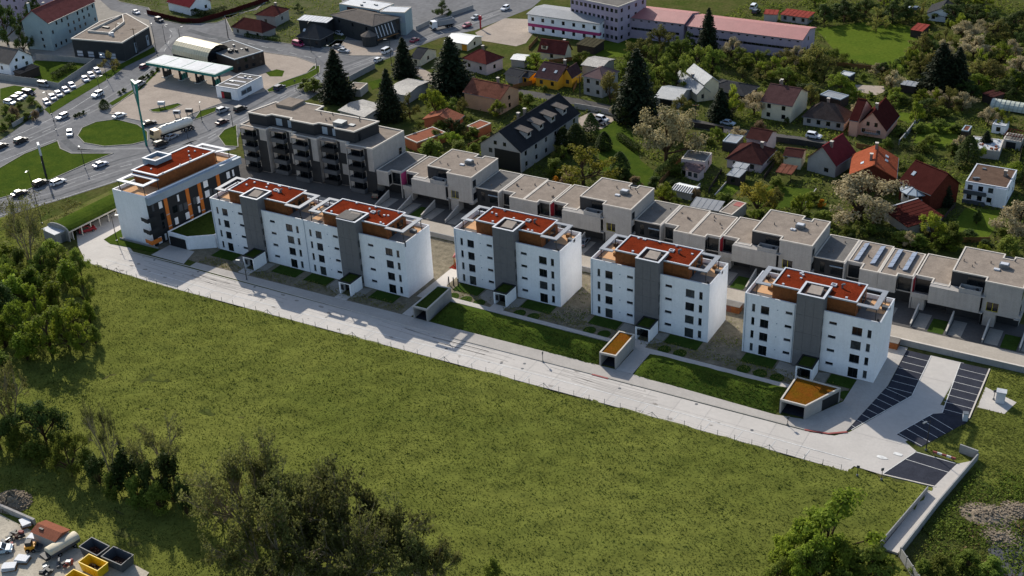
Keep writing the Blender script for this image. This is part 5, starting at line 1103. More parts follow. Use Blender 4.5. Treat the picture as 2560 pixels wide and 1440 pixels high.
        build(MB().sheet([(ox + 12.2, -4.7), (ox + 14.85, -4.7), (ox + 14.85, -1.1), (ox + 12.2, -1.1)], 3.06), 'green_roof', 'sedumgreen', po)
        build(MB().box(ox + 12.31, ox + 14.74, -3.2, -3.12, .02, 2.7), 'glass_door', 'glass', po)
        build(MB().box(ox + 12.32, ox + 13.0, -4.7, -4.62, 1.0, 2.2), 'letter_box', 'darksteel', po)
        build(MB().box(ox + 12, ox + 15, -7.0, -4.95, .0, .17), 'doorstep', 'concrete', po)
        # front lawns
        for (a, b) in ((ox + 1.0, ox + 7.2), (ox + 17.4 + s, ox + 24.2 + s)):
            if units == 2 and a > ox + 10 and i == 1: b = ox + 24.5
            struct(build(MB().sheet([(x0 + a, y0 - 3.6), (x0 + b, y0 - 3.6), (x0 + b, y0 - .25), (x0 + a, y0 - .25)], 0.1), 'lawn', 'lawn_shade'))
        if units == 1:
            for k, cx in enumerate((2.6, 5.8, 9.0, 18.6, 21.8)):
                struct(build(MB().sheet([(x0 + cx + 1.3 * math.cos(q), y0 - 5.9 + 1.5 * math.sin(q)) for q in [math.pi * 2 * j / 12 for j in range(12)]], 0.1), 'lawn', 'lawn_shade'))
        struct(build(MB().sheet([(x0 + ox + 7.6, y0 - 3.8), (x0 + ox + 11.8, y0 - 5.5), (x0 + ox + 11.8, y0 - .9), (x0 + ox + 7.6, y0 - .3)], 0.095), 'paved_patch', 'paving'))
        struct(build(MB().sheet([(x0 + ox + 15.2, y0 - 5.5), (x0 + ox + 17.2, y0 - 3.8), (x0 + ox + 17.2, y0 - .3), (x0 + ox + 15.2, y0 - .9)], 0.095), 'paved_patch', 'paving'))
    return t
mk('lawn_shade', (0.034, 0.06, 0.012), 0.95, 0.2, 0.6, 0.5, 5)  # shaded copy of lawn, shade painted into the green before the buildings
white_block(-186.18, 178.77, 52.6, 2, 'long white apartment block with two grey stair towers and two red roofs')
white_block(-128.14, 189.14, 25.0, 1, 'white apartment block with one grey tower standing next right of the long double block')
white_block(-96.39, 189.38, 25.0, 1, 'white apartment block with one grey tower behind the middle golden garage roof')
white_block(-64.51, 189.50, 25.0, 1, 'white apartment block with one grey tower next to the black parking stalls')

# planting beds: small stones and shrubs beside the blocks are scattered later
# underground garage entrances
def garage_entry(poly, top, label, gate=None):
    cx, cy = poly[0]
    t = thing('garage_entrance', label, 'garage', (cx, cy, 0))
    q = [(x - cx, y - cy) for x, y in poly]
    (ax, ay), (bx, by), (ccx, ccy), (dx, dy) = q
    def slab(p0, p1, w): 
        d = Vector((p1[0] - p0[0], p1[1] - p0[1])).normalized(); n = Vector((-d.y, d.x)) * w
        return [p0, p1, (p1[0] + n.x, p1[1] + n.y), (p0[0] + n.x, p0[1] + n.y)]
    m = MB(); m.prism(slab(q[3], q[0], .3), 0, 2.5).prism(slab(q[1], q[2], .3), 0, 2.5)
    build(m, 'side_wall', 'rowwhite', t)
    build(MB().prism(slab(q[2], q[3], .3), 0.02, 2.49), 'back_wall', 'rowwhite', t)
    build(MB().prism(q, 2.5, 2.72), 'roof_slab', 'rowwhite', t)
    build(MB().ring(q, .28, 2.722, 2.95), 'parapet', 'rimbeige', t)
    build(MB().sheet(inset(ccw(q), .28), 2.8), 'green_roof', top, t)
    build(MB().sheet(inset(ccw(q), .32), 0.17), 'floor', 'blackasphalt', t)
    if gate:
        u = Vector((ccx - bx, ccy - by)); L_ = u.length; u.normalize()
        mm = MB(); a0, a1 = gate
        p0, p1 = Vector((bx, by)) + u * a0, Vector((bx, by)) + u * a1; n = Vector((u.y, -u.x)) * 0.04
        mm.prism([tuple(p0 + n * .1), tuple(p1 + n * .1), tuple(p1 + n), tuple(p0 + n)], .05, 2.3); build(mm, 'door', 'door', t)
garage_entry([(-128.0, 172.2), (-124.5, 172.2), (-125.0, 182.0), (-128.1, 181.6)], 'sedumgreen', 'garage entrance with dark green roof right of the long double block')
garage_entry([(-86.5, 173.1), (-83.1, 173.3), (-83.2, 181.8), (-86.5, 181.7)], 'sedumgold', 'narrow garage entrance with golden green roof in the middle of the road')
garage_entry([(-51.5, 173.2), (-46.9, 173.2), (-43.2, 181.2), (-51.4, 181.4)], 'sedumgold', 'wide tapering garage entrance with golden roof near the parking stalls', gate=(4.2, 8.4))

# ---------------------------------------------------------------- corner building with coloured facade (left end of the row)
cb = thing('apartment_block', 'white corner building with black facade, orange strips and red roof', 'building', (-200.2, 172.9, 0))
poly = [(0, 0), (3.4, 27.4), (-7.0, 27.4), (-10.2, 0)]
build(MB().prism(poly, 0, 11.85), 'wall', 'white', cb)
build(MB().ring(poly, .3, 11.852, 12.7), 'parapet', 'white', cb)
build(MB().sheet(inset(ccw(poly), .3), 11.9), 'terrace_floor', 'terrace', cb)
FA = math.atan2(27.4, 3.4)
fac = link('facade', MB().box(0.02, 27.5, -0.12, 0, 0, 10.6).mesh('facade'), 'darkfacade', cb, (0.002, 0, 0), FA)
build(MB().box(-.1, 27.8, -1.0, -.14, 10.7, 12.3).box(-.1, 27.8, -1.15, -.1, 12.302, 12.5), 'eave_band', 'eavegrey', fac)
g = random.Random(4)
for i, x in enumerate((4.6, 10.9, 14.5, 20.2)):
    pc = build(MB().box(x, x + .95, -.24, -.121, .4, 10.6), 'orange_strip', 'orangepanel', fac)
    for z in (3.3, 6.2): build(MB().box(x - .02, x + .97, -.27, -.2401, z, z + .18), 'strip_joint', 'trim', pc)
cols = [1.2, 3.1, 6.6, 8.4, 9.8, 12.6, 13.6, 16.3, 17.4, 18.8, 22.0, 23.4, 25.2]
for i, x in enumerate(cols):
    for k in range(4):
        if g.random() < .22: continue
        z = .5 + k * 2.6 + g.uniform(-.3, .3); w_ = g.choice((.5, .95, 1.3)); mt = g.choice(('white', 'panelgrey', 'glass', 'white', 'panelgrey'))
        wo = build(MB().box(x, x + w_, -.19, -.121, z, z + 1.65), 'shutter' if mt != 'glass' else 'window', mt, fac)
for z in (6.9, 4.0, 1.4):
    bl = build(MB().box(-1.5, 1.3, -1.4, -.13, z, z + .15).box(-1.5, 1.3, -1.4, -1.33, z + .152, z + 1.05).box(-1.5, -1.43, -1.328, .9, z + .152, z + 1.05), 'balcony', 'darkfacade' if z > 2 else 'orangepanel', fac)
ph = [(-1.6, 6.2), (.6, 23.0), (-7.6, 23.0), (-9.4, 6.2)]
pb = build(MB().prism(ph, 11.9, 14.9), 'penthouse', 'wood', cb)
build(MB().ring(inset(ccw(ph), -.25), .5, 14.902, 15.15), 'roof_edge', 'trim', pb)
build(MB().sheet(inset(ccw(ph), .22), 15.0), 'green_roof', 'sedum', pb)
pl2 = [(-6.2, 10.6), (-5.6, 15.2), (-10.0, 15.2), (-10.4, 10.6)]
st = build(MB().prism(pl2, 11.9, 15.3).ring(pl2, .35, 15.302, 16.1), 'stair_tower', 'eavegrey', pb)
build(MB().ring(inset(ccw(pl2), -.1), .5, 16.102, 16.2), 'tower_rim', 'trim', st)
build(MB().box(-9.2, -7, 12.0, 13.8, 15.31, 15.6), 'hatch', 'apron', st)
for q in ([(-9.7, 1.2), (-1.2, 1.2), (-.8, 5.9), (-9.2, 5.9)], [(.3, 23.3), (2.6, 26.6), (-6.6, 26.6), (-7.2, 23.3)]):
    pg = build(MB().ring(q, .9, 14.3, 14.5), 'pergola', 'trim', cb)
    for x, y in inset(ccw(q), .35)[:3]: build(MB().box(x - .07, x + .07, y - .07, y + .07, 11.9, 14.298), 'post', 'darksteel', pg)
for k in range(10):
    t_ = g.random(); x, y = -4 + g.uniform(-3, 3) + t_ * 1.5, 7 + t_ * 15
    build(MB().box(x - .15, x + .15, y - .15, y + .15, 15.0, 15.3), 'roof_vent', 'trim', pb)
# low garage with grassed roof between corner building and long block
lg = thing('garage', 'low white garage with grassed roof between corner building and long block', 'garage', (-198.3, 174.6, 0))
gp = [(0.3, .9), (6.4, .6), (11.6, 4.2), (11.6, 14), (1.6, 14)]
build(MB().prism(gp, 0, 3.0), 'wall', 'white', lg); build(MB().ring(gp, .3, 3.002, 3.3), 'parapet', 'white', lg); build(MB().sheet(inset(ccw(gp), .3), 3.12), 'green_roof', 'sedumgreen', lg)
dr = build(MB().box(1.0, 5.8, .5, .66, 0.05, 2.4), 'garage_door', 'door', lg)
for k in range(4): build(MB().box(1.0, 5.8, .47, .499, .1 + k * .58, .1 + k * .58 + .52), 'door_panel', 'door', dr)
struct(build(MB().sheet([(-198, 169.4), (-188, 169.4), (-190, 175), (-197.6, 175)], .09), 'driveway', 'concrete'))
struct(build(MB().prism([(-214, 170.4), (-211, 169.4), (-199, 170.6), (-198.2, 172.6), (-199.5, 172.4), (-210.6, 172.4), (-212, 176.5), (-214.2, 176)], 0, .13), 'lawn', 'lawn'))
wall_run('low_wall', 'low concrete edging wall at the foot of the corner building', [(-210.6, 172.2), (-198.6, 172.4)], .5, .2, 3, 'concretewall')

# ---------------------------------------------------------------- balcony block (left end of the terraced row)
bb = thing('apartment_block', 'pale apartment block with dark stacked balconies and grey flat roof', 'building', (-211, 219, 0))
base = [(0, -1.5), (8.5, -1.5), (8.5, .2), (16.5, .2), (16.5, -1.2), (24.5, -1.2), (24.5, .4), (33, .4), (33, -.8), (41, -.6), (41.5, 12.4), (34, 12.6), (0, 12.4)]
build(MB().prism(base, 0, 11.7), 'wall', 'rowwhite', bb)
build(MB().ring(base, .35, 11.702, 12.1), 'parapet', 'rimbeige', bb)
build(MB().sheet(inset(ccw(base), .35), 11.85), 'roof', 'bitumen', bb)
pt = [(1.5, .6), (7.4, .6), (8.2, 1.9), (14.6, 1.9), (15.2, .8), (22.4, .8), (23.2, 2.1), (28.4, 2.1), (29.0, .9), (34.8, .9), (36.4, 9.0), (17, 9.0), (17, 11.9), (6.0, 11.9), (6.0, 9.3), (3.4, 9.3)]
phb = build(MB().prism(pt, 11.86, 14.7), 'penthouse', 'darkfacade', bb)
build(MB().ring(inset(ccw(pt), -.2), .5, 14.702, 15.0), 'roof_edge', 'rimbeige', phb); build(MB().sheet(inset(ccw(pt), .2), 14.85), 'roof', 'bitumen', phb)
build(MB().box(5.6, 10.8, 6.8, 12.2, 14.9, 15.6), 'lift_head', 'bitumen', phb)
build(MB().box(27.6, 30.4, 2.0, 4.4, 14.86, 15.9).box(31, 32.6, 3.6, 4.8, 14.86, 15.1), 'air_unit', 'steel', phb)
for k in range(9): x, y = g.uniform(5, 33), g.uniform(4, 9); build(MB().tube((x, y, 14.85), (x, y, 15.4), .14), 'roof_vent', 'chimney', phb)
for x in (9.4, 13.2, 24.0, 27.2): build(MB().box(x, x + 1.9, 1.84, 1.89, 12.2, 14.1) if x < 20 else MB().box(x, x + 1.6, 2.03, 2.08, 12.2, 14.1), 'window', 'eavegrey', phb)
build(MB().box(35.1, 35.2, 2.2, 3.2, 12, 13.9), 'door', 'glass', phb)
for k in range(4):
    z = 2.9 * k + .15
    for j, x in enumerate((1.2, 9.6, 17.6, 25.4, 34.4)):
        yf = (-1.5, .2, -1.2, .4, -.7)[j]
        if k == 0 and j in (0, 1): pass
        by = yf - 1.5
        bo = build(MB().box(x, x + 4.2, by, yf - .002, z, z + .16).box(x, x + 4.2, by, by + .1, z + .162, z + 1.15).box(x, x + .1, by + .102, yf - .002, z + .162, z + 1.15).box(x + 4.1, x + 4.2, by + .102, yf - .002, z + .162, z + 1.15), 'balcony', 'panelgrey' if (j + k) % 3 else 'darkfacade', bb)
        build(MB().box(x + .2, x + 4.0, yf - .06, yf - .004, z + .2, z + 2.5), 'balcony_door', 'glass', bo)
        build(MB().box(x + 4.2, x + 7.15, yf - .05, yf - .003, z, z + 2.9) if (k == 2 and j in (0, 1, 3)) or (k == 1 and j in (0, 2, 4)) or k == 0 else MB().box(x + 4.2, x + 5.0, yf - .05, yf - .003, z, z + 2.9), 'dark_panel', 'darkfacade', bb)
        build(MB().box(x, x + 4.2, by, by + .12, z + 1.3, z + 1.36).box(x + .1, x + .2, by + .02, by + .1, z + 1.15, z + 2.9).box(x + 4.0, x + 4.1, by + .02, by + .1, z + 1.15, z + 2.9), 'balcony_frame', 'darksteel', bo)
        if k == 3: build(MB().box(x - .1, x + 4.3, by - .1, yf - .01, z + 2.91, z + 3.1), 'balcony_roof', 'bitumen', bo)
build(MB().box(41.5, 41.58, 9.6, 10.6, 6.5, 8.3), 'window', 'glass', bb)

# ---------------------------------------------------------------- terraced row
def roof_kit(t, poly, z, deck='bitumen', edge='rimbeige', rim=.28):
    build(MB().ring(poly, rim, z - .25, z), 'parapet', edge, t)
    build(MB().sheet(inset(ccw(poly), rim), z - .12), 'roof', deck, t)
NTH = ['leftmost', 'second', 'third', 'rightmost']
def tall_house(x0, i):
    t = thing('terraced_house', {0: 'tall white terraced house with grey roof right of the balcony block', 1: 'tall white terraced house behind the gap between two single blocks', 2: 'tall white terraced house third from the balcony block', 3: 'tall white terraced house cut by the right edge, beside solar panels'}[i], 'house', (x0, 0, 0), group='tall houses of the terraced row')
    m = MB()
    hw = [(.8, 3.0, 3.4, 5.4)]
    wall_holes(m, (6.5, 218.3), (1, 0), 6.8, 2.9, 9.55, hw, .3)
    m.quad((13.3, 218.3, 2.9), (13.3, 230.6, 2.9), (13.3, 230.6, 9.55), (13.3, 218.3, 9.55)); m.quad((6.5, 219.9, 0), (6.5, 218.3, 0), (6.5, 218.3, 9.55), (6.5, 219.9, 9.55))
    m.quad((6.5, 218.3, 2.9), (6.5, 220.6, 2.9), (13.3, 220.6, 2.9), (13.3, 218.3, 2.9))
    m.box(7.0, 9.2, 218.5, 220.6, 0, 2.895); m.quad((13.3, 220.6, 0), (13.3, 230.6, 0), (13.3, 230.6, 2.9), (13.3, 220.6, 2.9)); m.quad((0, 231, 0), (0, 219.9, 0), (0, 219.9, 9.55), (0, 231, 9.55)); m.quad((13.3, 230.6, 0), (0, 230.8, 0), (0, 230.8, 9.55), (13.3, 230.6, 9.55))
    build(m, 'wall', 'rowwhite', t)
    rc = build(MB().box(.02, 6.48, 219.9, 220.2, 0, 9.54).box(6.5, 13.28, 220.65, 220.9, 0, 2.89), 'dark_front', 'darkfacade', t)
    build(MB().box(3.0, 6.2, 219.84, 219.898, 7.0, 9.1), 'window', 'glass', rc); build(MB().box(3.6, 6.2, 219.83, 219.898, 3.6, 6.0), 'window', 'glass', rc); build(MB().box(3.6, 6.2, 219.82, 219.898, 6.2, 6.4), 'ledge', 'rimbeige', rc)
    window(t, (6.5, 218.3), (1, 0), hw[0], .3, 'yellowframe')
    for z in (6.9, 3.7):
        build(MB().box(13.302, 13.36, 218.8, 220.1, z, z + 1.7), 'window', 'glass', t)
    build(MB().box(12.6, 13.5, 217.9, 218.29, 2.9, 3.1).box(13.302, 13.6, 218.3, 220.4, 2.9, 3.7), 'balcony', 'rowwhite', t)
    roof_kit(t, [(0, 219.85), (6.4, 219.85), (6.4, 218.2), (13.4, 218.2), (13.4, 230.6), (9.6, 230.6), (9.6, 229.2), (7.8, 229.2), (7.8, 231), (0, 231)], 9.8)
    hv = build(MB().box(7.6, 9.4, 224.6, 226, 9.7, 10.5), 'air_unit', 'steel', t); build(MB().box(6.9, 8.0, 223.4, 224.1, 9.7, 9.95).box(7.8, 9.2, 224.8, 225.8, 10.502, 10.62), 'unit_cover', 'trim', hv)
    for k in range(5): x, y = rnd.uniform(1, 12), rnd.uniform(221, 229); build(MB().tube((x, y, 9.68), (x, y, 10.0 + .3 * rnd.random()), .12), 'roof_vent', 'chimney', t)
    bx = build(MB().box(-3.4, 6.2, 217.6, 219.7, 2.9, 6.6), 'bay', 'rowwhite', t)
    build(MB().box(6.202, 6.26, 217.9, 219.2, 3.3, 6.0), 'window', 'glass', bx); build(MB().box(6.262, 6.9, 217.6, 219.6, 2.9, 3.1).box(6.202, 6.9, 217.6, 219.6, 6.4, 6.6), 'window_hood', 'rowwhite', bx)
    tr = build(MB().ring([(2.0, 217.7), (6.1, 217.7), (6.1, 219.6), (2.0, 219.6)], .15, 6.602, 7.5), 'balcony', 'concretewall', t)
    build(MB().tube((2.6, 218.2, 6.61), (2.6, 218.2, 7.4), .35, .3, 8).tube((5.2, 218.6, 6.61), (5.2, 218.6, 7.5), .25, .3, 8), 'planter', 'darkfacade', tr)
    return t
def low_a(x0, i):
    t = thing('terraced_house', f'low dark fronted terraced house joined right of the {NTH[i]} tall one', 'house', (x0, 0, 0), group='low houses of the terraced row')
    build(MB().prism([(0, 220), (6.3, 220), (6.3, 231), (0, 231)], 0, 6.45), 'wall', 'darkfacade', t)
    build(MB().box(6.32, 6.6, 219.2, 231, 0, 6.7), 'party_wall', 'rowwhite', t)
    roof_kit(t, [(0.02, 219.9), (6.3, 219.9), (6.3, 231), (0.02, 231)], 6.7, 'flatgrey')
    for x, w_ in ((1.4, .9), (3.6, 2.3)): build(MB().box(x, x + w_, 219.93, 219.998, 3.4, 5.8), 'window', 'glass', t)
    build(MB().box(3.4, 6.1, 219.6, 219.9, 5.3, 5.45), 'awning', 'eavegrey', t)
    for k in range(3): x, y = rnd.uniform(1, 5), rnd.uniform(222, 229); build(MB().tube((x, y, 6.57), (x, y, 6.95), .12), 'roof_vent', 'chimney', t)
def low_b(x0, i, solar):
    for part in (0, 1):
        if part == 0: pl, lo = [(0, 221), (3.1, 221), (3.1, 218.6), (6.8, 218.6), (6.8, 231), (0, 231)], 0
        else: pl, lo = [(0, 218.6), (3.6, 218.6), (3.6, 219.9), (6.5, 219.9), (6.5, 230.4), (0, 230.4)], 6.85
        lab = f'low pale house {"with solar panels, " if solar else ""}{"left" if part == 0 else "right"} of the pair after the {NTH[i]} tall one'
        t = thing('terraced_house', lab, 'house', (x0 + lo, 0, 0), group='low houses of the terraced row')
        build(MB().prism(pl, 2.9, 6.45), 'wall', 'rowwhite', t)
        build(MB().prism([(0.02, 221.1), (pl[3][0] - .02 if part else 6.78, 221.1), (6.4, 230), (0.02, 230)], 0, 2.895), 'ground_floor', 'darkfacade', t)
        roof_kit(t, pl, 6.7)
        if part == 0:
            build(MB().box(.3, 2.9, 220.9, 220.998, 3.2, 5.9), 'window', 'glass', t)
        else:
            build(MB().box(3.7, 6.4, 219.83, 219.898, 3.2, 6.1), 'window', 'glass', t); build(MB().box(3.602, 3.66, 218.7, 219.8, 3.3, 5.8), 'window', 'glass', t)
            build(MB().box(6.52, 6.78, 219.0, 221.6, 0, 6.66), 'party_wall', 'rowwhite', t); build(MB().box(6.785, 6.83, 219.05, 221.5, 3.2, 6.5), 'red_panel', 'red', t)
        for k in range(4): x, y = rnd.uniform(1, 5.5), rnd.uniform(222.5, 229); build(MB().tube((x, y, 6.58), (x, y, 6.8 + .4 * rnd.random()), .16), 'roof_vent', 'chimney', t)
        if solar:
            for xx in ((1.0, 4.3) if part == 0 else (1.0, 3.9)):
                for k in range(4):
                    y = 221.5 + k * 2.1
                    build(MB().add([(xx, y, 6.75), (xx + 1.0, y, 7.1), (xx + 1.0, y + 2.0, 7.1), (xx, y + 2.0, 6.75), (xx, y, 6.68), (xx + 1.0, y, 6.68), (xx + 1.0, y + 2.0, 6.68), (xx, y + 2.0, 6.68)], [(0, 1, 2, 3), (0, 4, 5, 1), (1, 5, 6, 2), (2, 6, 7, 3), (3, 7, 4, 0)]), 'solar_panel', 'solar', t)
def low_c(x0, i):
    pl = [(0, 220.8), (3.4, 220.8), (3.4, 218.7), (6.9, 218.7), (6.9, 230.9), (0, 230.9)]
    t = thing('terraced_house', f'low terraced house with a shaded loggia just left of the {NTH[i + 1]} tall one', 'house', (x0, 0, 0), group='low houses of the terraced row')
    build(MB().prism(pl, 2.9, 6.45), 'wall', 'rowwhite', t); build(MB().prism([(.02, 221.2), (6.85, 221.2), (6.85, 230), (.02, 230)], 0, 2.895), 'ground_floor', 'darkfacade', t)
    roof_kit(t, pl, 6.7); build(MB().box(.2, 3.2, 220.7, 220.798, 3.2, 6.0), 'window', 'glass', t)
    build(MB().box(0, 3.38, 218.8, 220.79, 2.7, 2.9).box(0, 3.38, 218.8, 218.95, 2.902, 3.8), 'balcony', 'rowwhite', t)
    build(MB().box(0.1, 2.6, 219.2, 221.1, 0, 2.69), 'ground_wall', 'rowwhite', t)
for i, x in enumerate((-155.2, -114.4, -74.1, -33.6)):
    tall_house(x, i)
    if i < 3: low_a(x + 13.4, i); low_b(x + 20.05, i, i == 2); low_c(x + 33.65, i)
t = thing('terraced_house', 'low terraced house between the balcony block and the first tall one', 'house', (-169.3, 0, 0), group='low houses of the terraced row')
build(MB().prism([(0, 218.3), (3.4, 218.3), (3.4, 219.9), (6.4, 219.9), (6.4, 231), (0, 231)], 2.9, 6.45), 'wall', 'rowwhite', t); roof_kit(t, [(0, 218.3), (3.4, 218.3), (3.4, 219.9), (6.4, 219.9), (6.4, 231), (0, 231)], 6.7, 'flatgrey')
build(MB().box(3.6, 6.3, 219.83, 219.898, 3.2, 6.1), 'window', 'glass', t); build(MB().box(3.402, 3.46, 218.5, 219.6, 3.3, 5.8), 'window', 'glass', t); build(MB().prism([(.02, 221.2), (6.35, 221.2), (6.35, 230), (.02, 230)], 0, 2.895), 'ground_floor', 'darkfacade', t); build(MB().box(6.5, 6.72, 219, 221.6, 0, 6.66), 'party_wall', 'rowwhite', t); build(MB().box(6.725, 6.77, 219.05, 221.5, 3.2, 6.5), 'red_panel', 'magenta', t)
low_c(-162.2, -1)
# drive ramps, dividing walls and greens in front of the row
for i, x in enumerate(np.arange(-166, -14, 6.7)):
    struct(build(MB().sheet([(x + .4, 212), (x + 2.9, 212), (x + 2.9, 218), (x + .4, 218)], .07), 'driveway', 'paving'))
    if i % 2: struct(build(MB().sheet([(x + 3.4, 211.6), (x + 6.3, 211.6), (x + 6.3, 217), (x + 3.4, 217)], .068), 'lawn', 'lawn_shade'))
    w_ = thing('garden_wall', 'sloping concrete wall between driveways of the terraced row', 'wall', (x, 212, 0), group='driveway walls before the terraced row')
    build(MB().add([(0, 0, 0), (.22, 0, 0), (.22, 6, 0), (0, 6, 0), (0, 0, .7), (.22, 0, .7), (.22, 6, 2.0), (0, 6, 2.0)], [(4, 5, 6, 7), (0, 1, 5, 4), (1, 2, 6, 5), (2, 3, 7, 6), (3, 0, 4, 7)]), 'wall', 'concretewall', w_)
    build(MB().add([(-.04, -.04, .702), (.26, -.04, .702), (.26, 6.04, 2.002), (-.04, 6.04, 2.002), (-.04, -.04, .78), (.26, -.04, .78), (.26, 6.04, 2.08), (-.04, 6.04, 2.08)], [(0, 3, 2, 1), (4, 5, 6, 7), (0, 1, 5, 4), (1, 2, 6, 5), (2, 3, 7, 6), (3, 0, 4, 7)]), 'coping', 'rimbeige', w_)
# ---------------------------------------------------------------- houses of the town
CATN = {'detached_house': 'house', 'bungalow': 'house', 'annex': 'annex', 'house_wing': 'house', 'garden_shed': 'shed', 'outbuilding': 'shed', 'garage': 'garage', 'apartment_house': 'house', 'lean_to': 'shed', 'canopy_roof': 'canopy', 'greenhouse': 'greenhouse', 'caravan': 'caravan', 'apartment_building': 'building', 'filling_station_shop': 'shop', 'car_wash': 'car wash', 'restaurant': 'restaurant', 'shop_building': 'shop', 'commercial_hall': 'hall', 'production_hall': 'hall', 'office_block': 'office', 'workshop': 'workshop', 'carport': 'carport'}
FOOT = []
def house(name, label, typ, cx, cy, rot, w, d, z, rise, ridge, roofm, wallm, nf, nr, ch, o):
    t = thing(name, label, CATN[name], (cx, cy, 0), R(rot))
    ca, sa = math.cos(R(rot)), math.sin(R(rot))
    FOOT.append([(cx + x * ca - y * sa, cy + x * sa + y * ca) for x, y in ((-w / 2 - .5, -d / 2 - .5), (w / 2 + .5, -d / 2 - .5), (w / 2 + .5, d / 2 + .5), (-w / 2 - .5, d / 2 + .5))])
    g = random.Random(int(abs(cx * 13 + cy * 7)))
    ov = 0.0 if typ in ('flat', 'barrel') else min(.4, w * .05)
    X, Y = w / 2 - ov, d / 2 - ov
    S = o.get('s') or max(1, round(z / 2.7))
    # wall height at each side of a sloping roof
    if typ == 'gable':
        half = d / 2 if ridge == 'a' else w / 2
        sl_ = rise / half; zw = z + ov * sl_ - .18
    elif typ == 'hip': zw = z - .05
    elif typ == 'mono': zw = z - .1
    else: zw = z - .28
    fr = 'whiteframe' if o.get('wf') == 'white' else 'frame'
    def grid(n, length, floors, ww=1.1, wh=1.25):
        H_ = []
        fh = zw / floors
        for k in range(floors):
            for j in range(n):
                c = length * (j + .5) / n + g.uniform(-.12, .12); b = k * fh + max(.25, fh * .42 - .3)
                h = min(wh, fh * .6)
                if c - ww / 2 > .15 and c + ww / 2 < length - .15: H_.append((c - ww / 2, c + ww / 2, b, b + h))
        return H_
    hf = grid(nf, 2 * X, S) if nf else []
    hr = grid(nr, 2 * Y, S) if nr else []
    if o.get('ribbon'): hf = [(a, b - .1, zw * .42, zw * .42 + .8) for a, b, c, e in grid(nf * 2, 2 * X, 1, 1.5)] + [(a, b, zw - .9, zw - .5) for a, b, c, e in grid(nf, 2 * X, 1, .8)]
    if o.get('flats'):
        hr = [h for k in range(4) for h in [(a, b, .8 + k * 2.35, 2.0 + k * 2.35) for a, b, c, e in grid(9, 2 * Y, 1, .9)] if g.random() < .8]
        hf = [(2 * X * .62, 2 * X * .62 + .8, .9 + k * 2.35, 2.0 + k * 2.35) for k in range(3)]
    if o.get('onewin'): hf = [(2 * X * .6, 2 * X * .6 + 1.2, .9, 2.0)]
    m = MB()
    wall_holes(m, (-X, -Y), (1, 0), 2 * X, 0, zw, hf, .12)
    wall_holes(m, (X, -Y), (0, 1), 2 * Y, 0, zw, hr, .12)
    m.quad((X, Y, 0), (-X, Y, 0), (-X, Y, zw), (X, Y, zw)); m.quad((-X, Y, 0), (-X, -Y, 0), (-X, -Y, zw), (-X, Y, zw))
    if typ == 'gable':
        if ridge == 'a': hgt = zw + Y * sl_; m.tri((X, -Y, zw), (X, Y, zw), (X, 0, hgt)); m.tri((-X, Y, zw), (-X, -Y, zw), (-X, 0, hgt))
        else: hgt = zw + X * sl_; m.tri((-X, -Y, zw), (X, -Y, zw), (0, -Y, hgt)); m.tri((X, Y, zw), (-X, Y, zw), (0, Y, hgt))
    if typ == 'mono':
        m.quad((X, Y, zw), (-X, Y, zw), (-X, Y, zw + rise), (X, Y, zw + rise)); m.tri((X, -Y, zw), (X, Y, zw), (X, Y, zw + rise)); m.tri((-X, Y, zw), (-X, -Y, zw), (-X, Y, zw + rise))
    if name == 'canopy_roof':
        for x in (-X, X - .14):
            for y in (-Y, Y - .14): build(MB().box(x, x + .14, y, y + .14, 0, z - .11), 'post', wallm, t)
        hf = hr = []
    elif typ != 'barrel': build(m, 'wall', wallm, t)
    for h in hf: window(t, (-X, -Y), (1, 0), h, .12, fr)
    for h in hr: window(t, (X, -Y), (0, 1), h, .12, fr)
    A, B = w / 2, d / 2; T_ = .2
    rf = None
    if typ == 'gable':
        def ext(prof, lo, hi, ax):
            n = len(prof)
            if ax == 'x': vs = [(lo, a, b) for a, b in prof] + [(hi, a, b) for a, b in prof]
            else: vs = [(a, hi, b) for a, b in prof] + [(a, lo, b) for a, b in prof]
            return MB().add(vs, [tuple(range(n - 1, -1, -1)), tuple(range(n, 2 * n))] + [(i, (i + 1) % n, n + (i + 1) % n, n + i) for i in range(n)])
        hb = B if ridge == 'a' else A
        prof = [(-hb, z), (-hb, z - T_), (0, z + rise - T_), (hb, z - T_), (hb, z), (0, z + rise)]
        rf = build(ext(prof, -A, A, 'x') if ridge == 'a' else ext(prof, -B, B, 'y'), 'roof', roofm, t)
        rl = .16
        if roofm not in ('pinkmetal', 'metalgrey', 'corrugated', 'palemetal', 'whiteribs', 'slatelight'):
            build(MB().box(-A, A, -rl, rl, z + rise - .06, z + rise + .07) if ridge == 'a' else MB().box(-rl, rl, -B, B, z + rise - .06, z + rise + .07), 'ridge_cap', roofm, rf)
        gm = MB()
        if ridge == 'a': gm.tube((-A, -B - .07, z - .1), (A, -B - .07, z - .1), .07, n=5)
        else: gm.tube((A + .07, -B, z - .1), (A + .07, B, z - .1), .07, n=5)
        if roofm != 'metalgrey': build(gm, 'gutter', 'steel', rf)
    elif typ == 'hip':
        if A >= B: r1, r2 = (-(A - B), 0, z + rise), ((A - B), 0, z + rise)
        else: r1, r2 = (0, -(B - A), z + rise), (0, (B - A), z + rise)
        c = [(-A, -B, z), (A, -B, z), (A, B, z), (-A, B, z)]; c2 = [(x, y, z - .18) for x, y, _ in c]
        vs = c + c2 + [r1, r2]
        fs = [(3, 2, 1, 0)] and [(4 + i, 4 + (i + 1) % 4, (i + 1) % 4, i) for i in range(4)] + [(7, 6, 5, 4)]
        fs += [(0, 1, 9, 8), (1, 2, 9), (2, 3, 8, 9), (3, 0, 8)] if A >= B else [(0, 1, 8), (1, 2, 9, 8), (2, 3, 9), (3, 0, 8, 9)]
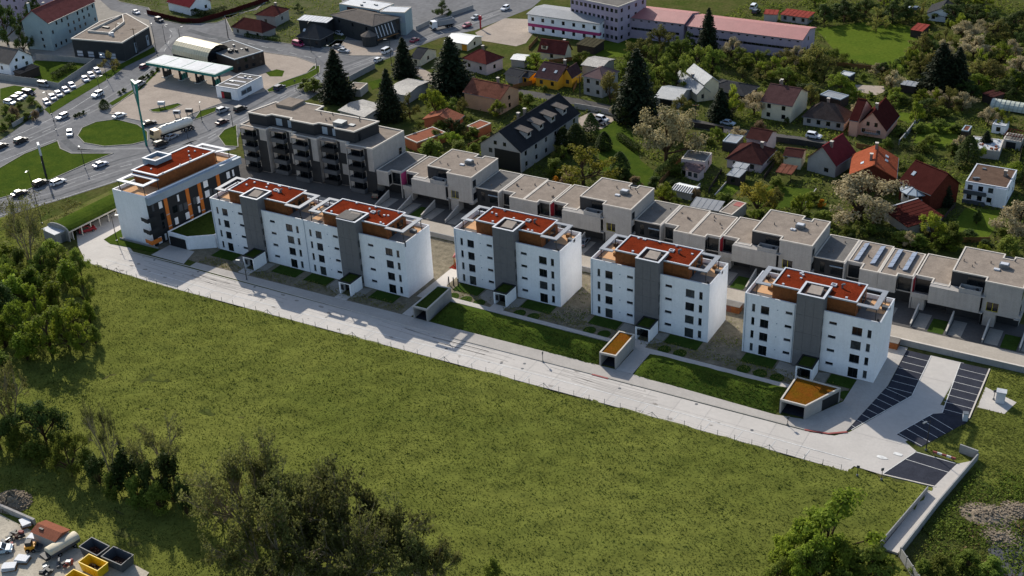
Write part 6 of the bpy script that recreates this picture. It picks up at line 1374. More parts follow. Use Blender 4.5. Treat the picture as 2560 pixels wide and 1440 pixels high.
        rf = build(MB().add(vs, fs), 'roof', roofm, t)
        for k, a in enumerate(c): build(MB().tube(a, r1 if (k in (0, 3) if A >= B else k in (0, 1)) else r2, .12, n=5), 'hip_cap', roofm, rf)
        build(MB().tube((-A, -B - .06, z - .1), (A, -B - .06, z - .1), .07, n=5).tube((A + .06, -B, z - .1), (A + .06, B, z - .1), .07, n=5), 'gutter', 'steel', rf)
    elif typ == 'mono':
        rf = build(MB().add([(-A, -B, z - .12), (A, -B, z - .12), (A, B, z + rise - .12), (-A, B, z + rise - .12), (-A, -B, z), (A, -B, z), (A, B, z + rise), (-A, B, z + rise)], [(0, 3, 2, 1), (4, 5, 6, 7), (0, 1, 5, 4), (1, 2, 6, 5), (2, 3, 7, 6), (3, 0, 4, 7)]), 'roof', roofm, t)
        if o.get('whiteverge'): build(MB().add([(-A - .3, -B, z - .1), (-A, -B, z - .1), (-A, B, z + rise - .1), (-A - .3, B, z + rise - .1), (-A - .3, -B, z + .15), (-A, -B, z + .15), (-A, B, z + rise + .15), (-A - .3, B, z + rise + .15)], [(0, 3, 2, 1), (4, 5, 6, 7), (0, 1, 5, 4), (1, 2, 6, 5), (2, 3, 7, 6), (3, 0, 4, 7)]), 'verge', 'trim', rf)
        n_ = max(2, int(w / 1.3))
        for k in range(n_ + 1):
            x = -A + .06 + (w - .12) * k / n_; build(MB().add([(x - .04, -B, z), (x + .04, -B, z), (x + .04, B, z + rise), (x - .04, B, z + rise), (x - .04, -B, z + .06), (x + .04, -B, z + .06), (x + .04, B, z + rise + .06), (x - .04, B, z + rise + .06)], [(4, 5, 6, 7), (0, 1, 5, 4), (1, 2, 6, 5), (2, 3, 7, 6), (3, 0, 4, 7)]), 'roof_batten', roofm, rf)
    elif typ == 'flat':
        pl = [(-A, -B), (A, -B), (A, B), (-A, B)]
        build(MB().ring(pl, .3, z - .28, z), 'parapet', 'trim' if wallm == 'white' else ('eavegrey' if wallm in ('blackwall', 'darkbrown') else 'rimbeige'), t)
        rf = build(MB().sheet(inset(pl, .3), z - .12), 'roof', roofm, t)
        if w * d > 60:
            for k in range(4): x, y = g.uniform(-A * .7, A * .7), g.uniform(-B * .7, B * .7); build(MB().box(x - .4, x + .4, y - .3, y + .3, z - .12, z + g.uniform(.1, .5)), 'roof_vent', 'steel', rf)
    elif typ == 'barrel':
        n = 9; vs = []; 
        for x in (-A, A):
            for i in range(n): q = math.pi * i / (n - 1); vs.append((x, -B * math.cos(q), z + rise * math.sin(q)))
        rf = build(MB().add(vs, [(i, n + i, n + i + 1, i + 1) for i in range(n - 1)] + [tuple(range(n - 1, -1, -1)), tuple(range(n, 2 * n))]), 'cover', roofm, t)
        for k in range(int(w / 1.2) + 1):
            x = -A + k * 1.2; mm = MB()
            for i in range(n - 1):
                q, p_ = math.pi * i / (n - 1), math.pi * (i + 1) / (n - 1); mm.tube((x, -B * 1.01 * math.cos(q), z + rise * 1.02 * math.sin(q)), (x, -B * 1.01 * math.cos(p_), z + rise * 1.02 * math.sin(p_)), .05, n=4, cap=False)
            build(mm, 'hoop', 'steel', rf)
    def on_roof(fx, fy):           # height of the roof skin above a plan position
        x, y = fx, fy
        if typ == 'gable': return z + rise * (1 - abs(y) / B) if ridge == 'a' else z + rise * (1 - abs(x) / A)
        if typ == 'hip': return z + rise * min(1, min((A - abs(x)), (B - abs(y))) / min(A, B))
        return z
    for k in range(ch):
        x, y = (g.uniform(-.35, .35) * w, g.uniform(.02, .2) * d) if ridge == 'a' else (g.uniform(-.2, .1) * w, g.uniform(-.3, .35) * d)
        if o.get('flats'): x, y = (-.12 * w, (-.47 + .28 * k) * d)
        zz = on_roof(x, y); hh = 1.2 + g.random() * .5 + (1.6 if o.get('flats') and k == 0 else 0)
        c_ = build(MB().box(x - .32, x + .32, y - .32, y + .32, zz - .6, zz + hh), 'chimney', 'chimney' if not o.get('flats') else 'bluegrey', rf)
        build(MB().box(x - .42, x + .42, y - .42, y + .42, zz + hh + .002, zz + hh + .12), 'chimney_cap', 'rimbeige', c_)
    for k in range(o.get('sky', 0)):
        if typ == 'gable' and ridge == 'b':
            sx = 1 if k else -1; x = sx * A * .5; y = -B * .35 + k * B * .4; zz = on_roof(x, y); a_ = math.atan2(rise, A) * sx
            link('skylight', cached('skyl', lambda: MB().box(-.4, .4, -.55, .55, -.02, .1).mesh('skylight')), 'skylight', rf, (x, y, zz + .03), (0, a_, 0))
        else:
            x = (-.28 + .5 * k) * w; y = -B * .5; zz = on_roof(x, y) if typ == 'gable' else z + rise * .5; a_ = math.atan2(rise, B)
            link('skylight', cached('skyl', lambda: MB().box(-.4, .4, -.55, .55, -.02, .1).mesh('skylight')), 'skylight', rf, (x, y, zz + .03), (a_, 0, 0))
    if o.get('dorm'):
        x = -A * .55; zz = on_roof(x, -B * .72)
        dm = build(MB().box(x - 1.0, x + 1.0, -B * .75, -B * .1, z - .1, zz + 1.2), 'dormer', wallm, rf); build(MB().add([(x - 1.3, -B * .82, zz + 1.1), (x + 1.3, -B * .82, zz + 1.1), (x, -B * .82, zz + 2.0), (x - 1.3, 0, zz + 1.1), (x + 1.3, 0, zz + 1.1), (x, 0, zz + 2.0)], [(0, 1, 2), (5, 4, 3), (0, 2, 5, 3), (1, 4, 5, 2), (0, 3, 4, 1)]), 'dormer_roof', roofm, dm); build(MB().box(x - .6, x + .6, -B * .75 - .06, -B * .75 - .002, zz + .1, zz + 1.0), 'window', 'glass', dm)
    for k in range(o.get('dorms', 0)):
        y = -B + d * (.22 + .2 * k); x = A * .62; zz = on_roof(x, y)
        dm = build(MB().box(x - 1.5, x + .7, y - 1.1, y + 1.1, zz - .6, zz + 1.3), 'dormer', wallm, rf)
        build(MB().add([(x - 3.2, y - 1.35, zz + 1.9), (x + 1.2, y - 1.35, zz + 1.15), (x + 1.2, y + 1.35, zz + 1.15), (x - 3.2, y + 1.35, zz + 1.9), (x - 3.2, y - 1.35, zz + 2.1), (x + 1.2, y - 1.35, zz + 1.35), (x + 1.2, y + 1.35, zz + 1.35), (x - 3.2, y + 1.35, zz + 2.1)], [(0, 3, 2, 1), (4, 5, 6, 7), (0, 1, 5, 4), (1, 2, 6, 5), (2, 3, 7, 6), (3, 0, 4, 7)]), 'dormer_roof', 'taupe', dm)
        build(MB().box(x + .702, x + .75, y - .6, y + .6, zz + .1, zz + 1.0), 'window', 'glass', dm)
    if o.get('gablewin') or o.get('gwin'):
        if ridge == 'b':
            for x in (-1.5, 1.3): build(MB().box(x - .45, x + .45, -Y - .05, -Y - .002, zw + .5, zw + 1.5), 'window', 'glass', t)
        else:
            for y in (-1.4, 1.3): build(MB().box(X + .002, X + .05, y - .45, y + .45, zw - .2, zw + .8), 'window', 'glass', t)
    if o.get('bigdoor'): build(MB().box(-X * .3, X * .95, -Y - .06, -Y - .002, .05, zw - .5), 'barn_door', 'door', t)
    if o.get('door'):
        db = build(MB().box(-X * .6, X * .45, -Y - .06, -Y - .002, .05, min(2.1, zw - .25)), 'garage_door', 'door', t)
    if o.get('odoor'): build(MB().box(X * .5, X * .95, -Y - .06, -Y - .002, .05, zw - .1), 'sliding_door', 'orangepaint', t)
    if o.get('stripe'):
        build(MB().box(-X - .05, X + .05, -Y - .05, -Y - .002, zw * .36, zw * .52), 'stripe', 'magenta', t); build(MB().box(X + .002, X + .05, -Y, -Y + 1.2, zw * .36, zw * .52), 'stripe', 'magenta', t)
    if o.get('ribs'):
        for k in range(9):
            x = -A + w * (k + .5) / 9
            build(MB().add([(x - .12, -B, z + .03), (x + .12, -B, z + .03), (x + .12, 0, z + rise + .03), (x - .12, 0, z + rise + .03), (x - .12, -B, z + .08), (x + .12, -B, z + .08), (x + .12, 0, z + rise + .08), (x - .12, 0, z + rise + .08)], [(4, 5, 6, 7), (0, 1, 5, 4), (1, 2, 6, 5), (3, 0, 4, 7)]), 'rib', 'darkbrown', rf)
    if o.get('redpatch'): build(MB().box(-A * .3, A * .9, B * .3, B - .32, z - .11, z - .06), 'roof_patch', 'redpaint', rf)
    if o.get('balcony'):
        bl = build(MB().box(-X * .45, X * .55, -Y - 1.1, -Y - .002, zw * .42, zw * .42 + .12), 'balcony', 'concretewall', t)
        for k in range(9): x = -X * .45 + k * X / 8; build(MB().box(x - .03, x + .03, -Y - 1.08, -Y - 1.02, zw * .42 + .122, zw * .42 + .9), 'baluster', 'timber', bl)
        build(MB().box(-X * .45, X * .55, -Y - 1.1, -Y - 1.0, zw * .42 + .902, zw * .42 + 1.0), 'handrail', 'timber', bl)
        for x in (-X * .25, X * .3): build(MB().box(x - .4, x + .4, -Y - .05, -Y - .002, zw + .25, zw + 1.35), 'window', 'glass', t)
    if o.get('balc'):
        for zz in (.1, zw * .52):
            bl = build(MB().box(-X, X * .1, -Y - 1.3, -Y - .002, zz, zz + .14).box(-X, X * .1, -Y - 1.3, -Y - 1.2, zz + .142, zz + 1.0), 'balcony', 'panelgrey', t)
        build(MB().box(X * .45, X, -Y - .3, -Y - .002, .02, zw), 'front_bay', 'white', t)
    if o.get('slats'):
        pg = build(MB().box(-A, A, -B, -B + .15, z + 1.0, z + 1.15).box(-A, A, B - .15, B, z + 1.0, z + 1.15), 'pergola', 'deepred', t)
        for k in range(7): x = -A + .1 + (w - .3) * k / 6; build(MB().box(x, x + .14, -B + .152, B - .152, z + 1.0, z + 1.14), 'pergola_slat', 'deepred', pg)
        for x in (-A, A - .12): [build(MB().box(x, x + .12, y, y + .12, z, z + .998), 'post', 'deepred', pg) for y in (-B, B - .12)]
    if o.get('clutter'):
        for k in range(16): x, y, s_ = g.uniform(-A * .85, A * .85), g.uniform(-B * .85, B * .85), g.uniform(.2, .7); link('stored_box', cached('clut', lambda: MB().box(-.5, .5, -.4, .4, 0, .7).mesh('box')), g.choice(('trim', 'whiteroof', 'apron', 'terracotta')), rf, (x, y, z - .12), g.uniform(0, 3), (s_, s_, s_))
    if o.get('wash'):
        sg = build(MB().box(X + .002, X + .06, -Y * .75, Y * .05, zw * .28, zw * .75), 'window', 'skylight', t)
        for k in range(4): y = -Y * .28 + k * .55; build(MB().box(X + .062, X + .09, y, y + .4, zw * .32, zw * .7), 'sign_panel', 'frame', sg)
        build(MB().box(X + .062, X + .09, -Y * .7, -Y * .35, zw * .34, zw * .66), 'sign_panel', 'panelgrey', sg)
        build(MB().box(-X * .55, X * .35, -Y - .06, -Y - .002, .05, zw * .66), 'door', 'door', t); build(MB().box(-X * .55, -X * .3, -Y - .09, -Y - .062, .05, zw * .6), 'red_panel', 'red', t)
        for k in range(3): build(MB().box(-A * .7, A * .7, -B * .6 + k * B * .5, -B * .6 + k * B * .5 + .8, z - .11, z - .02), 'solar_panel', 'solar', rf)
    if o.get('slits'):
        gl = build(MB().add([(X + .02, -Y, zw * .45), (X + 1.6, -Y, zw * .3), (X + 1.6, Y * .6, zw * .3), (X + .02, Y * .6, zw * .45), (X + .02, -Y, zw - .2), (X + .02, Y * .6, zw - .2)], [(1, 2, 5, 4), (0, 1, 4), (3, 5, 2), (0, 3, 2, 1)]), 'sloping_front', 'blackwall', t)
        for k in range(6):
            y = -Y + .6 + k * (1.6 * Y - 1) / 6; q = lambda f_: (X + 1.6 - 1.58 * f_, zw * .3 + (zw * .7 - .2) * f_)
            a, b = q(.12), q(.9); build(MB().add([(a[0] + .04, y, a[1] + .04), (a[0] + .04, y + .35, a[1] + .04), (b[0] + .04, y + .35, b[1] + .04), (b[0] + .04, y, b[1] + .04)], [(0, 1, 2, 3)]), 'rooflight', 'trim', gl)
        build(MB().box(X + 1.6, X + 1.75, -Y, Y * .6, zw * .3 - .15, zw * .3 + .05), 'timber_beam', 'timber', gl)
        [build(MB().box(X + .02, X + 1.5, a, b, 0, zw * .28), 'post', 'blackwall', t) for a, b in ((-Y, -Y + .3), (Y * .4, Y * .6))]
        # round corner turret
        tr = MB(); n = 10; c = (X - 1.0, -Y - 1.0)
        tr.prism([(c[0] + 2.6 * math.cos(2 * math.pi * i / n), c[1] + 2.6 * math.sin(2 * math.pi * i / n)) for i in range(n)], 0, zw * .55); tu = build(tr, 'corner_turret', 'blackwall', t)
        cv = [(c[0] + 3.0 * math.cos(2 * math.pi * i / n), c[1] + 3.0 * math.sin(2 * math.pi * i / n), zw * .55) for i in range(n)] + [(c[0], c[1], zw * .55 + 1.6)]
        build(MB().add(cv, [(i, (i + 1) % n, n) for i in range(n)] + [tuple(range(n - 1, -1, -1))]), 'turret_roof', 'taupe', tu)
    if o.get('sign'): 
        sg = build(MB().box(-X * .1, X, -Y - .08, -Y - .002, zw * .55, zw * .95), 'sign_board', 'eavegrey', t); build(MB().box(X * .2, X * .7, -Y - .1, -Y - .082, zw * .65, zw * .85), 'sign_emblem', 'trim', sg)
    if o.get('redband'): build(MB().box(-X * .6, X * .9, -Y - .08, -Y - .002, zw * .6, zw * .95), 'red_front', 'winered', t)
    if o.get('hv'):
        for k in range(5): x, y = g.uniform(0, A * .6), g.uniform(-B * .5, B * .6); build(MB().box(x - .6, x + .6, y - .3, y + .3, z - .1, z + .7), 'air_unit', 'frame', rf)
    return t
for h in HOUSES: house(*h)
# ---------------------------------------------------------------- labels from landmarks
LAND = [('the long double white block', -160, 183), ('the first single white block', -116, 194), ('the middle single white block', -84, 194), ('the white block by the stalls', -52, 194), ('the corner building', -204, 186), ('the balcony block', -190, 224),
        ('the teal station canopy', -272, 263), ('the totem sign', ST['totem'][0], ST['totem'][1]), ('the pylon sign', ST['pylon'][0], ST['pylon'][1]), ('the black workshop building', -318, 278), ('the yard skips', -130, 89), ('the grassed carport', ST['carport'][0][0] + 8, ST['carport'][0][1] + 6),
        ('the black parking stalls', -32, 188), ('the sloping footpath', -24, 155), ('the lone red shed', -81, 395)]
SHORT = {'beige house with rusty': 'the rusty roofed beige house', 'terracotta bungalow': 'the terracotta bungalow', 'pale pink house with red': 'the pale pink house', 'yellow house with dark': 'the yellow house', 'cream gabled house with deep': 'the cream gabled house', 'two-storey greyish white': 'the mauve hip roof house', 'pale grey garage with metal': 'the pale grey garage', 'dark brown house with low': 'the dark brown house', 'large grey house with long': 'the long slate roofed house', 'brown tiled hip roof house': 'the brown hip roof house', 'small pale two-storey': 'the small flat roofed house', 'plain white gabled': 'the plain white gabled house', 'red brick house': 'the orange roofed house', 'white two-storey house with flat': 'the flat brown roofed white house', 'white gabled house with mauve': 'the mauve tiled gable house', 'house with grey brown': 'the grey brown hip roof house', 'salmon pink house': 'the salmon pink house', 'white boxy caravan': 'the white caravan', 'low outbuilding with a white': 'the white cluttered roof', 'pale blue grey apartment': 'the blue grey apartment block', 'white gabled house with taupe': 'the taupe roofed white house', 'white flat roofed car wash': 'the car wash', 'dark restaurant': 'the dark restaurant', 'dark walled house': 'the dark slate roofed house', 'low white house with red brown': 'the street corner house', 'white house with crimson': 'the crimson roofed house', 'white two-storey hall': 'the magenta striped hall', 'left pale mauve hall': 'the left pink roofed hall', 'right pale mauve hall': 'the right pink roofed hall', 'row of sheds with orange': 'the orange red roofed sheds', 'white bungalow with dark': 'the white bungalow', 'cream workshop': 'the cream workshop', 'grey flat roofed block garage': 'the grey block garage', 'long pale polytunnel': 'the pale polytunnel', 'dull brown roofed shed': 'the dull brown shed', 'grey metal roofed shed between': 'the grey metal shed'}
for h in HOUSES:
    for k, v in SHORT.items():
        if h[1].startswith(k): LAND.append((v, h[3], h[4]))
PENDING = []
def auto_label(desc, x, y):
    vx, vy = math.sin(YAW), math.cos(YAW); rx, ry = math.cos(YAW), -math.sin(YAW)
    nm, lx, ly = min(LAND, key=lambda l: (l[1] - x) ** 2 + (l[2] - y) ** 2)
    dx, dy = x - lx, y - ly; a, b = dx * rx + dy * ry, (dx * vx + dy * vy) * .8
    rel = ('right of' if a > 0 else 'left of') if abs(a) > abs(b) else ('behind' if b > 0 else 'in front of')
    base = f'{desc} {rel} {nm}'
    k = LABELS.setdefault(base, []); k.append(1); n = len(k)
    return base if n == 1 else base + ', ' + {2: 'second', 3: 'third', 4: 'fourth', 5: 'fifth', 6: 'sixth', 7: 'seventh', 8: 'eighth', 9: 'ninth', 10: 'tenth', 11: 'eleventh', 12: 'twelfth'}.get(n, f'{n}th') + ' nearest'
def by_nearness(items, fx, fy):
    """Order things so that ordinals in labels count outward from their landmark."""
    def d(i): return min((l[1] - fx(i)) ** 2 + (l[2] - fy(i)) ** 2 for l in LAND)
    return sorted(items, key=d)
POLES = by_nearness(POLES, lambda i: i[1], lambda i: i[2])
# ---------------------------------------------------------------- conservatory tower, station canopy, vault and other structures
def fan_tower(c, label):
    t = thing('garden_pavilion', label, 'pavilion', (c[0], c[1], 0)); n = 10
    cir = lambda r_, z, k=n: [(r_ * math.cos(2 * math.pi * i / k), r_ * math.sin(2 * math.pi * i / k), z) for i in range(k)]
    build(MB().prism([p[:2] for p in cir(3.0, 0)], 0, 2.4), 'drum', 'greywhite', t)
    build(MB().prism([p[:2] for p in cir(2.7, 0)], 2.41, 3.7), 'glazed_storey', 'glass', t)
    for p in cir(2.9, 2.4): build(MB().box(p[0] - .12, p[0] + .12, p[1] - .12, p[1] + .12, 2.41, 3.75), 'pillar', 'trim', t)
    rf = build(MB().add(cir(3.6, 3.75) + cir(3.6, 3.6) + [(0, 0, 5.0)], [(i, (i + 1) % n, 2 * n) for i in range(n)] + [(n + i, n + (i + 1) % n, (i + 1) % n, i) for i in range(n)] + [tuple(range(2 * n - 1, n - 1, -1))]), 'fan_roof', 'eavegrey', t)
    for p in cir(3.62, 3.78): build(MB().tube(p, (0, 0, 5.04), .06, n=4), 'roof_rib', 'panelgrey', rf)
fan_tower(ST['pavilion'], 'round pavilion with fan shaped grey roof before the orange roofed house')

cn = thing('station_canopy', 'long teal edged filling station canopy with four white roof panels', 'canopy', (*ST['canopy'][0], 0), R(ST['canopy'][1]))
CW, CD = ST['canopy'][2:4]
build(MB().box(0, CW, 0, CD, 4.5, 5.35), 'canopy_edge', 'teal', cn)
for k in range(4): build(MB().box(k * CW / 4 + .25, (k + 1) * CW / 4 - .25, .4, CD - .4, 5.352, 5.42), 'roof_panel', 'whiteroof', cn)
for k in range(4):
    x = CW * (.14 + .24 * k)
    pi = build(MB().box(x - 1.0, x + 1.0, CD * .3, CD * .75, .05, .25), 'pump_island', 'concrete', cn)
    for y in (CD * .36, CD * .7): build(MB().box(x - .25, x + .25, y - .25, y + .25, .25, 4.498), 'pillar', 'darksteel', cn)
    for y in (CD * .46, CD * .6): build(MB().box(x - .45, x + .45, y - .25, y + .25, .252, 1.9), 'fuel_pump', 'teal' if k % 2 else 'frame', cn)
va = thing('barrel_vault', 'cream ribbed barrel vault behind the station canopy', 'roof', (*ST['vault'][0], 0), R(ST['vault'][1]))
VL, VW = ST['vault'][2:4]
for k in range(16):
    x0_, x1_ = VL * k / 16 + .04, VL * (k + 1) / 16 - .04; n = 10; vs = []
    for x in (x0_, x1_):
        for q in [math.pi * i / (n - 1) for i in range(n)]: vs.append((x, VW / 2 - VW / 2 * math.cos(q), 2.6 + VW * .42 * math.sin(q)))
    build(MB().add(vs, [(i, n + i, n + i + 1, i + 1) for i in range(n - 1)]), 'vault_rib', 'creamvault', va)
build(MB().box(.3, VL - .3, .2, VW - .2, 0, 2.58), 'base', 'darkfacade', va)
vs = [(VL * .995, VW / 2 - VW / 2 * .95 * math.cos(math.pi * i / 9), 2.6 + VW * .4 * math.sin(math.pi * i / 9)) for i in range(10)]
build(MB().add(vs, [tuple(range(10))]), 'end_glazing', 'glass', va)

py = thing('pylon_sign', 'tall teal pylon sign with wide triangular head at the forecourt', 'sign', (*ST['pylon'], 0), R(-30))
H_ = ST['pylon_h']
build(MB().add([(-.35, -.25, 0), (.35, -.25, 0), (.3, -.2, H_ * .62), (-.3, -.2, H_ * .62), (-.35, .25, 0), (.35, .25, 0), (.3, .2, H_ * .62), (-.3, .2, H_ * .62)], [(0, 1, 2, 3), (5, 4, 7, 6), (1, 5, 6, 2), (4, 0, 3, 7), (3, 2, 6, 7)]), 'pole', 'teal', py)
hd = build(MB().add([(-.3, -.2, H_ * .62), (.3, -.2, H_ * .62), (2.2, -.35, H_ * .95), (2.2, -.35, H_), (-2.2, -.35, H_), (-2.2, -.35, H_ * .95), (-.3, .2, H_ * .62), (.3, .2, H_ * .62), (2.2, .35, H_ * .95), (2.2, .35, H_), (-2.2, .35, H_), (-2.2, .35, H_ * .95)], [(0, 1, 2, 3, 4, 5), (11, 10, 9, 8, 7, 6), (1, 7, 8, 2), (2, 8, 9, 3), (3, 9, 10, 4), (4, 10, 11, 5), (5, 11, 6, 0)]), 'head', 'teal', py)
build(MB().box(.2, 1.7, -.4, -.352, H_ * .84, H_ * .96), 'emblem', 'trim', hd)
to = thing('totem_sign', 'slim dark totem sign with pale top on the grass island', 'sign', (*ST['totem'], 0), R(-35))
build(MB().box(-1.2, 1.2, -.25, .25, 0, 6.2), 'panel', 'darkfacade', to); build(MB().box(-1.2, 1.2, -.25, .25, 6.202, 9.2), 'top_panel', 'trim', to)
build(MB().box(-.8, .2, -.28, -.252, 7.0, 8.6), 'emblem', 'teal', to); build(MB().box(.2, .8, -.28, -.252, 3.5, 4.2), 'emblem', 'eavegrey', to)

# carport with grassed roof by the lane, little kiosk
(cax, cay), (cbx, cby) = ST['carport']
L_ = math.hypot(cbx - cax, cby - cay)
cp = thing('carport', 'long open carport under a grassed bank left of the corner building', 'carport', (cax, cay, 0), math.atan2(cby - cay, cbx - cax))
n = 9; vs = []
for x in (-1, L_ + 3):
    for q in [math.pi * i / (n - 1) for i in range(n)]: vs.append((x, 2.9 - 3.5 * math.cos(q) if q > .2 else -.5, 2.5 + 1.2 * math.sin(q) - (0 if q < 2.4 else 2.5 * (q - 2.4) / .74)))
build(MB().add(vs, [(i, n + i, n + i + 1, i + 1) for i in range(n - 1)]), 'grass_roof', 'lawn', cp)
build(MB().box(-1, L_ + 3, -.6, -.2, 2.15, 2.5), 'roof_edge', 'rimbeige', cp)
for k in range(7): x = k * L_ / 5.2; build(MB().box(x - .12, x + .12, -.5, -.26, 0, 2.148), 'post', 'rimbeige', cp)
build(MB().box(-1, L_ + 3, 5.2, 5.5, 0, 2.4), 'back_wall', 'darkfacade', cp)
ew = MB(); vs = [(-1.3, -.6, 0), (-1.3, 6.4, 0)] + [(-1.3, 2.9 - 3.6 * math.cos(math.pi * (1 - i / 8)), 2.7 + 1.3 * math.sin(math.pi * (1 - i / 8))) for i in range(9)]
ew.add(vs + [(x + .28, y, z) for x, y, z in vs], [tuple(range(11))[::-1], tuple(range(11, 22))] + [(i, (i + 1) % 11, 11 + (i + 1) % 11, 11 + i) for i in range(11)])
build(ew, 'end_wall', 'concretewall', cp)
ki = thing('kiosk', 'small concrete kiosk with white roof at the end of the carport', 'shed', (*ST['kiosk'], 0), R(-10))
build(MB().box(-2.6, 2.6, -2, 2, 0, 2.5), 'wall', 'concretewall', ki); build(MB().box(-2.8, 2.8, -2.2, 2.2, 2.502, 2.7), 'roof', 'whiteroof', ki); build(MB().box(2.602, 2.65, -.6, .4, .05, 2.0), 'door', 'steel', ki)

def poly_building(name, label, pts, z, wall, roof, cat, edge='rimbeige'):
    c = pts[0]; t = thing(name, label, cat, (c[0], c[1], 0)); q = [(x - c[0], y - c[1]) for x, y in pts]
    build(MB().prism(q, 0, z - .4), 'wall', wall, t); build(MB().ring(inset(ccw(q), -.15), .45, z - .398, z), 'parapet', edge, t); build(MB().sheet(inset(ccw(q), .3), z - .15), 'roof', roof, t)
    FOOT.append(pts); return t, q
dk, q = poly_building('car_showroom', 'black workshop building with pale flat roof and white roller doors', ST['dark'], ST['dark_z'], 'blackwall', 'bitumen', 'building')
(ax, ay), (bx, by) = q[0], q[1]; a_ = math.atan2(by - ay, bx - ax); ln = math.hypot(bx - ax, by - ay)
for k in range(4):
    d_ = link('roller_door', cached('rd', lambda: MB().box(0, 2.3, -.1, -.02, .1, 2.6).mesh('door')), 'panelgrey', dk, (ax + math.cos(a_) * (1.2 + k * ln / 4.6), ay + math.sin(a_) * (1.2 + k * ln / 4.6), 0), a_)
    for j in range(2): link('door_panel', cached('rdp', lambda: MB().box(.05, 2.25, -.14, -.102, 0, .75).mesh('panel')), 'trim', d_, (0, 0, .55 + j * 1.0))
(bx, by), (cx_, cy_) = q[1], q[2]; a_ = math.atan2(cy_ - by, cx_ - bx); ln = math.hypot(cx_ - bx, cy_ - by)
for k, s in enumerate((.38, .82)):
    bn = link('banner', MB().box(0, 1.3, -.12, -.02, .6, 4.0).mesh('banner'), 'eavegrey', dk, (bx + math.cos(a_) * ln * s, by + math.sin(a_) * ln * s, 0), a_); link('banner_figure', MB().box(.35, .95, -.15, -.122, 2.4, 3.7).mesh('figure'), 'frame', bn)
iq = [(q[0][0] * .75 + q[3][0] * .25 + 1, q[0][1] * .75 + q[3][1] * .25), (q[0][0] * .3 + q[1][0] * .5 + q[3][0] * .2, q[0][1] * .3 + q[1][1] * .5 + q[3][1] * .2 + 1.0), (q[1][0] * .35 + q[3][0] * .65, q[1][1] * .35 + q[3][1] * .65), (q[3][0] * .92 + .6, q[3][1] * .92)]
build(MB().ring(iq, .4, ST['dark_z'] - .14, ST['dark_z'] + .55), 'upper_parapet', 'rimbeige', dk)
mx_, my_ = (iq[0][0] + iq[2][0]) / 2, (iq[0][1] + iq[2][1]) / 2
build(MB().box(mx_ - 1.5, mx_ + 1.3, my_ - .5, my_ + .4, ST['dark_z'] - .14, ST['dark_z'] + .3), 'roof_unit', 'frame', dk)
rx, ry = q[0][0] * .2 + q[1][0] * .6 + q[3][0] * .2, q[0][1] * .2 + q[1][1] * .6 + q[3][1] * .2
build(MB().tube((rx, ry, ST['dark_z'] - .14), (rx, ry, ST['dark_z'] + 1.0), .5, .5, 10).tube((rx - 1.4, ry + .1, ST['dark_z'] - .14), (rx - 1.4, ry + .1, ST['dark_z'] + .6), .45, .4, 10), 'roof_dish', 'trim', dk)

# fences
for nm, lab, pts, h, th, pn, mt, po in ST['fences']: wall_run(nm, lab, pts, h, th, pn, mt, 'fence', post=po)
# mesh fence along the meadow
fe = thing('wire_fence', 'wire fence on thin posts along the meadow edge of the concrete road', 'fence', (-208, 160.2, 0))
pm = MB().tube((0, 0, -.1), (0, 0, 1.35), .05, .045, 5).mesh('post'); bm = MB().tube((0, 0, 1.2), (1.5, 0, 0), .04, .04, 4).mesh('brace')
xs = np.arange(-208, -37, 3.05)
for i, x in enumerate(xs):
    p = (x + 208, rlow(x) - .3 - 160.2, 0); link('post', pm, 'steel', fe, p)
    if i % 7 == 3: link('brace', bm, 'steel', fe, p, 0); link('brace', bm, 'steel', fe, p, math.pi)
for z in (.25, .7, 1.2):
    wm = MB()
    for a, b in zip(xs, xs[1:]): wm.tube((a + 208, rlow(a) - 160.5, z), (b + 208, rlow(b) - 160.5, z), .012, .012, 3, False)
    build(wm, 'wire', 'steel', fe)

# street lamps and utility poles
def lamp_label(base, x, y): return auto_label(base, x, y)
for kind, x, y, h in POLES:
    if kind == 'lamp':
        big = h > 3.4
        t = thing('street_lamp' if big else 'sign_post', auto_label('grey street lamp' if big else 'small grey post', x, y), 'lamp' if big else 'post', (x, y, 0), rnd.uniform(0, 6.28), 'street lamps' if big else 'small posts')
        build(MB().tube((0, 0, 0), (0, 0, h), .11 if big else .06, .06 if big else .05, 6), 'pole', 'darksteel', t)
        build(MB().tube((0, 0, 0), (0, 0, .3), .2, .2, 6), 'base', 'steel', t)
        if big:
            build(MB().tube((0, 0, h - .05), (1.1, 0, h + .25), .05, .04, 5), 'arm', 'darksteel', t); build(MB().box(.9, 1.8, -.16, .16, h + .2, h + .34), 'lamp_head', 'steel', t)
        else: build(MB().box(-.25, .25, -.04, .04, h - .5, h), 'sign_plate', 'panelgrey', t)
    else:
        t = thing('utility_pole', auto_label('dark utility pole', x, y), 'pole', (x, y, 0), .5, 'utility poles')
        build(MB().tube((0, 0, 0), (0, 0, h), .16, .11, 7), 'pole', 'frame', t); build(MB().box(-.9, .9, -.07, .07, h - .5, h - .36), 'crossarm', 'timber', t)
        for k in (-.75, 0, .75): build(MB().tube((k, 0, h - .36), (k, 0, h - .15), .06, .05, 5), 'insulator', 'trim', t)

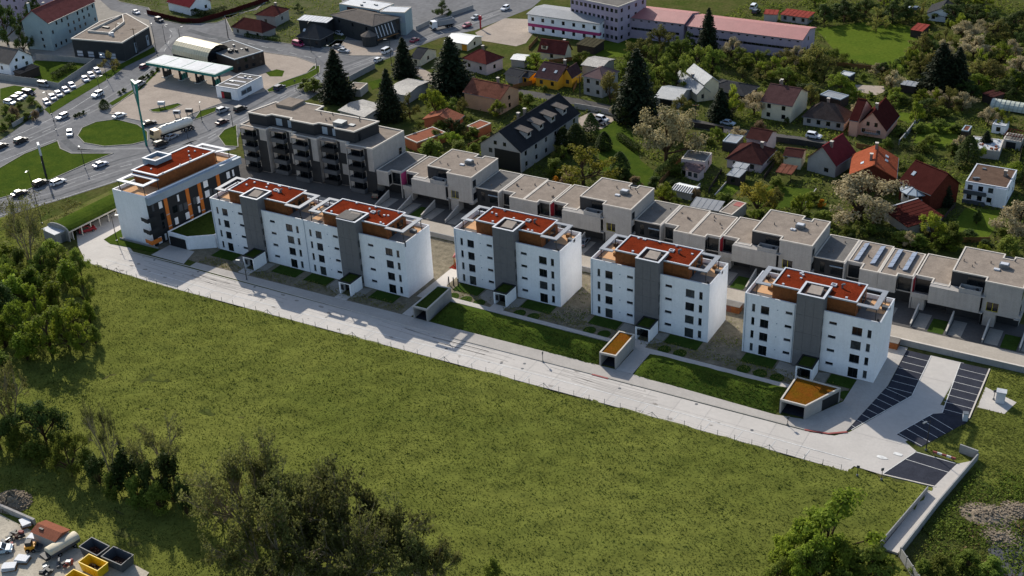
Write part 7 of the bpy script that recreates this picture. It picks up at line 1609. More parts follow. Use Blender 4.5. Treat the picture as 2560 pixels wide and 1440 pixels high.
# red totem post, cabinets, barrier, bollards, playground
t = thing('sign_post', 'bright red totem post at the beige lot beside the main road', 'sign', (*ST['redtotem'], 0)); build(MB().box(-.2, .2, -.2, .2, 0, 3.2), 'pole', 'red', t); build(MB().box(-.5, .5, -.25, .25, 3.202, 4.6), 'head', 'red', t)
t = thing('utility_cabinet', 'white utility cabinet on the slab right of the stalls', 'cabinet', (-18.4, 193.4, 0), .1); build(MB().box(-.75, .75, -.6, .6, .1, 2.2), 'body', 'trim', t); build(MB().box(-.85, .85, -.7, .7, 2.202, 2.4), 'lid', 'whiteroof', t); build(MB().box(-.7, .7, -.63, -.602, .2, 2.1), 'door', 'trim', t)
t = thing('utility_cabinet', 'small grey box at the corner of the right hand stalls', 'cabinet', (-22.6, 185.2, 0), .3); build(MB().box(-.4, .4, -.4, .4, 0, 1.5), 'body', 'trim', t); build(MB().box(-.46, .46, -.46, .46, 1.502, 1.6), 'lid', 'steel', t)
t = thing('barrier', 'red and white barrier bar above the lowest stalls', 'barrier', (-25.2, 173.2, 0), -.08)
for k in range(5): build(MB().box(k * .75, k * .75 + .74, -.1, .1, .35, .7), 'bar_section', 'redpaint' if k % 2 == 0 else 'whitepaint', t)
for x in (.2, 3.4): build(MB().box(x - .06, x + .06, -.06, .06, 0, .348), 'leg', 'steel', t)
for i, x in enumerate((-129.0, -127.9, -126.8)):
    t = thing('bollard', ('left', 'middle', 'right')[i] + ' of three dark bollards behind the green roofed garage entrance', 'bollard', (x, 187.2 + i * .1, 0), group='bollards beside the garage entrance'); build(MB().tube((0, 0, 0), (0, 0, 1.9), .14, .12, 8), 'post', 'frame', t); build(MB().tube((0, 0, 1.9), (0, 0, 2.0), .17, .17, 8), 'cap', 'steel', t)
struct(build(MB().sheet([(-133, 193.5), (-129.5, 193.5), (-129.5, 198), (-133, 198)], .07), 'play_surface', 'redrubber'))
struct(build(MB().sheet([(-134.5, 198.1), (-129.3, 198.1), (-129.3, 204), (-134.5, 204)], .07), 'lawn', 'lawn'))
pg = thing('play_frame', 'red and yellow climbing frame in the gap between two white blocks', 'playground', (-131.6, 195.6, 0), .3)
for x in (-.9, .9):
    for y in (-.9, .9): build(MB().box(x - .09, x + .09, y - .09, y + .09, 0, 2.6), 'post', 'timber', pg)
build(MB().box(-1, 1, -1, 1, 1.2, 1.32), 'deck', 'timber', pg); build(MB().add([(-1.2, -1.2, 2.5), (1.2, -1.2, 2.5), (1.2, 1.2, 2.5), (-1.2, 1.2, 2.5), (0, 0, 3.4)], [(0, 1, 4), (1, 2, 4), (2, 3, 4), (3, 0, 4), (3, 2, 1, 0)]), 'roof', 'redpaint', pg)
build(MB().add([(-.4, 1, 1.3), (.4, 1, 1.3), (.4, 3.4, .2), (-.4, 3.4, .2), (-.4, 1, 1.2), (.4, 1, 1.2), (.4, 3.4, .1), (-.4, 3.4, .1)], [(0, 1, 2, 3), (7, 6, 5, 4), (0, 4, 5, 1), (1, 5, 6, 2), (2, 6, 7, 3), (3, 7, 4, 0)]), 'slide', 'yellowpaint', pg)
for i, (x, y) in enumerate(((-72, 203), (-100.2, 202.8), (-40.8, 203.2))):
    t = thing('bin_store', ('brown timber bin store between the two right hand blocks', 'brown timber bin store left of the middle single block', 'brown timber bin store behind the block by the stalls')[i], 'shed', (x, y, 0)); build(MB().box(-2.2, 2.2, -.9, -.8, 0, 1.5).box(-2.2, -2.1, -.798, .9, 0, 1.5).box(2.1, 2.2, -.798, .9, 0, 1.5).box(-2.2, 2.2, .902, 1.0, 0, 1.5), 'screen', 'wood', t)
    build(MB().box(-2.3, 2.3, -1.0, 1.1, 1.502, 1.6), 'roof', 'flatgrey', t); build(MB().box(-.5, .5, -.94, -.902, .1, 1.4), 'door', 'rust', t)

# ---------------------------------------------------------------- vehicles
CARC = {'white': '#cfd2d6', 'whitesilver': '#c4c7d2', 'silver': '#9aa0a6', 'silverblue': '#8792a6', 'grey': '#6d7176', 'greysilver': '#7d838a', 'black': '#1a1c20', 'purpleblack': '#2a2534', 'maroon': '#5a2036', 'darkmaroon': '#38181f', 'pinkred': '#8a2444', 'magenta': '#a3265a', 'blue': '#24304a', 'darkblue': '#232b38', 'paleblue': '#9fb0bb', 'cab': '#d8b98e', 'red': '#8c1f24'}
for k, v in CARC.items(): mk('paint_' + k, v, 0.28, 0.03, 0.5, spec=0.6)
mk('tyre', '#15161a', 0.9, 0.1); mk('rim', '#8d9196', 0.35, 0.05, metal=0.7); mk('headlight', '#d9dde0', 0.15, 0.02, spec=0.6); mk('taillight', '#7d1014', 0.3, 0.05)
CT = {  # length, width, bonnet height, roof height, cabin (rear base, rear top, front top, front base) along x, front = +x
    'sedan': (4.4, 1.75, .86, 1.42, -1.65, -1.0, .35, 1.05), 'hatch': (3.9, 1.7, .9, 1.48, -1.85, -1.55, .3, 1.0), 'wagon': (4.5, 1.78, .9, 1.5, -2.1, -1.85, .4, 1.1), 'suv': (4.4, 1.85, 1.0, 1.68, -2.05, -1.8, .35, 1.0), 'van': (4.8, 1.9, 1.05, 1.95, -2.3, -2.2, .9, 1.75)}
def car_meshes(ty):
    L_, W_, hb, ht, rb, rt, ft, fb = CT[ty]; x0, x1 = -L_ / 2, L_ / 2; w = W_ / 2
    prof = [(x0 + .05, .32), (x0, .6), (x0 + .1, hb - .02), (rb, hb), (fb, hb), (x1 - .35, hb - .1), (x1 - .03, hb - .32), (x1, .5), (x1 - .08, .3)]
    vs = []; n = len(prof)
    for y, sc in ((-w, 1), (-w * .93, 1), (w * .93, 1), (w, 1)):
        for x, z in prof: vs.append((x * (.985 if abs(y) == w else 1), y, z if abs(y) == w and z < hb - .2 else (z + .03 if abs(y) < w else z)))
    fs = [(j * n + i, j * n + (i + 1) % n, (j + 1) * n + (i + 1) % n, (j + 1) * n + i) for j in range(3) for i in range(n)] + [tuple(range(n)), tuple(range(4 * n - 1, 3 * n - 1, -1))]
    body = MB().add(vs, [f_[::-1] for f_ in fs])
    wt = w * .80; wb = w * .95
    c = [(rb, -wb, hb), (fb, -wb, hb), (fb, wb, hb), (rb, wb, hb), (rt, -wt, ht), (ft, -wt, ht), (ft, wt, ht), (rt, wt, ht)]
    body.add(c, [(4, 5, 6, 7), (0, 1, 5, 4), (2, 3, 7, 6), (1, 2, 6, 5), (3, 0, 4, 7)])
    def pan(a, b, c_, d, off):
        P = [Vector(q) for q in (a, b, c_, d)]; ce = sum(P, Vector()) / 4; nn = (P[1] - P[0]).cross(P[3] - P[0]).normalized()
        return MB().quad(*[ce + (p - ce) * .86 + nn * off for p in P])
    ws = pan(c[1], c[2], c[6], c[5], .015); rw_ = pan(c[3], c[0], c[4], c[7], .015); sl1 = pan(c[0], c[1], c[5], c[4], .015); sl2 = pan(c[2], c[3], c[7], c[6], .015)
    wh = MB().tube((0, -.11, 0), (0, .11, 0), .33, .33, 12); ri = MB().tube((0, -.125, 0), (0, .125, 0), .2, .2, 8)
    hl = MB().box(-.06, .05, -.2, .2, -.08, .08)
    return dict(body=body.mesh('body'), ws=ws.mesh('windscreen'), rw=rw_.mesh('rear_window'), s1=sl1.mesh('side_window'), s2=sl2.mesh('side_window'), wh=wh.mesh('tyre'), ri=ri.mesh('rim'), hl=hl.mesh('light'))
def car(ty, col, x, y, hd, label, s=.94):
    m = cached(('car', ty), lambda: car_meshes(ty)); L_, W_, hb, ht = CT[ty][:4]
    t = thing('van' if ty == 'van' else 'car', label, 'van' if ty == 'van' else 'car', (x, y, .06), R(hd)); t.scale = (s, s, s)
    b = link('body', m['body'], 'paint_' + col, t)
    link('windscreen', m['ws'], 'glass', b); link('rear_window', m['rw'], 'glass', b); link('side_window', m['s1'], 'glass', b); link('side_window', m['s2'], 'glass', b)
    for sx in (-1, 1):
        for sy in (-1, 1):
            w_ = link('wheel', m['wh'], 'tyre', t, (sx * L_ * .3, sy * (W_ / 2 - .1), .33)); link('rim', m['ri'], 'rim', w_)
    for sy in (-1, 1):
        link('headlight', m['hl'], 'headlight', t, (L_ / 2 - .06, sy * W_ * .33, hb - .26)); link('taillight', m['hl'], 'taillight', t, (-L_ / 2 + .05, sy * W_ * .36, hb - .16))
    return t
for c in CARS: car(*c)
car('suv', 'red', ST['carport'][0][0] + .2, ST['carport'][0][1] + 4.4, 60, 'red car parked in the open carport')
# tanker lorry
def wheels(t, xs, y, r_=.5):
    me = cached(('lw', r_), lambda: MB().tube((0, -.16, 0), (0, .16, 0), r_, r_, 12).mesh('tyre')); ri = cached(('lr', r_), lambda: MB().tube((0, -.18, 0), (0, .18, 0), r_ * .5, r_ * .5, 8).mesh('rim'))
    for x in xs:
        for sy in (-1, 1): link('rim', ri, 'rim', link('wheel', me, 'tyre', t, (x, sy * y, r_)))
tk = thing('tanker_lorry', 'cream tanker lorry with sand coloured cab beside the oval lawn', 'lorry', (*ST['tanker'][0], .06), R(ST['tanker'][1]))
cab = build(MB().add([(-.9, -1.2, .7), (1.1, -1.2, .7), (1.1, 1.2, .7), (-.9, 1.2, .7), (-.9, -1.2, 3.3), (.75, -1.15, 3.3), (.75, 1.15, 3.3), (-.9, 1.2, 3.3), (1.15, -1.2, 1.9), (1.15, 1.2, 1.9)], [(0, 1, 8, 5, 4), (2, 3, 7, 6, 9), (1, 2, 9, 8), (8, 9, 6, 5), (4, 5, 6, 7), (0, 4, 7, 3), (3, 2, 1, 0)]), 'cab', 'paint_cab', tk, loc=(5.2, 0, 0))
build(MB().quad((1.17, -1.05, 2.0), (1.17, 1.05, 2.0), (.82, 1.0, 3.15), (.82, -1.0, 3.15)), 'windscreen', 'glass', cab); build(MB().box(-.2, .8, -1.23, -1.202, 2.0, 2.9), 'side_window', 'glass', cab); build(MB().box(1.17, 1.3, -1.1, 1.1, .7, 1.1), 'bumper', 'frame', cab)
n = 14; tb = MB(); secs = [(-6.6, .55), (-6.35, .9), (-5.9, 1.05), (3.3, 1.05), (3.7, .9), (3.9, .55)]
for x, s_ in secs: tb.v += [(x, 1.25 * s_ * math.cos(2 * math.pi * i / n), 2.35 + 1.12 * s_ * math.sin(2 * math.pi * i / n)) for i in range(n)]
tb.f += [(k * n + i, (k + 1) * n + i, (k + 1) * n + (i + 1) % n, k * n + (i + 1) % n) for k in range(5) for i in range(n)] + [tuple(range(n)), tuple(range(6 * n - 1, 5 * n - 1, -1))]
tank = build(tb, 'tank', 'cabwhite', tk, True); build(MB().box(-5.5, 3, -.3, .3, 3.5, 3.6), 'walkway', 'steel', tank)
for x in (-4, -1.5, 1.2): build(MB().tube((x, 0, 3.6), (x, 0, 3.78), .3, .3, 8), 'hatch', 'steel', tank)
build(MB().box(-6.3, 6.0, -.5, .5, .75, 1.15), 'chassis', 'frame', tk); wheels(tk, (5.4, 3.2, -3.6, -4.8, -6.0), 1.05)
# tipper lorry
tp = thing('tipper_lorry', 'white and grey tipper lorry driving on the main road', 'lorry', (*ST['tipper'][0], .06), R(ST['tipper'][1]))
cab = build(MB().add([(-.9, -1.2, .7), (1.1, -1.2, .7), (1.1, 1.2, .7), (-.9, 1.2, .7), (-.9, -1.2, 3.0), (.8, -1.15, 3.0), (.8, 1.15, 3.0), (-.9, 1.2, 3.0), (1.15, -1.2, 1.8), (1.15, 1.2, 1.8)], [(0, 1, 8, 5, 4), (2, 3, 7, 6, 9), (1, 2, 9, 8), (8, 9, 6, 5), (4, 5, 6, 7), (0, 4, 7, 3), (3, 2, 1, 0)]), 'cab', 'paint_white', tp, loc=(3.3, 0, 0))
build(MB().quad((1.17, -1.05, 1.85), (1.17, 1.05, 1.85), (.86, 1.0, 2.85), (.86, -1.0, 2.85)), 'windscreen', 'glass', cab); build(MB().box(1.17, 1.3, -1.1, 1.1, .6, 1.1), 'bumper', 'frame', cab)
build(MB().box(-4, 2.1, -1.25, 1.25, 1.3, 1.45).box(-4, 2.1, -1.25, -1.15, 1.452, 3.0).box(-4, 2.1, 1.15, 1.25, 1.452, 3.0).box(2.0, 2.1, -1.148, 1.148, 1.452, 3.2).box(-4, -3.9, -1.148, 1.148, 1.452, 3.0), 'tipper_body', 'paint_greysilver', tp)
build(MB().box(-4, 4.2, -.5, .5, .75, 1.25), 'chassis', 'frame', tp); wheels(tp, (3.4, -1.6, -3.0), 1.05)

# ---------------------------------------------------------------- storage yard at the lower left
def skip(p, L_, W_, h, rot, mat, label, load):
    t = thing('skip_container', label, 'container', (*p, 0.05), R(rot)); a, b = L_ / 2, W_ / 2; f_ = .9
    lo = [(-a * f_, -b * f_), (a * f_, -b * f_), (a * f_, b * f_), (-a * f_, b * f_)]; hi = [(-a, -b), (a, -b), (a, b), (-a, b)]
    for i in range(4):
        j = (i + 1) % 4; p0, p1, p2, p3 = (*lo[i], .1), (*lo[j], .1), (*hi[j], h), (*hi[i], h); sc = .94
        ins = [(x * sc, y * sc, z) for x, y, z in (p0, p1, p2, p3)]
        build(MB().add([p0, p1, p2, p3] + ins, [(0, 1, 2, 3), (7, 6, 5, 4), (3, 2, 6, 7), (0, 3, 7, 4), (1, 5, 6, 2)]), 'side_panel', mat, t)
    build(MB().prism([(x * .97, y * .97) for x, y in lo], .08, .2), 'floor', 'ruststeel', t)
    build(MB().ring([(x * 1.03, y * 1.03) for x, y in hi], .14, h + .002, h + .1), 'rim', mat, t)
    for x in (-a * .5, 0, a * .5): build(MB().box(x - .05, x + .05, -b * 1.0, -b * .965, .4, h - .05), 'stiffener', mat, t)
    g = random.Random(label); m = MB()
    for k in range(40): x, y, s_ = g.uniform(-a * .75, a * .75), g.uniform(-b * .75, b * .75), g.uniform(.12, .35); m.obox((x, y, .2 + g.random() * .3), s_, s_ * .7, s_ * .6, g.random() * 3)
    stuff(build(m, 'load', load, t))
for a in ST['skips']: skip(*a)
ys = thing('tarp_trailer', 'lorry trailer under a pale beige tarpaulin in the yard', 'trailer', (*ST['tarp'][0], .05), R(ST['tarp'][1]))
n = 9; m = MB()
for x, s_ in ((-3.4, .9), (-3.2, 1), (-1.5, 1.03), (0, .97), (1.6, 1.04), (3.2, 1), (3.4, .9)):
    m.v += [(x, 1.3 * s_ * math.cos(math.pi * i / (n - 1)), 1.6 + 1.0 * s_ * math.sin(math.pi * i / (n - 1)) ** .6) for i in range(n)]
m.f += [(k * n + i, k * n + i + 1, (k + 1) * n + i + 1, (k + 1) * n + i) for k in range(6) for i in range(n - 1)]; m.f += [tuple(range(n))[::-1], tuple(range(6 * n, 7 * n))]
ys.scale = (.75, .75, .8); build(m, 'tarpaulin', 'canvas', ys, True); build(MB().box(-3.3, 3.3, -1.25, 1.25, .9, 1.6), 'bed', 'panelgrey', ys); build(MB().box(-4.6, -3.5, -1.2, 1.2, .8, 1.4), 'drawbar', 'frame', ys); wheels(ys, (-1.5, 2.0), 1.05, .45)
sh = thing('yard_shed', 'yard shed with brown felt roof beside the tarpaulin trailer', 'shed', (*ST['yshed'][0], .05), R(ST['yshed'][1]))
sh.scale = (.85, .85, .95); build(MB().box(-3.0, 3.0, -1.6, 1.6, 0, 2.3), 'wall', 'greywhite', sh); build(MB().add([(-3.2, -1.9, 2.3), (3.2, -1.9, 2.3), (3.2, 1.9, 2.3), (-3.2, 1.9, 2.3), (-3.2, 0, 2.9), (3.2, 0, 2.9)], [(0, 1, 5, 4), (2, 3, 4, 5), (1, 2, 5), (3, 0, 4), (3, 2, 1, 0)]), 'roof', 'terracotta', sh); build(MB().box(-1.9, -.9, -.9, -.5, 2.55, 2.85), 'roof_vent', 'frame', sh)
def heap(p, rx, ry, h, label, mat, seed=1, n=420):
    g = np.random.default_rng(seed); t = thing('rubble_heap', label, 'heap', (*p, 0)); k, q = 20, 10; vs = [(0, 0, h)]
    for j in range(1, q + 1):
        for i in range(k):
            a = 2 * math.pi * i / k; r_ = j / q; vs.append((rx * r_ * math.cos(a), ry * r_ * math.sin(a), h * (1 - r_) ** 1.1 * (1 + g.uniform(-.25, .25)) + (0 if j == q else .05)))
    fs = [(0, 1 + i, 1 + (i + 1) % k) for i in range(k)] + [(1 + j * k + i, 1 + (j + 1) * k + i, 1 + (j + 1) * k + (i + 1) % k, 1 + j * k + (i + 1) % k) for j in range(q - 1) for i in range(k)]
    build(MB().add(vs, fs), 'mound', mat, t); m = MB()
    for _ in range(n):
        a, r_ = g.uniform(0, 6.28), math.sqrt(g.random()); s_ = g.uniform(.1, .4); m.obox((rx * r_ * math.cos(a), ry * r_ * math.sin(a), h * (1 - r_) ** 1.1), s_, s_ * .7, s_ * .6, a)
    stuff(build(m, 'stones', mat, t))
heap(ST['heap'], 3.6, 2.8, 2.2, 'grey brown rubble heap at the left edge above the yard', 'rubble')
lo = thing('compact_loader', 'small orange loader standing on the yard concrete', 'loader', (*ST['loader'], .05), .6)
build(MB().box(-.9, .7, -.6, .6, .4, 1.1), 'body', 'orangepaint', lo); build(MB().box(-.7, .2, -.5, .5, 1.102, 1.8), 'cab', 'frame', lo); build(MB().add([(.72, -.8, .2), (1.5, -.8, .15), (1.5, .8, .15), (.72, .8, .2), (.72, -.8, .9), (.72, .8, .9)], [(0, 1, 2, 3), (0, 3, 5, 4), (0, 4, 1), (3, 2, 5)]), 'bucket', 'steel', lo); wheels(lo, (-.5, .45), .65, .33)
for i, (p, a) in enumerate(ST['pallets']):
    t = thing('pallet_stack', ('stack of white sheets on the yard near the loader', 'stack of white and blue boxes beside the yard wall', 'low stack of pale boards at the yard corner', 'pile of white panels next to the brown roofed yard shed')[i], 'pallet', (*p, .05), R(a)); build(MB().box(-1.1, 1.1, -.8, .8, 0, .14), 'pallet', 'timber', t)
    for k in range(3): build(MB().obox((rnd.uniform(-.15, .15), rnd.uniform(-.15, .15), .142 + k * .2), 2.0, 1.4, .18, rnd.uniform(-.15, .15)), 'sheet', ('trim', 'whiteroof', 'trim')[k], t)
for i, p in enumerate(ST['scrap']):
    t = thing('scrap_pile', ('rusty machine part on the yard concrete', 'dark scrap metal pile beside the loader', 'pile of engine parts in front of the trailer', 'heap of pipes between the skips and the trailer')[i], 'scrap', (*p, .05)); g = random.Random(i); 
    for k in range(9): build(MB().obox((g.uniform(-1, 1), g.uniform(-.8, .8), g.uniform(0, .5)), g.uniform(.3, 1.4), g.uniform(.2, .5), g.uniform(.2, .6), g.random() * 3), 'scrap_piece', g.choice(('ruststeel', 'frame', 'redpaint', 'steel', 'panelgrey')), t)
car('hatch', 'paleblue', *ST['bluecar'], 40, 'pale blue car half cut by the left edge in the yard')
wall_run('yard_wall', 'low pale block wall along the upper edge of the yard', ST['ywall'], 1.1, .4, 2.2, 'rowwhite')

heap(ST['bank'][0], 4.5, 3.0, .9, 'brown stony earth bank right of the footpath', 'rubble', 5, 260)
heap(ST['bank'][1], 3.0, 2.2, .7, 'smaller stony heap beside the dark gravel corner', 'rubble', 6, 200)
heap(ST['bank'][2], 2.6, 2.0, .6, 'low pile of stones at the right edge below the bank', 'rubble', 7, 160)
for i, p in enumerate(ST['stationbits']):
    t = thing('air_station', ('white service unit on the small forecourt island', 'dark vacuum unit beside the tanker lorry', 'pale vacuum unit right of the tanker lorry')[i], 'machine', (*p, .1), .4)
    build(MB().box(-1.0, 1.0, -.5, .5, 1.0, 2.0), 'body', ('trim', 'panelgrey', 'whiteroof')[i], t)
    for x in (-.8, .8): build(MB().box(x - .1, x + .1, -.1, .1, 0, .998), 'leg', 'steel', t)
    build(MB().box(-.7, .7, -.53, -.502, 1.2, 1.8), 'panel', ('skylight', 'frame', 'frame')[i], t)
# ---------------------------------------------------------------- trees and shrubs
def tube_np(segs, n):
    """segs: list of (p0, p1, r0, r1) -> verts, quads"""
    V, F = [], []
    for p0, p1, ra, rb in segs:
        d = p1 - p0; L_ = np.linalg.norm(d)
        if L_ < 1e-6: continue
        d = d / L_; a = np.cross(d, (0.3, 0.5, 0.81)); a /= np.linalg.norm(a); b = np.cross(d, a); k = len(V) 
        for p, r_ in ((p0, ra), (p1, rb)):
            for i in range(n): t = 2 * math.pi * i / n; V.append(p + (a * math.cos(t) + b * math.sin(t)) * r_)
        for i in range(n): F.append((k + i, k + (i + 1) % n, k + n + (i + 1) % n, k + n + i))
    return V, F
def grow(g, p, d, L_, r_, depth, segs, tips, spread, up_, kids, shrink=.68):
    q = p + d * L_; segs.append((p, q, r_, r_ * .68)); tips.append((q, depth))
    if depth == 0: return
    for _ in range(g.integers(kids[0], kids[1] + 1)):
        nd = d + g.normal(0, spread, 3); nd[2] += up_; nd /= np.linalg.norm(nd)
        s = g.uniform(.45, 1.0); grow(g, p + d * L_ * s, nd, L_ * g.uniform(shrink * .8, shrink * 1.15), r_ * .62, depth - 1, segs, tips, spread, up_, kids, shrink)
def leaves_mesh(name, C, size, g, outward=None, flat=.25, asp=.62):
    n = len(C); nr_ = g.normal(0, 1, (n, 3)); 
    if outward is not None: nr_ += outward * 1.1
    nr_[:, 2] += flat; nr_ /= np.linalg.norm(nr_, axis=1)[:, None]
    t = np.cross(nr_, g.normal(0, 1, (n, 3))); t /= np.linalg.norm(t, axis=1)[:, None]; b = np.cross(nr_, t)
    s = size * g.uniform(.6, 1.35, n)[:, None]
    V = np.stack([C - t * s, C + b * s * asp - t * s * .1, C + t * s, C - b * s * asp - t * s * .1], 1).reshape(-1, 3)
    return np_mesh(name, V, np.arange(4 * n).reshape(-1, 4))
def wood_mesh(segs, thick=.05):
    big = [s for s in segs if s[2] >= thick]; small = [s for s in segs if s[2] < thick]
    V, F = tube_np(big, 6); V2, F2 = tube_np(small, 3); k = len(V)
    me = bpy.data.meshes.new('wood'); me.from_pydata([tuple(v) for v in V + V2], [], F + [tuple(k + i for i in f_) for f_ in F2]); me.update(); return me
def proto_leafy(seed, per=70, lsz=.25, nl=7, dens=1.0):
    g = np.random.default_rng(seed); segs, tips = [], []; top = np.array([0, 0, 1.7])
    segs.append((np.zeros(3), top, .26, .2))
    for i in range(nl):
        a = 2 * math.pi * i / nl + g.normal(0, .3); el = g.uniform(.2, 1.15); d = np.array([math.cos(a) * math.cos(el), math.sin(a) * math.cos(el), math.sin(el)])
        grow(g, top - (0, 0, g.uniform(0, .9)), d, g.uniform(2.3, 3.1), .13, 2, segs, tips, .42, .08, (2, 3), .62)
    grow(g, top, np.array([.05, 0, 1.0]), 3.4, .16, 2, segs, tips, .4, .1, (3, 4), .6)
    C, OO = [], []
    for p, dpt in tips:
        if dpt == 2: continue
        rr = g.uniform(.6, 1.15); m = int(per * rr * dens * (1 if dpt == 0 else .5)); q = g.normal(0, 1, (m, 3)); q /= np.linalg.norm(q, axis=1)[:, None]
        C.append(p + q * (rr * .95 * g.random((m, 1)) ** .45) * np.array([1, 1, .75])); OO.append(q * 1.5 + np.array([0, 0, .5]))
    C = np.concatenate(C); ctr = np.array([0, 0, 4.8]); o = C - ctr; o /= np.linalg.norm(o, axis=1)[:, None]; o = o * .6 + np.concatenate(OO)
    sc = 10 / C[:, 2].max(); C *= sc; segs = [(a * sc, b * sc, x * sc, y * sc) for a, b, x, y in segs]
    rad = np.percentile(np.hypot(C[:, 0], C[:, 1]), 93)
    return leaves_mesh('crown', C, lsz, g, o), wood_mesh(segs), rad
def proto_bare(seed, dens=1.0, stems=5, nleaf=3600):
    g = np.random.default_rng(seed); segs, tips = [], []
    for i in range(stems):
        a = 2 * math.pi * i / stems + g.normal(0, .4); el = g.uniform(.8, 1.35); d = np.array([math.cos(a) * math.cos(el), math.sin(a) * math.cos(el), math.sin(el)])
        grow(g, np.array([math.cos(a) * .3, math.sin(a) * .3, 0.]), d, g.uniform(2.2, 3.2), .12, 4, segs, tips, .34, .05, (2, 4), .72)
    T = np.array([t[0] for t in tips if t[1] < 2]); sc = 10 / np.percentile(T[:, 2], 99.5); segs = [(a * sc, b * sc, max(.024, x * sc), max(.016, y * sc)) for a, b, x, y in segs]; T *= sc
    idx = g.integers(0, len(T), int(nleaf * dens)); C = T[idx] + g.normal(0, .22, (len(idx), 3)); C[:, 2] = np.maximum(C[:, 2], .1)
    return leaves_mesh('crown', C, .17, g, None, .4), wood_mesh(segs), np.percentile(np.hypot(C[:, 0], C[:, 1]), 93)
def proto_spruce(seed):
    g = np.random.default_rng(seed); C, O, segs = [], [], [(np.zeros(3), np.array([0, 0, 9.9]), .2, .03)]
    z = .5
    while z < 9.9:
        rad = 3.3 * (1 - z / 10.1) ** .75 * g.uniform(.86, 1.1) + .12; nb = max(5, int(7 + rad * 5)); off = g.uniform(0, 6.28)
        for i in range(nb):
            a = off + 2 * math.pi * i / nb + g.normal(0, .12); L_ = rad * g.uniform(.75, 1.12); m = max(3, int(L_ / .16)); t = (np.arange(m) + g.random()) / m
            droop = -.32 * L_ * t ** 1.4 + .12 * L_ * t ** 4; side = g.normal(0, .11 * (1.05 - t * .6) * L_ ** .5, m)
            C.append(np.stack([np.cos(a) * L_ * t - np.sin(a) * side, np.sin(a) * L_ * t + np.cos(a) * side, z + droop + g.normal(0, .05, m)], 1)); O.append(np.tile([math.cos(a) * .3, math.sin(a) * .3, .9], (m, 1)))
            if L_ > .8 and i % 2 == 0: segs.append((np.array([0, 0, z]), np.array([math.cos(a) * L_ * .8, math.sin(a) * L_ * .8, z - .2 * L_]), .035, .01))
        z += .17 + .13 * (1 - z / 10)
    C, O = np.concatenate(C), np.concatenate(O); return leaves_mesh('crown', C, .27, g, O * 1.3, .2, .5), wood_mesh(segs), 3.0
def proto_cypress(seed):
    g = np.random.default_rng(seed); n = 2600; z = g.random(n) ** .8 * 9.7 + .2; r_ = 1.5 * np.sin(np.clip(z / 10, 0, 1) ** .55 * math.pi) ** .7 * np.sqrt(g.uniform(.35, 1.05, n)) + .05; a = g.uniform(0, 6.28, n)
    C = np.stack([np.cos(a) * r_, np.sin(a) * r_, z], 1); O = np.stack([np.cos(a), np.sin(a), np.full(n, .6)], 1); return leaves_mesh('crown', C, .17, g, O, .2), wood_mesh([(np.zeros(3), np.array([0, 0, 8.]), .14, .03)]), 1.5
def proto_shrub(seed):
    g = np.random.default_rng(seed); segs, C = [], []
    for k in range(34):
        a, el = g.uniform(0, 6.28), g.uniform(.1, 1.5); d = np.array([math.cos(a) * math.cos(el), math.sin(a) * math.cos(el), math.sin(el)]); L_ = g.uniform(.6, 1.05) * np.array([3.2, 3.2, 8.6]); e = d * L_; e[2] += 1.0
        segs.append((np.array([0, 0, 0.]), e * .9, .06, .02)); m = 62; q = g.normal(0, 1, (m, 3)); q /= np.linalg.norm(q, axis=1)[:, None]; C.append(e + q * g.random((m, 1)) ** .5 * np.array([1.0, 1.0, 1.7]))
    C = np.concatenate(C); C[:, 2] = np.clip(C[:, 2], .15, None); C *= 10 / C[:, 2].max(); o = C - np.array([0, 0, 3.]); o /= np.linalg.norm(o, axis=1)[:, None]; return leaves_mesh('crown', C, .3, g, o), wood_mesh(segs), 3.7
PROT = {'leafy': [proto_leafy(s) for s in (1, 2, 3, 4)], 'olive': [proto_leafy(s, 48, .23, 6) for s in (11, 12, 13)], 'blossom': [proto_leafy(s, 70, .22, 8) for s in (21, 22)], 'bare': [proto_bare(s) for s in (31, 32, 33)], 'dense': [proto_bare(s, 1.7, 8, 5600) for s in (41, 42, 43)], 'spruce': [proto_spruce(s) for s in (51, 52)], 'cypress': [proto_cypress(s) for s in (61,)], 'shrub': [proto_shrub(s) for s in (71, 72, 73)]}
TINT = {None: None, 'mid': 'leaf_mid', 'lime': 'leaf_lime', 'dark': 'leaf_dark', 'gold': 'leaf_gold', 'cream': 'leaf_cream', 'brown': 'leaf_brown', 'orange': 'leaf_orange', 'dense': 'leaf_bud'}
DEF = {'leafy': 'leaf_mid', 'olive': 'leaf_olive', 'blossom': 'leaf_blossom', 'bare': 'leaf_bud', 'spruce': 'leaf_spruce', 'cypress': 'leaf_dark', 'shrub': 'leaf_mid'}
DESC = {('leafy', 'mid'): 'mid green leafy tree', ('leafy', 'lime'): 'bright lime green tree', ('leafy', 'dark'): 'dark green leafy tree', ('olive', None): 'loose olive green tree', ('olive', 'gold'): 'spreading golden green tree', ('blossom', None): 'pale blossoming tree', ('blossom', 'cream'): 'large cream blossoming tree', ('bare', None): 'bare branched tree', ('bare', 'dense'): 'dense tangled bare tree', ('spruce', None): 'dark pointed spruce', ('cypress', None): 'narrow dark conifer', ('shrub', 'dark'): 'dark green shrub', ('shrub', 'mid'): 'rounded green shrub', ('shrub', 'lime'): 'bright spring green shrub', ('shrub', 'brown'): 'brownish shrub', ('shrub', 'orange'): 'small orange flowering shrub'}
GRP = {'leafy': 'leafy trees', 'olive': 'olive green trees', 'blossom': 'blossoming trees', 'bare': 'bare trees', 'spruce': 'spruces', 'cypress': 'narrow conifers', 'shrub': 'shrubs'}
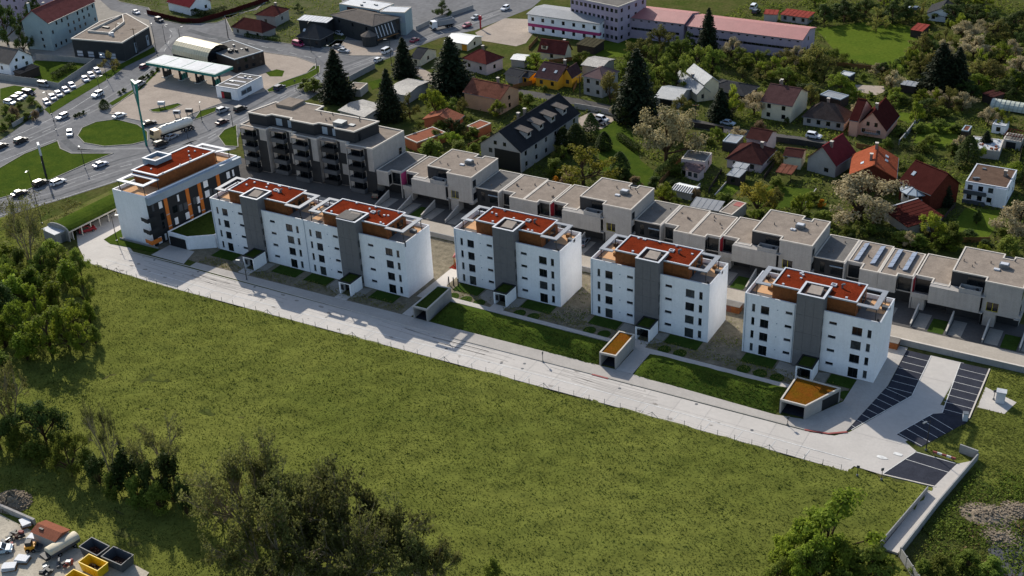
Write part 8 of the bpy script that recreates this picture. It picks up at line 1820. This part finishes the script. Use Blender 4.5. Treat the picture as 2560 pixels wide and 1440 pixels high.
def tree(kind, x, y, h, r_, tint, label=None):
    key = 'dense' if tint == 'dense' else kind; v = PROT[key][rnd.randrange(len(PROT[key]))]
    big = '' ; d = DESC[(kind, tint)]
    if kind == 'spruce' : d = 'tall ' + d if h > 13 else d
    t = thing('shrub' if kind == 'shrub' else ('spruce_tree' if kind == 'spruce' else 'tree'), label or auto_label(d, x, y), 'shrub' if kind == 'shrub' else 'tree', (x, y, 0), rnd.uniform(0, 6.28), GRP[kind])
    s = max(.25, 1.12 * r_ / v[2]); t.scale = (s * rnd.uniform(.92, 1.1), s * rnd.uniform(.92, 1.1), h / 10 * 1.02)
    link('crown', v[0], TINT[tint] or DEF[kind], t); link('trunk' if kind != 'shrub' else 'stems', v[1], 'twig' if kind == 'bare' else 'bark', t)
    return t
extra = []
GARD = [(-158, 236), (-30, 236), (-10, 300), (-20, 380), (-150, 330), (-200, 300), (-200, 250)]
pts = np.stack([npr.uniform(-205, -8, 1100), npr.uniform(234, 410, 1100)], 1); pts = pts[inpoly(pts, [(-175, 236), (-20, 236), (-12, 300), (-30, 425), (-62, 425), (-150, 345), (-200, 300)])]
STREETS = [p[2] for p in PATCHES if p[1] in ('asphalt', 'darkasphalt', 'apron', 'paving') and p[0] != 'main_road'] + [p[2] for p in PATCHES if p[1].startswith('lawn')] + [p[2] for p in PATCHES if p[0] == 'main_road']
blk = np.zeros(len(pts), bool)
for q in FOOT + STREETS: blk |= inpoly(pts, q)
pts = pts[~blk][:190]
extra2 = np.stack([npr.uniform(-135, 0, 500), npr.uniform(322, 450, 500)], 1); blk = ~inpoly(extra2, [(-118, 318), (-100, 318), (-30, 318), (-12, 300), (-12, 345), (-20, 450), (-135, 450), (-125, 400), (-85, 402), (-68, 395), (-75, 350), (-95, 345), (-120, 372), (-125, 350)])
for q in FOOT + STREETS: blk |= inpoly(extra2, q)
extra2 = extra2[~blk][:85]
for x, y in pts:
    k = rnd.random(); far = y > 300
    if k < .55: extra.append(('shrub', float(x), float(y), rnd.uniform(1.2, 2.6), rnd.uniform(.9, 1.9), rnd.choice(('mid', 'mid', 'dark'))))
    elif k < .8: extra.append(('leafy', float(x), float(y), rnd.uniform(3.5, 6.5), rnd.uniform(1.5, 2.8), rnd.choice(('mid', 'lime', 'lime', 'dark'))))
    elif k < .92: extra.append(('olive', float(x), float(y), rnd.uniform(3.5, 6.5), rnd.uniform(1.5, 2.6), None))
    else: extra.append(('blossom', float(x), float(y), rnd.uniform(3, 5), rnd.uniform(1.4, 2.2), None))
for x, y in extra2:
    k = rnd.random()
    if k < .5: extra.append(('leafy', float(x), float(y), rnd.uniform(4, 7.5), rnd.uniform(2.2, 3.8), rnd.choice(('mid', 'lime', 'dark', 'lime'))))
    elif k < .75: extra.append(('olive', float(x), float(y), rnd.uniform(4, 7.5), rnd.uniform(2.0, 3.4), None))
    elif k < .88: extra.append(('blossom', float(x), float(y), rnd.uniform(3.5, 6), rnd.uniform(1.8, 3.0), None))
    else: extra.append(('shrub', float(x), float(y), rnd.uniform(1.5, 3), rnd.uniform(1.2, 2.4), 'mid'))
for a in by_nearness(list(TREES) + extra, lambda i: i[1], lambda i: i[2]): tree(*a)

# clipped hedges
def hedge(pts, w, h, label, mat='leaf_dark', seed=1):
    g = np.random.default_rng(seed); C = []; O = []
    for (xa, ya), (xb, yb) in zip(pts, pts[1:]):
        L_ = math.hypot(xb - xa, yb - ya); n = int(L_ * (w + h) * 55); t = g.random(n); u = np.array([(xb - xa) / L_, (yb - ya) / L_]); nn = np.array([-u[1], u[0]])
        s = g.uniform(-.5, .5, n); z = g.random(n); side = g.random(n)
        s = np.where(side < .6, np.sign(s) * .5 * g.uniform(.8, 1.1, n), s); z = np.where(side >= .6, g.uniform(.85, 1.06, n), z)
        C.append(np.stack([xa + u[0] * L_ * t + nn[0] * s * w, ya + u[1] * L_ * t + nn[1] * s * w, z * h], 1)); O.append(np.stack([nn[0] * s, nn[1] * s, z], 1))
    C = np.concatenate(C); x0_, y0_ = pts[0]
    t = thing('hedge', label, 'hedge', (x0_, y0_, 0)); link('foliage', leaves_mesh('foliage', C - (x0_, y0_, 0), .16, g, np.concatenate(O)), mat, t)
    m = MB()
    for (xa, ya), (xb, yb) in zip(pts, pts[1:]):
        L_ = math.hypot(xb - xa, yb - ya); n = max(2, int(L_))
        for i in range(n + 1): m.tube((xa + (xb - xa) * i / n - x0_, ya + (yb - ya) * i / n - y0_, 0), (xa + (xb - xa) * i / n - x0_, ya + (yb - ya) * i / n - y0_, h * .8), .06, .03, 4)
    build(m, 'stems', 'bark', t)
for k, (p, w, h, lab) in enumerate(ST['hedges']): hedge(p, w, h, lab, 'leaf_dark', 90 + k)

# low plants covering garden ground, courtyard beds and the right hand slope
def cover(name, label, poly, n, size, mat, hz, seed, clear=True):
    g = np.random.default_rng(seed); xs = [p[0] for p in poly]; ys = [p[1] for p in poly]
    P = np.stack([g.uniform(min(xs), max(xs), n), g.uniform(min(ys), max(ys), n)], 1); P = P[inpoly(P, poly)]
    d = vnoise(P[:, 0] / 4, P[:, 1] / 4, seed); P = P[g.random(len(P)) < np.clip((d - .25) * 2.2, .05, 1)]
    if clear:
        b = np.zeros(len(P), bool)
        for q in FOOT + STREETS: b |= inpoly(P, q)
        P = P[~b]
    C = np.stack([P[:, 0], P[:, 1], g.random(len(P)) ** 1.6 * hz + .04], 1)
    return tag(stuff(link(name, leaves_mesh(name, C, size, g, None, 1.0), mat)), label, 'plants')
big = [(-178, 234), (-15, 234), (-8, 300), (-20, 440), (-140, 440), (-150, 345), (-200, 300)]
cover('garden_plants', 'green low plants filling the gardens behind the terraced row', big, 130000, .32, 'leaf_mid', .8, 3)
cover('garden_plants', 'dark low plants and ivy in the gardens behind the row', big, 50000, .28, 'leaf_dark', .6, 4)
cover('slope_weeds', 'rough weeds on the bank right of the footpath', [(-17.6, 174), (0, 172), (8, 150), (-6, 138), (-21.5, 145), (-20.4, 160)], 26000, .2, 'leaf_mid', .5, 6, False)
cover('slope_weeds', 'pale dry weeds on the bank at the lower right corner', [(-16, 165), (0, 168), (8, 150), (-4, 142), (-16, 150)], 5000, .22, 'leaf_brown', .4, 7, False)
cover('bed_plants', 'small plants in the gravel beds before the white blocks', [(-186, 171.6), (-132, 172.8), (-132, 176), (-186, 175)], 5000, .13, 'leaf_olive', .25, 8, False)
cover('bed_plants', 'small plants in the beds before the single white blocks', [(-128, 183), (-44, 183), (-44, 186.5), (-128, 186)], 6000, .13, 'leaf_olive', .25, 9, False)
cover('bed_plants', 'small plants between the single white blocks', [(-103, 184), (-96.6, 184), (-96.6, 200), (-103, 200)], 900, .16, 'leaf_mid', .3, 10, False)
cover('bed_plants', 'small plants left of the block by the stalls', [(-71, 184), (-64.8, 184), (-64.8, 200), (-71, 200)], 900, .16, 'leaf_mid', .3, 11, False)
cover('scrub', 'low scrub on the bank left of the corner building', [(-262, 176), (-226, 158), (-221, 163), (-222, 176), (-228, 182), (-250, 184)], 9000, .2, 'leaf_olive', .4, 12, False)
cover('scrub', 'low green scrub along the shrub line at the left of the meadow', [(-262, 172), (-222, 156), (-207, 156), (-160, 118), (-150, 92), (-190, 100)], 22000, .2, 'leaf_mid', .5, 13, False)
for k, nm in enumerate(('corner_plot', 'street_plot')):
    pl = [p[2] for p in PATCHES if p[0] == nm][0]
    cover('garden_plants', ('low plants round the street corner house', 'low plants round the crimson roofed house')[k], inset(ccw(pl), 1.0), 9000, .3, 'leaf_mid', .6, 14 + k, False)
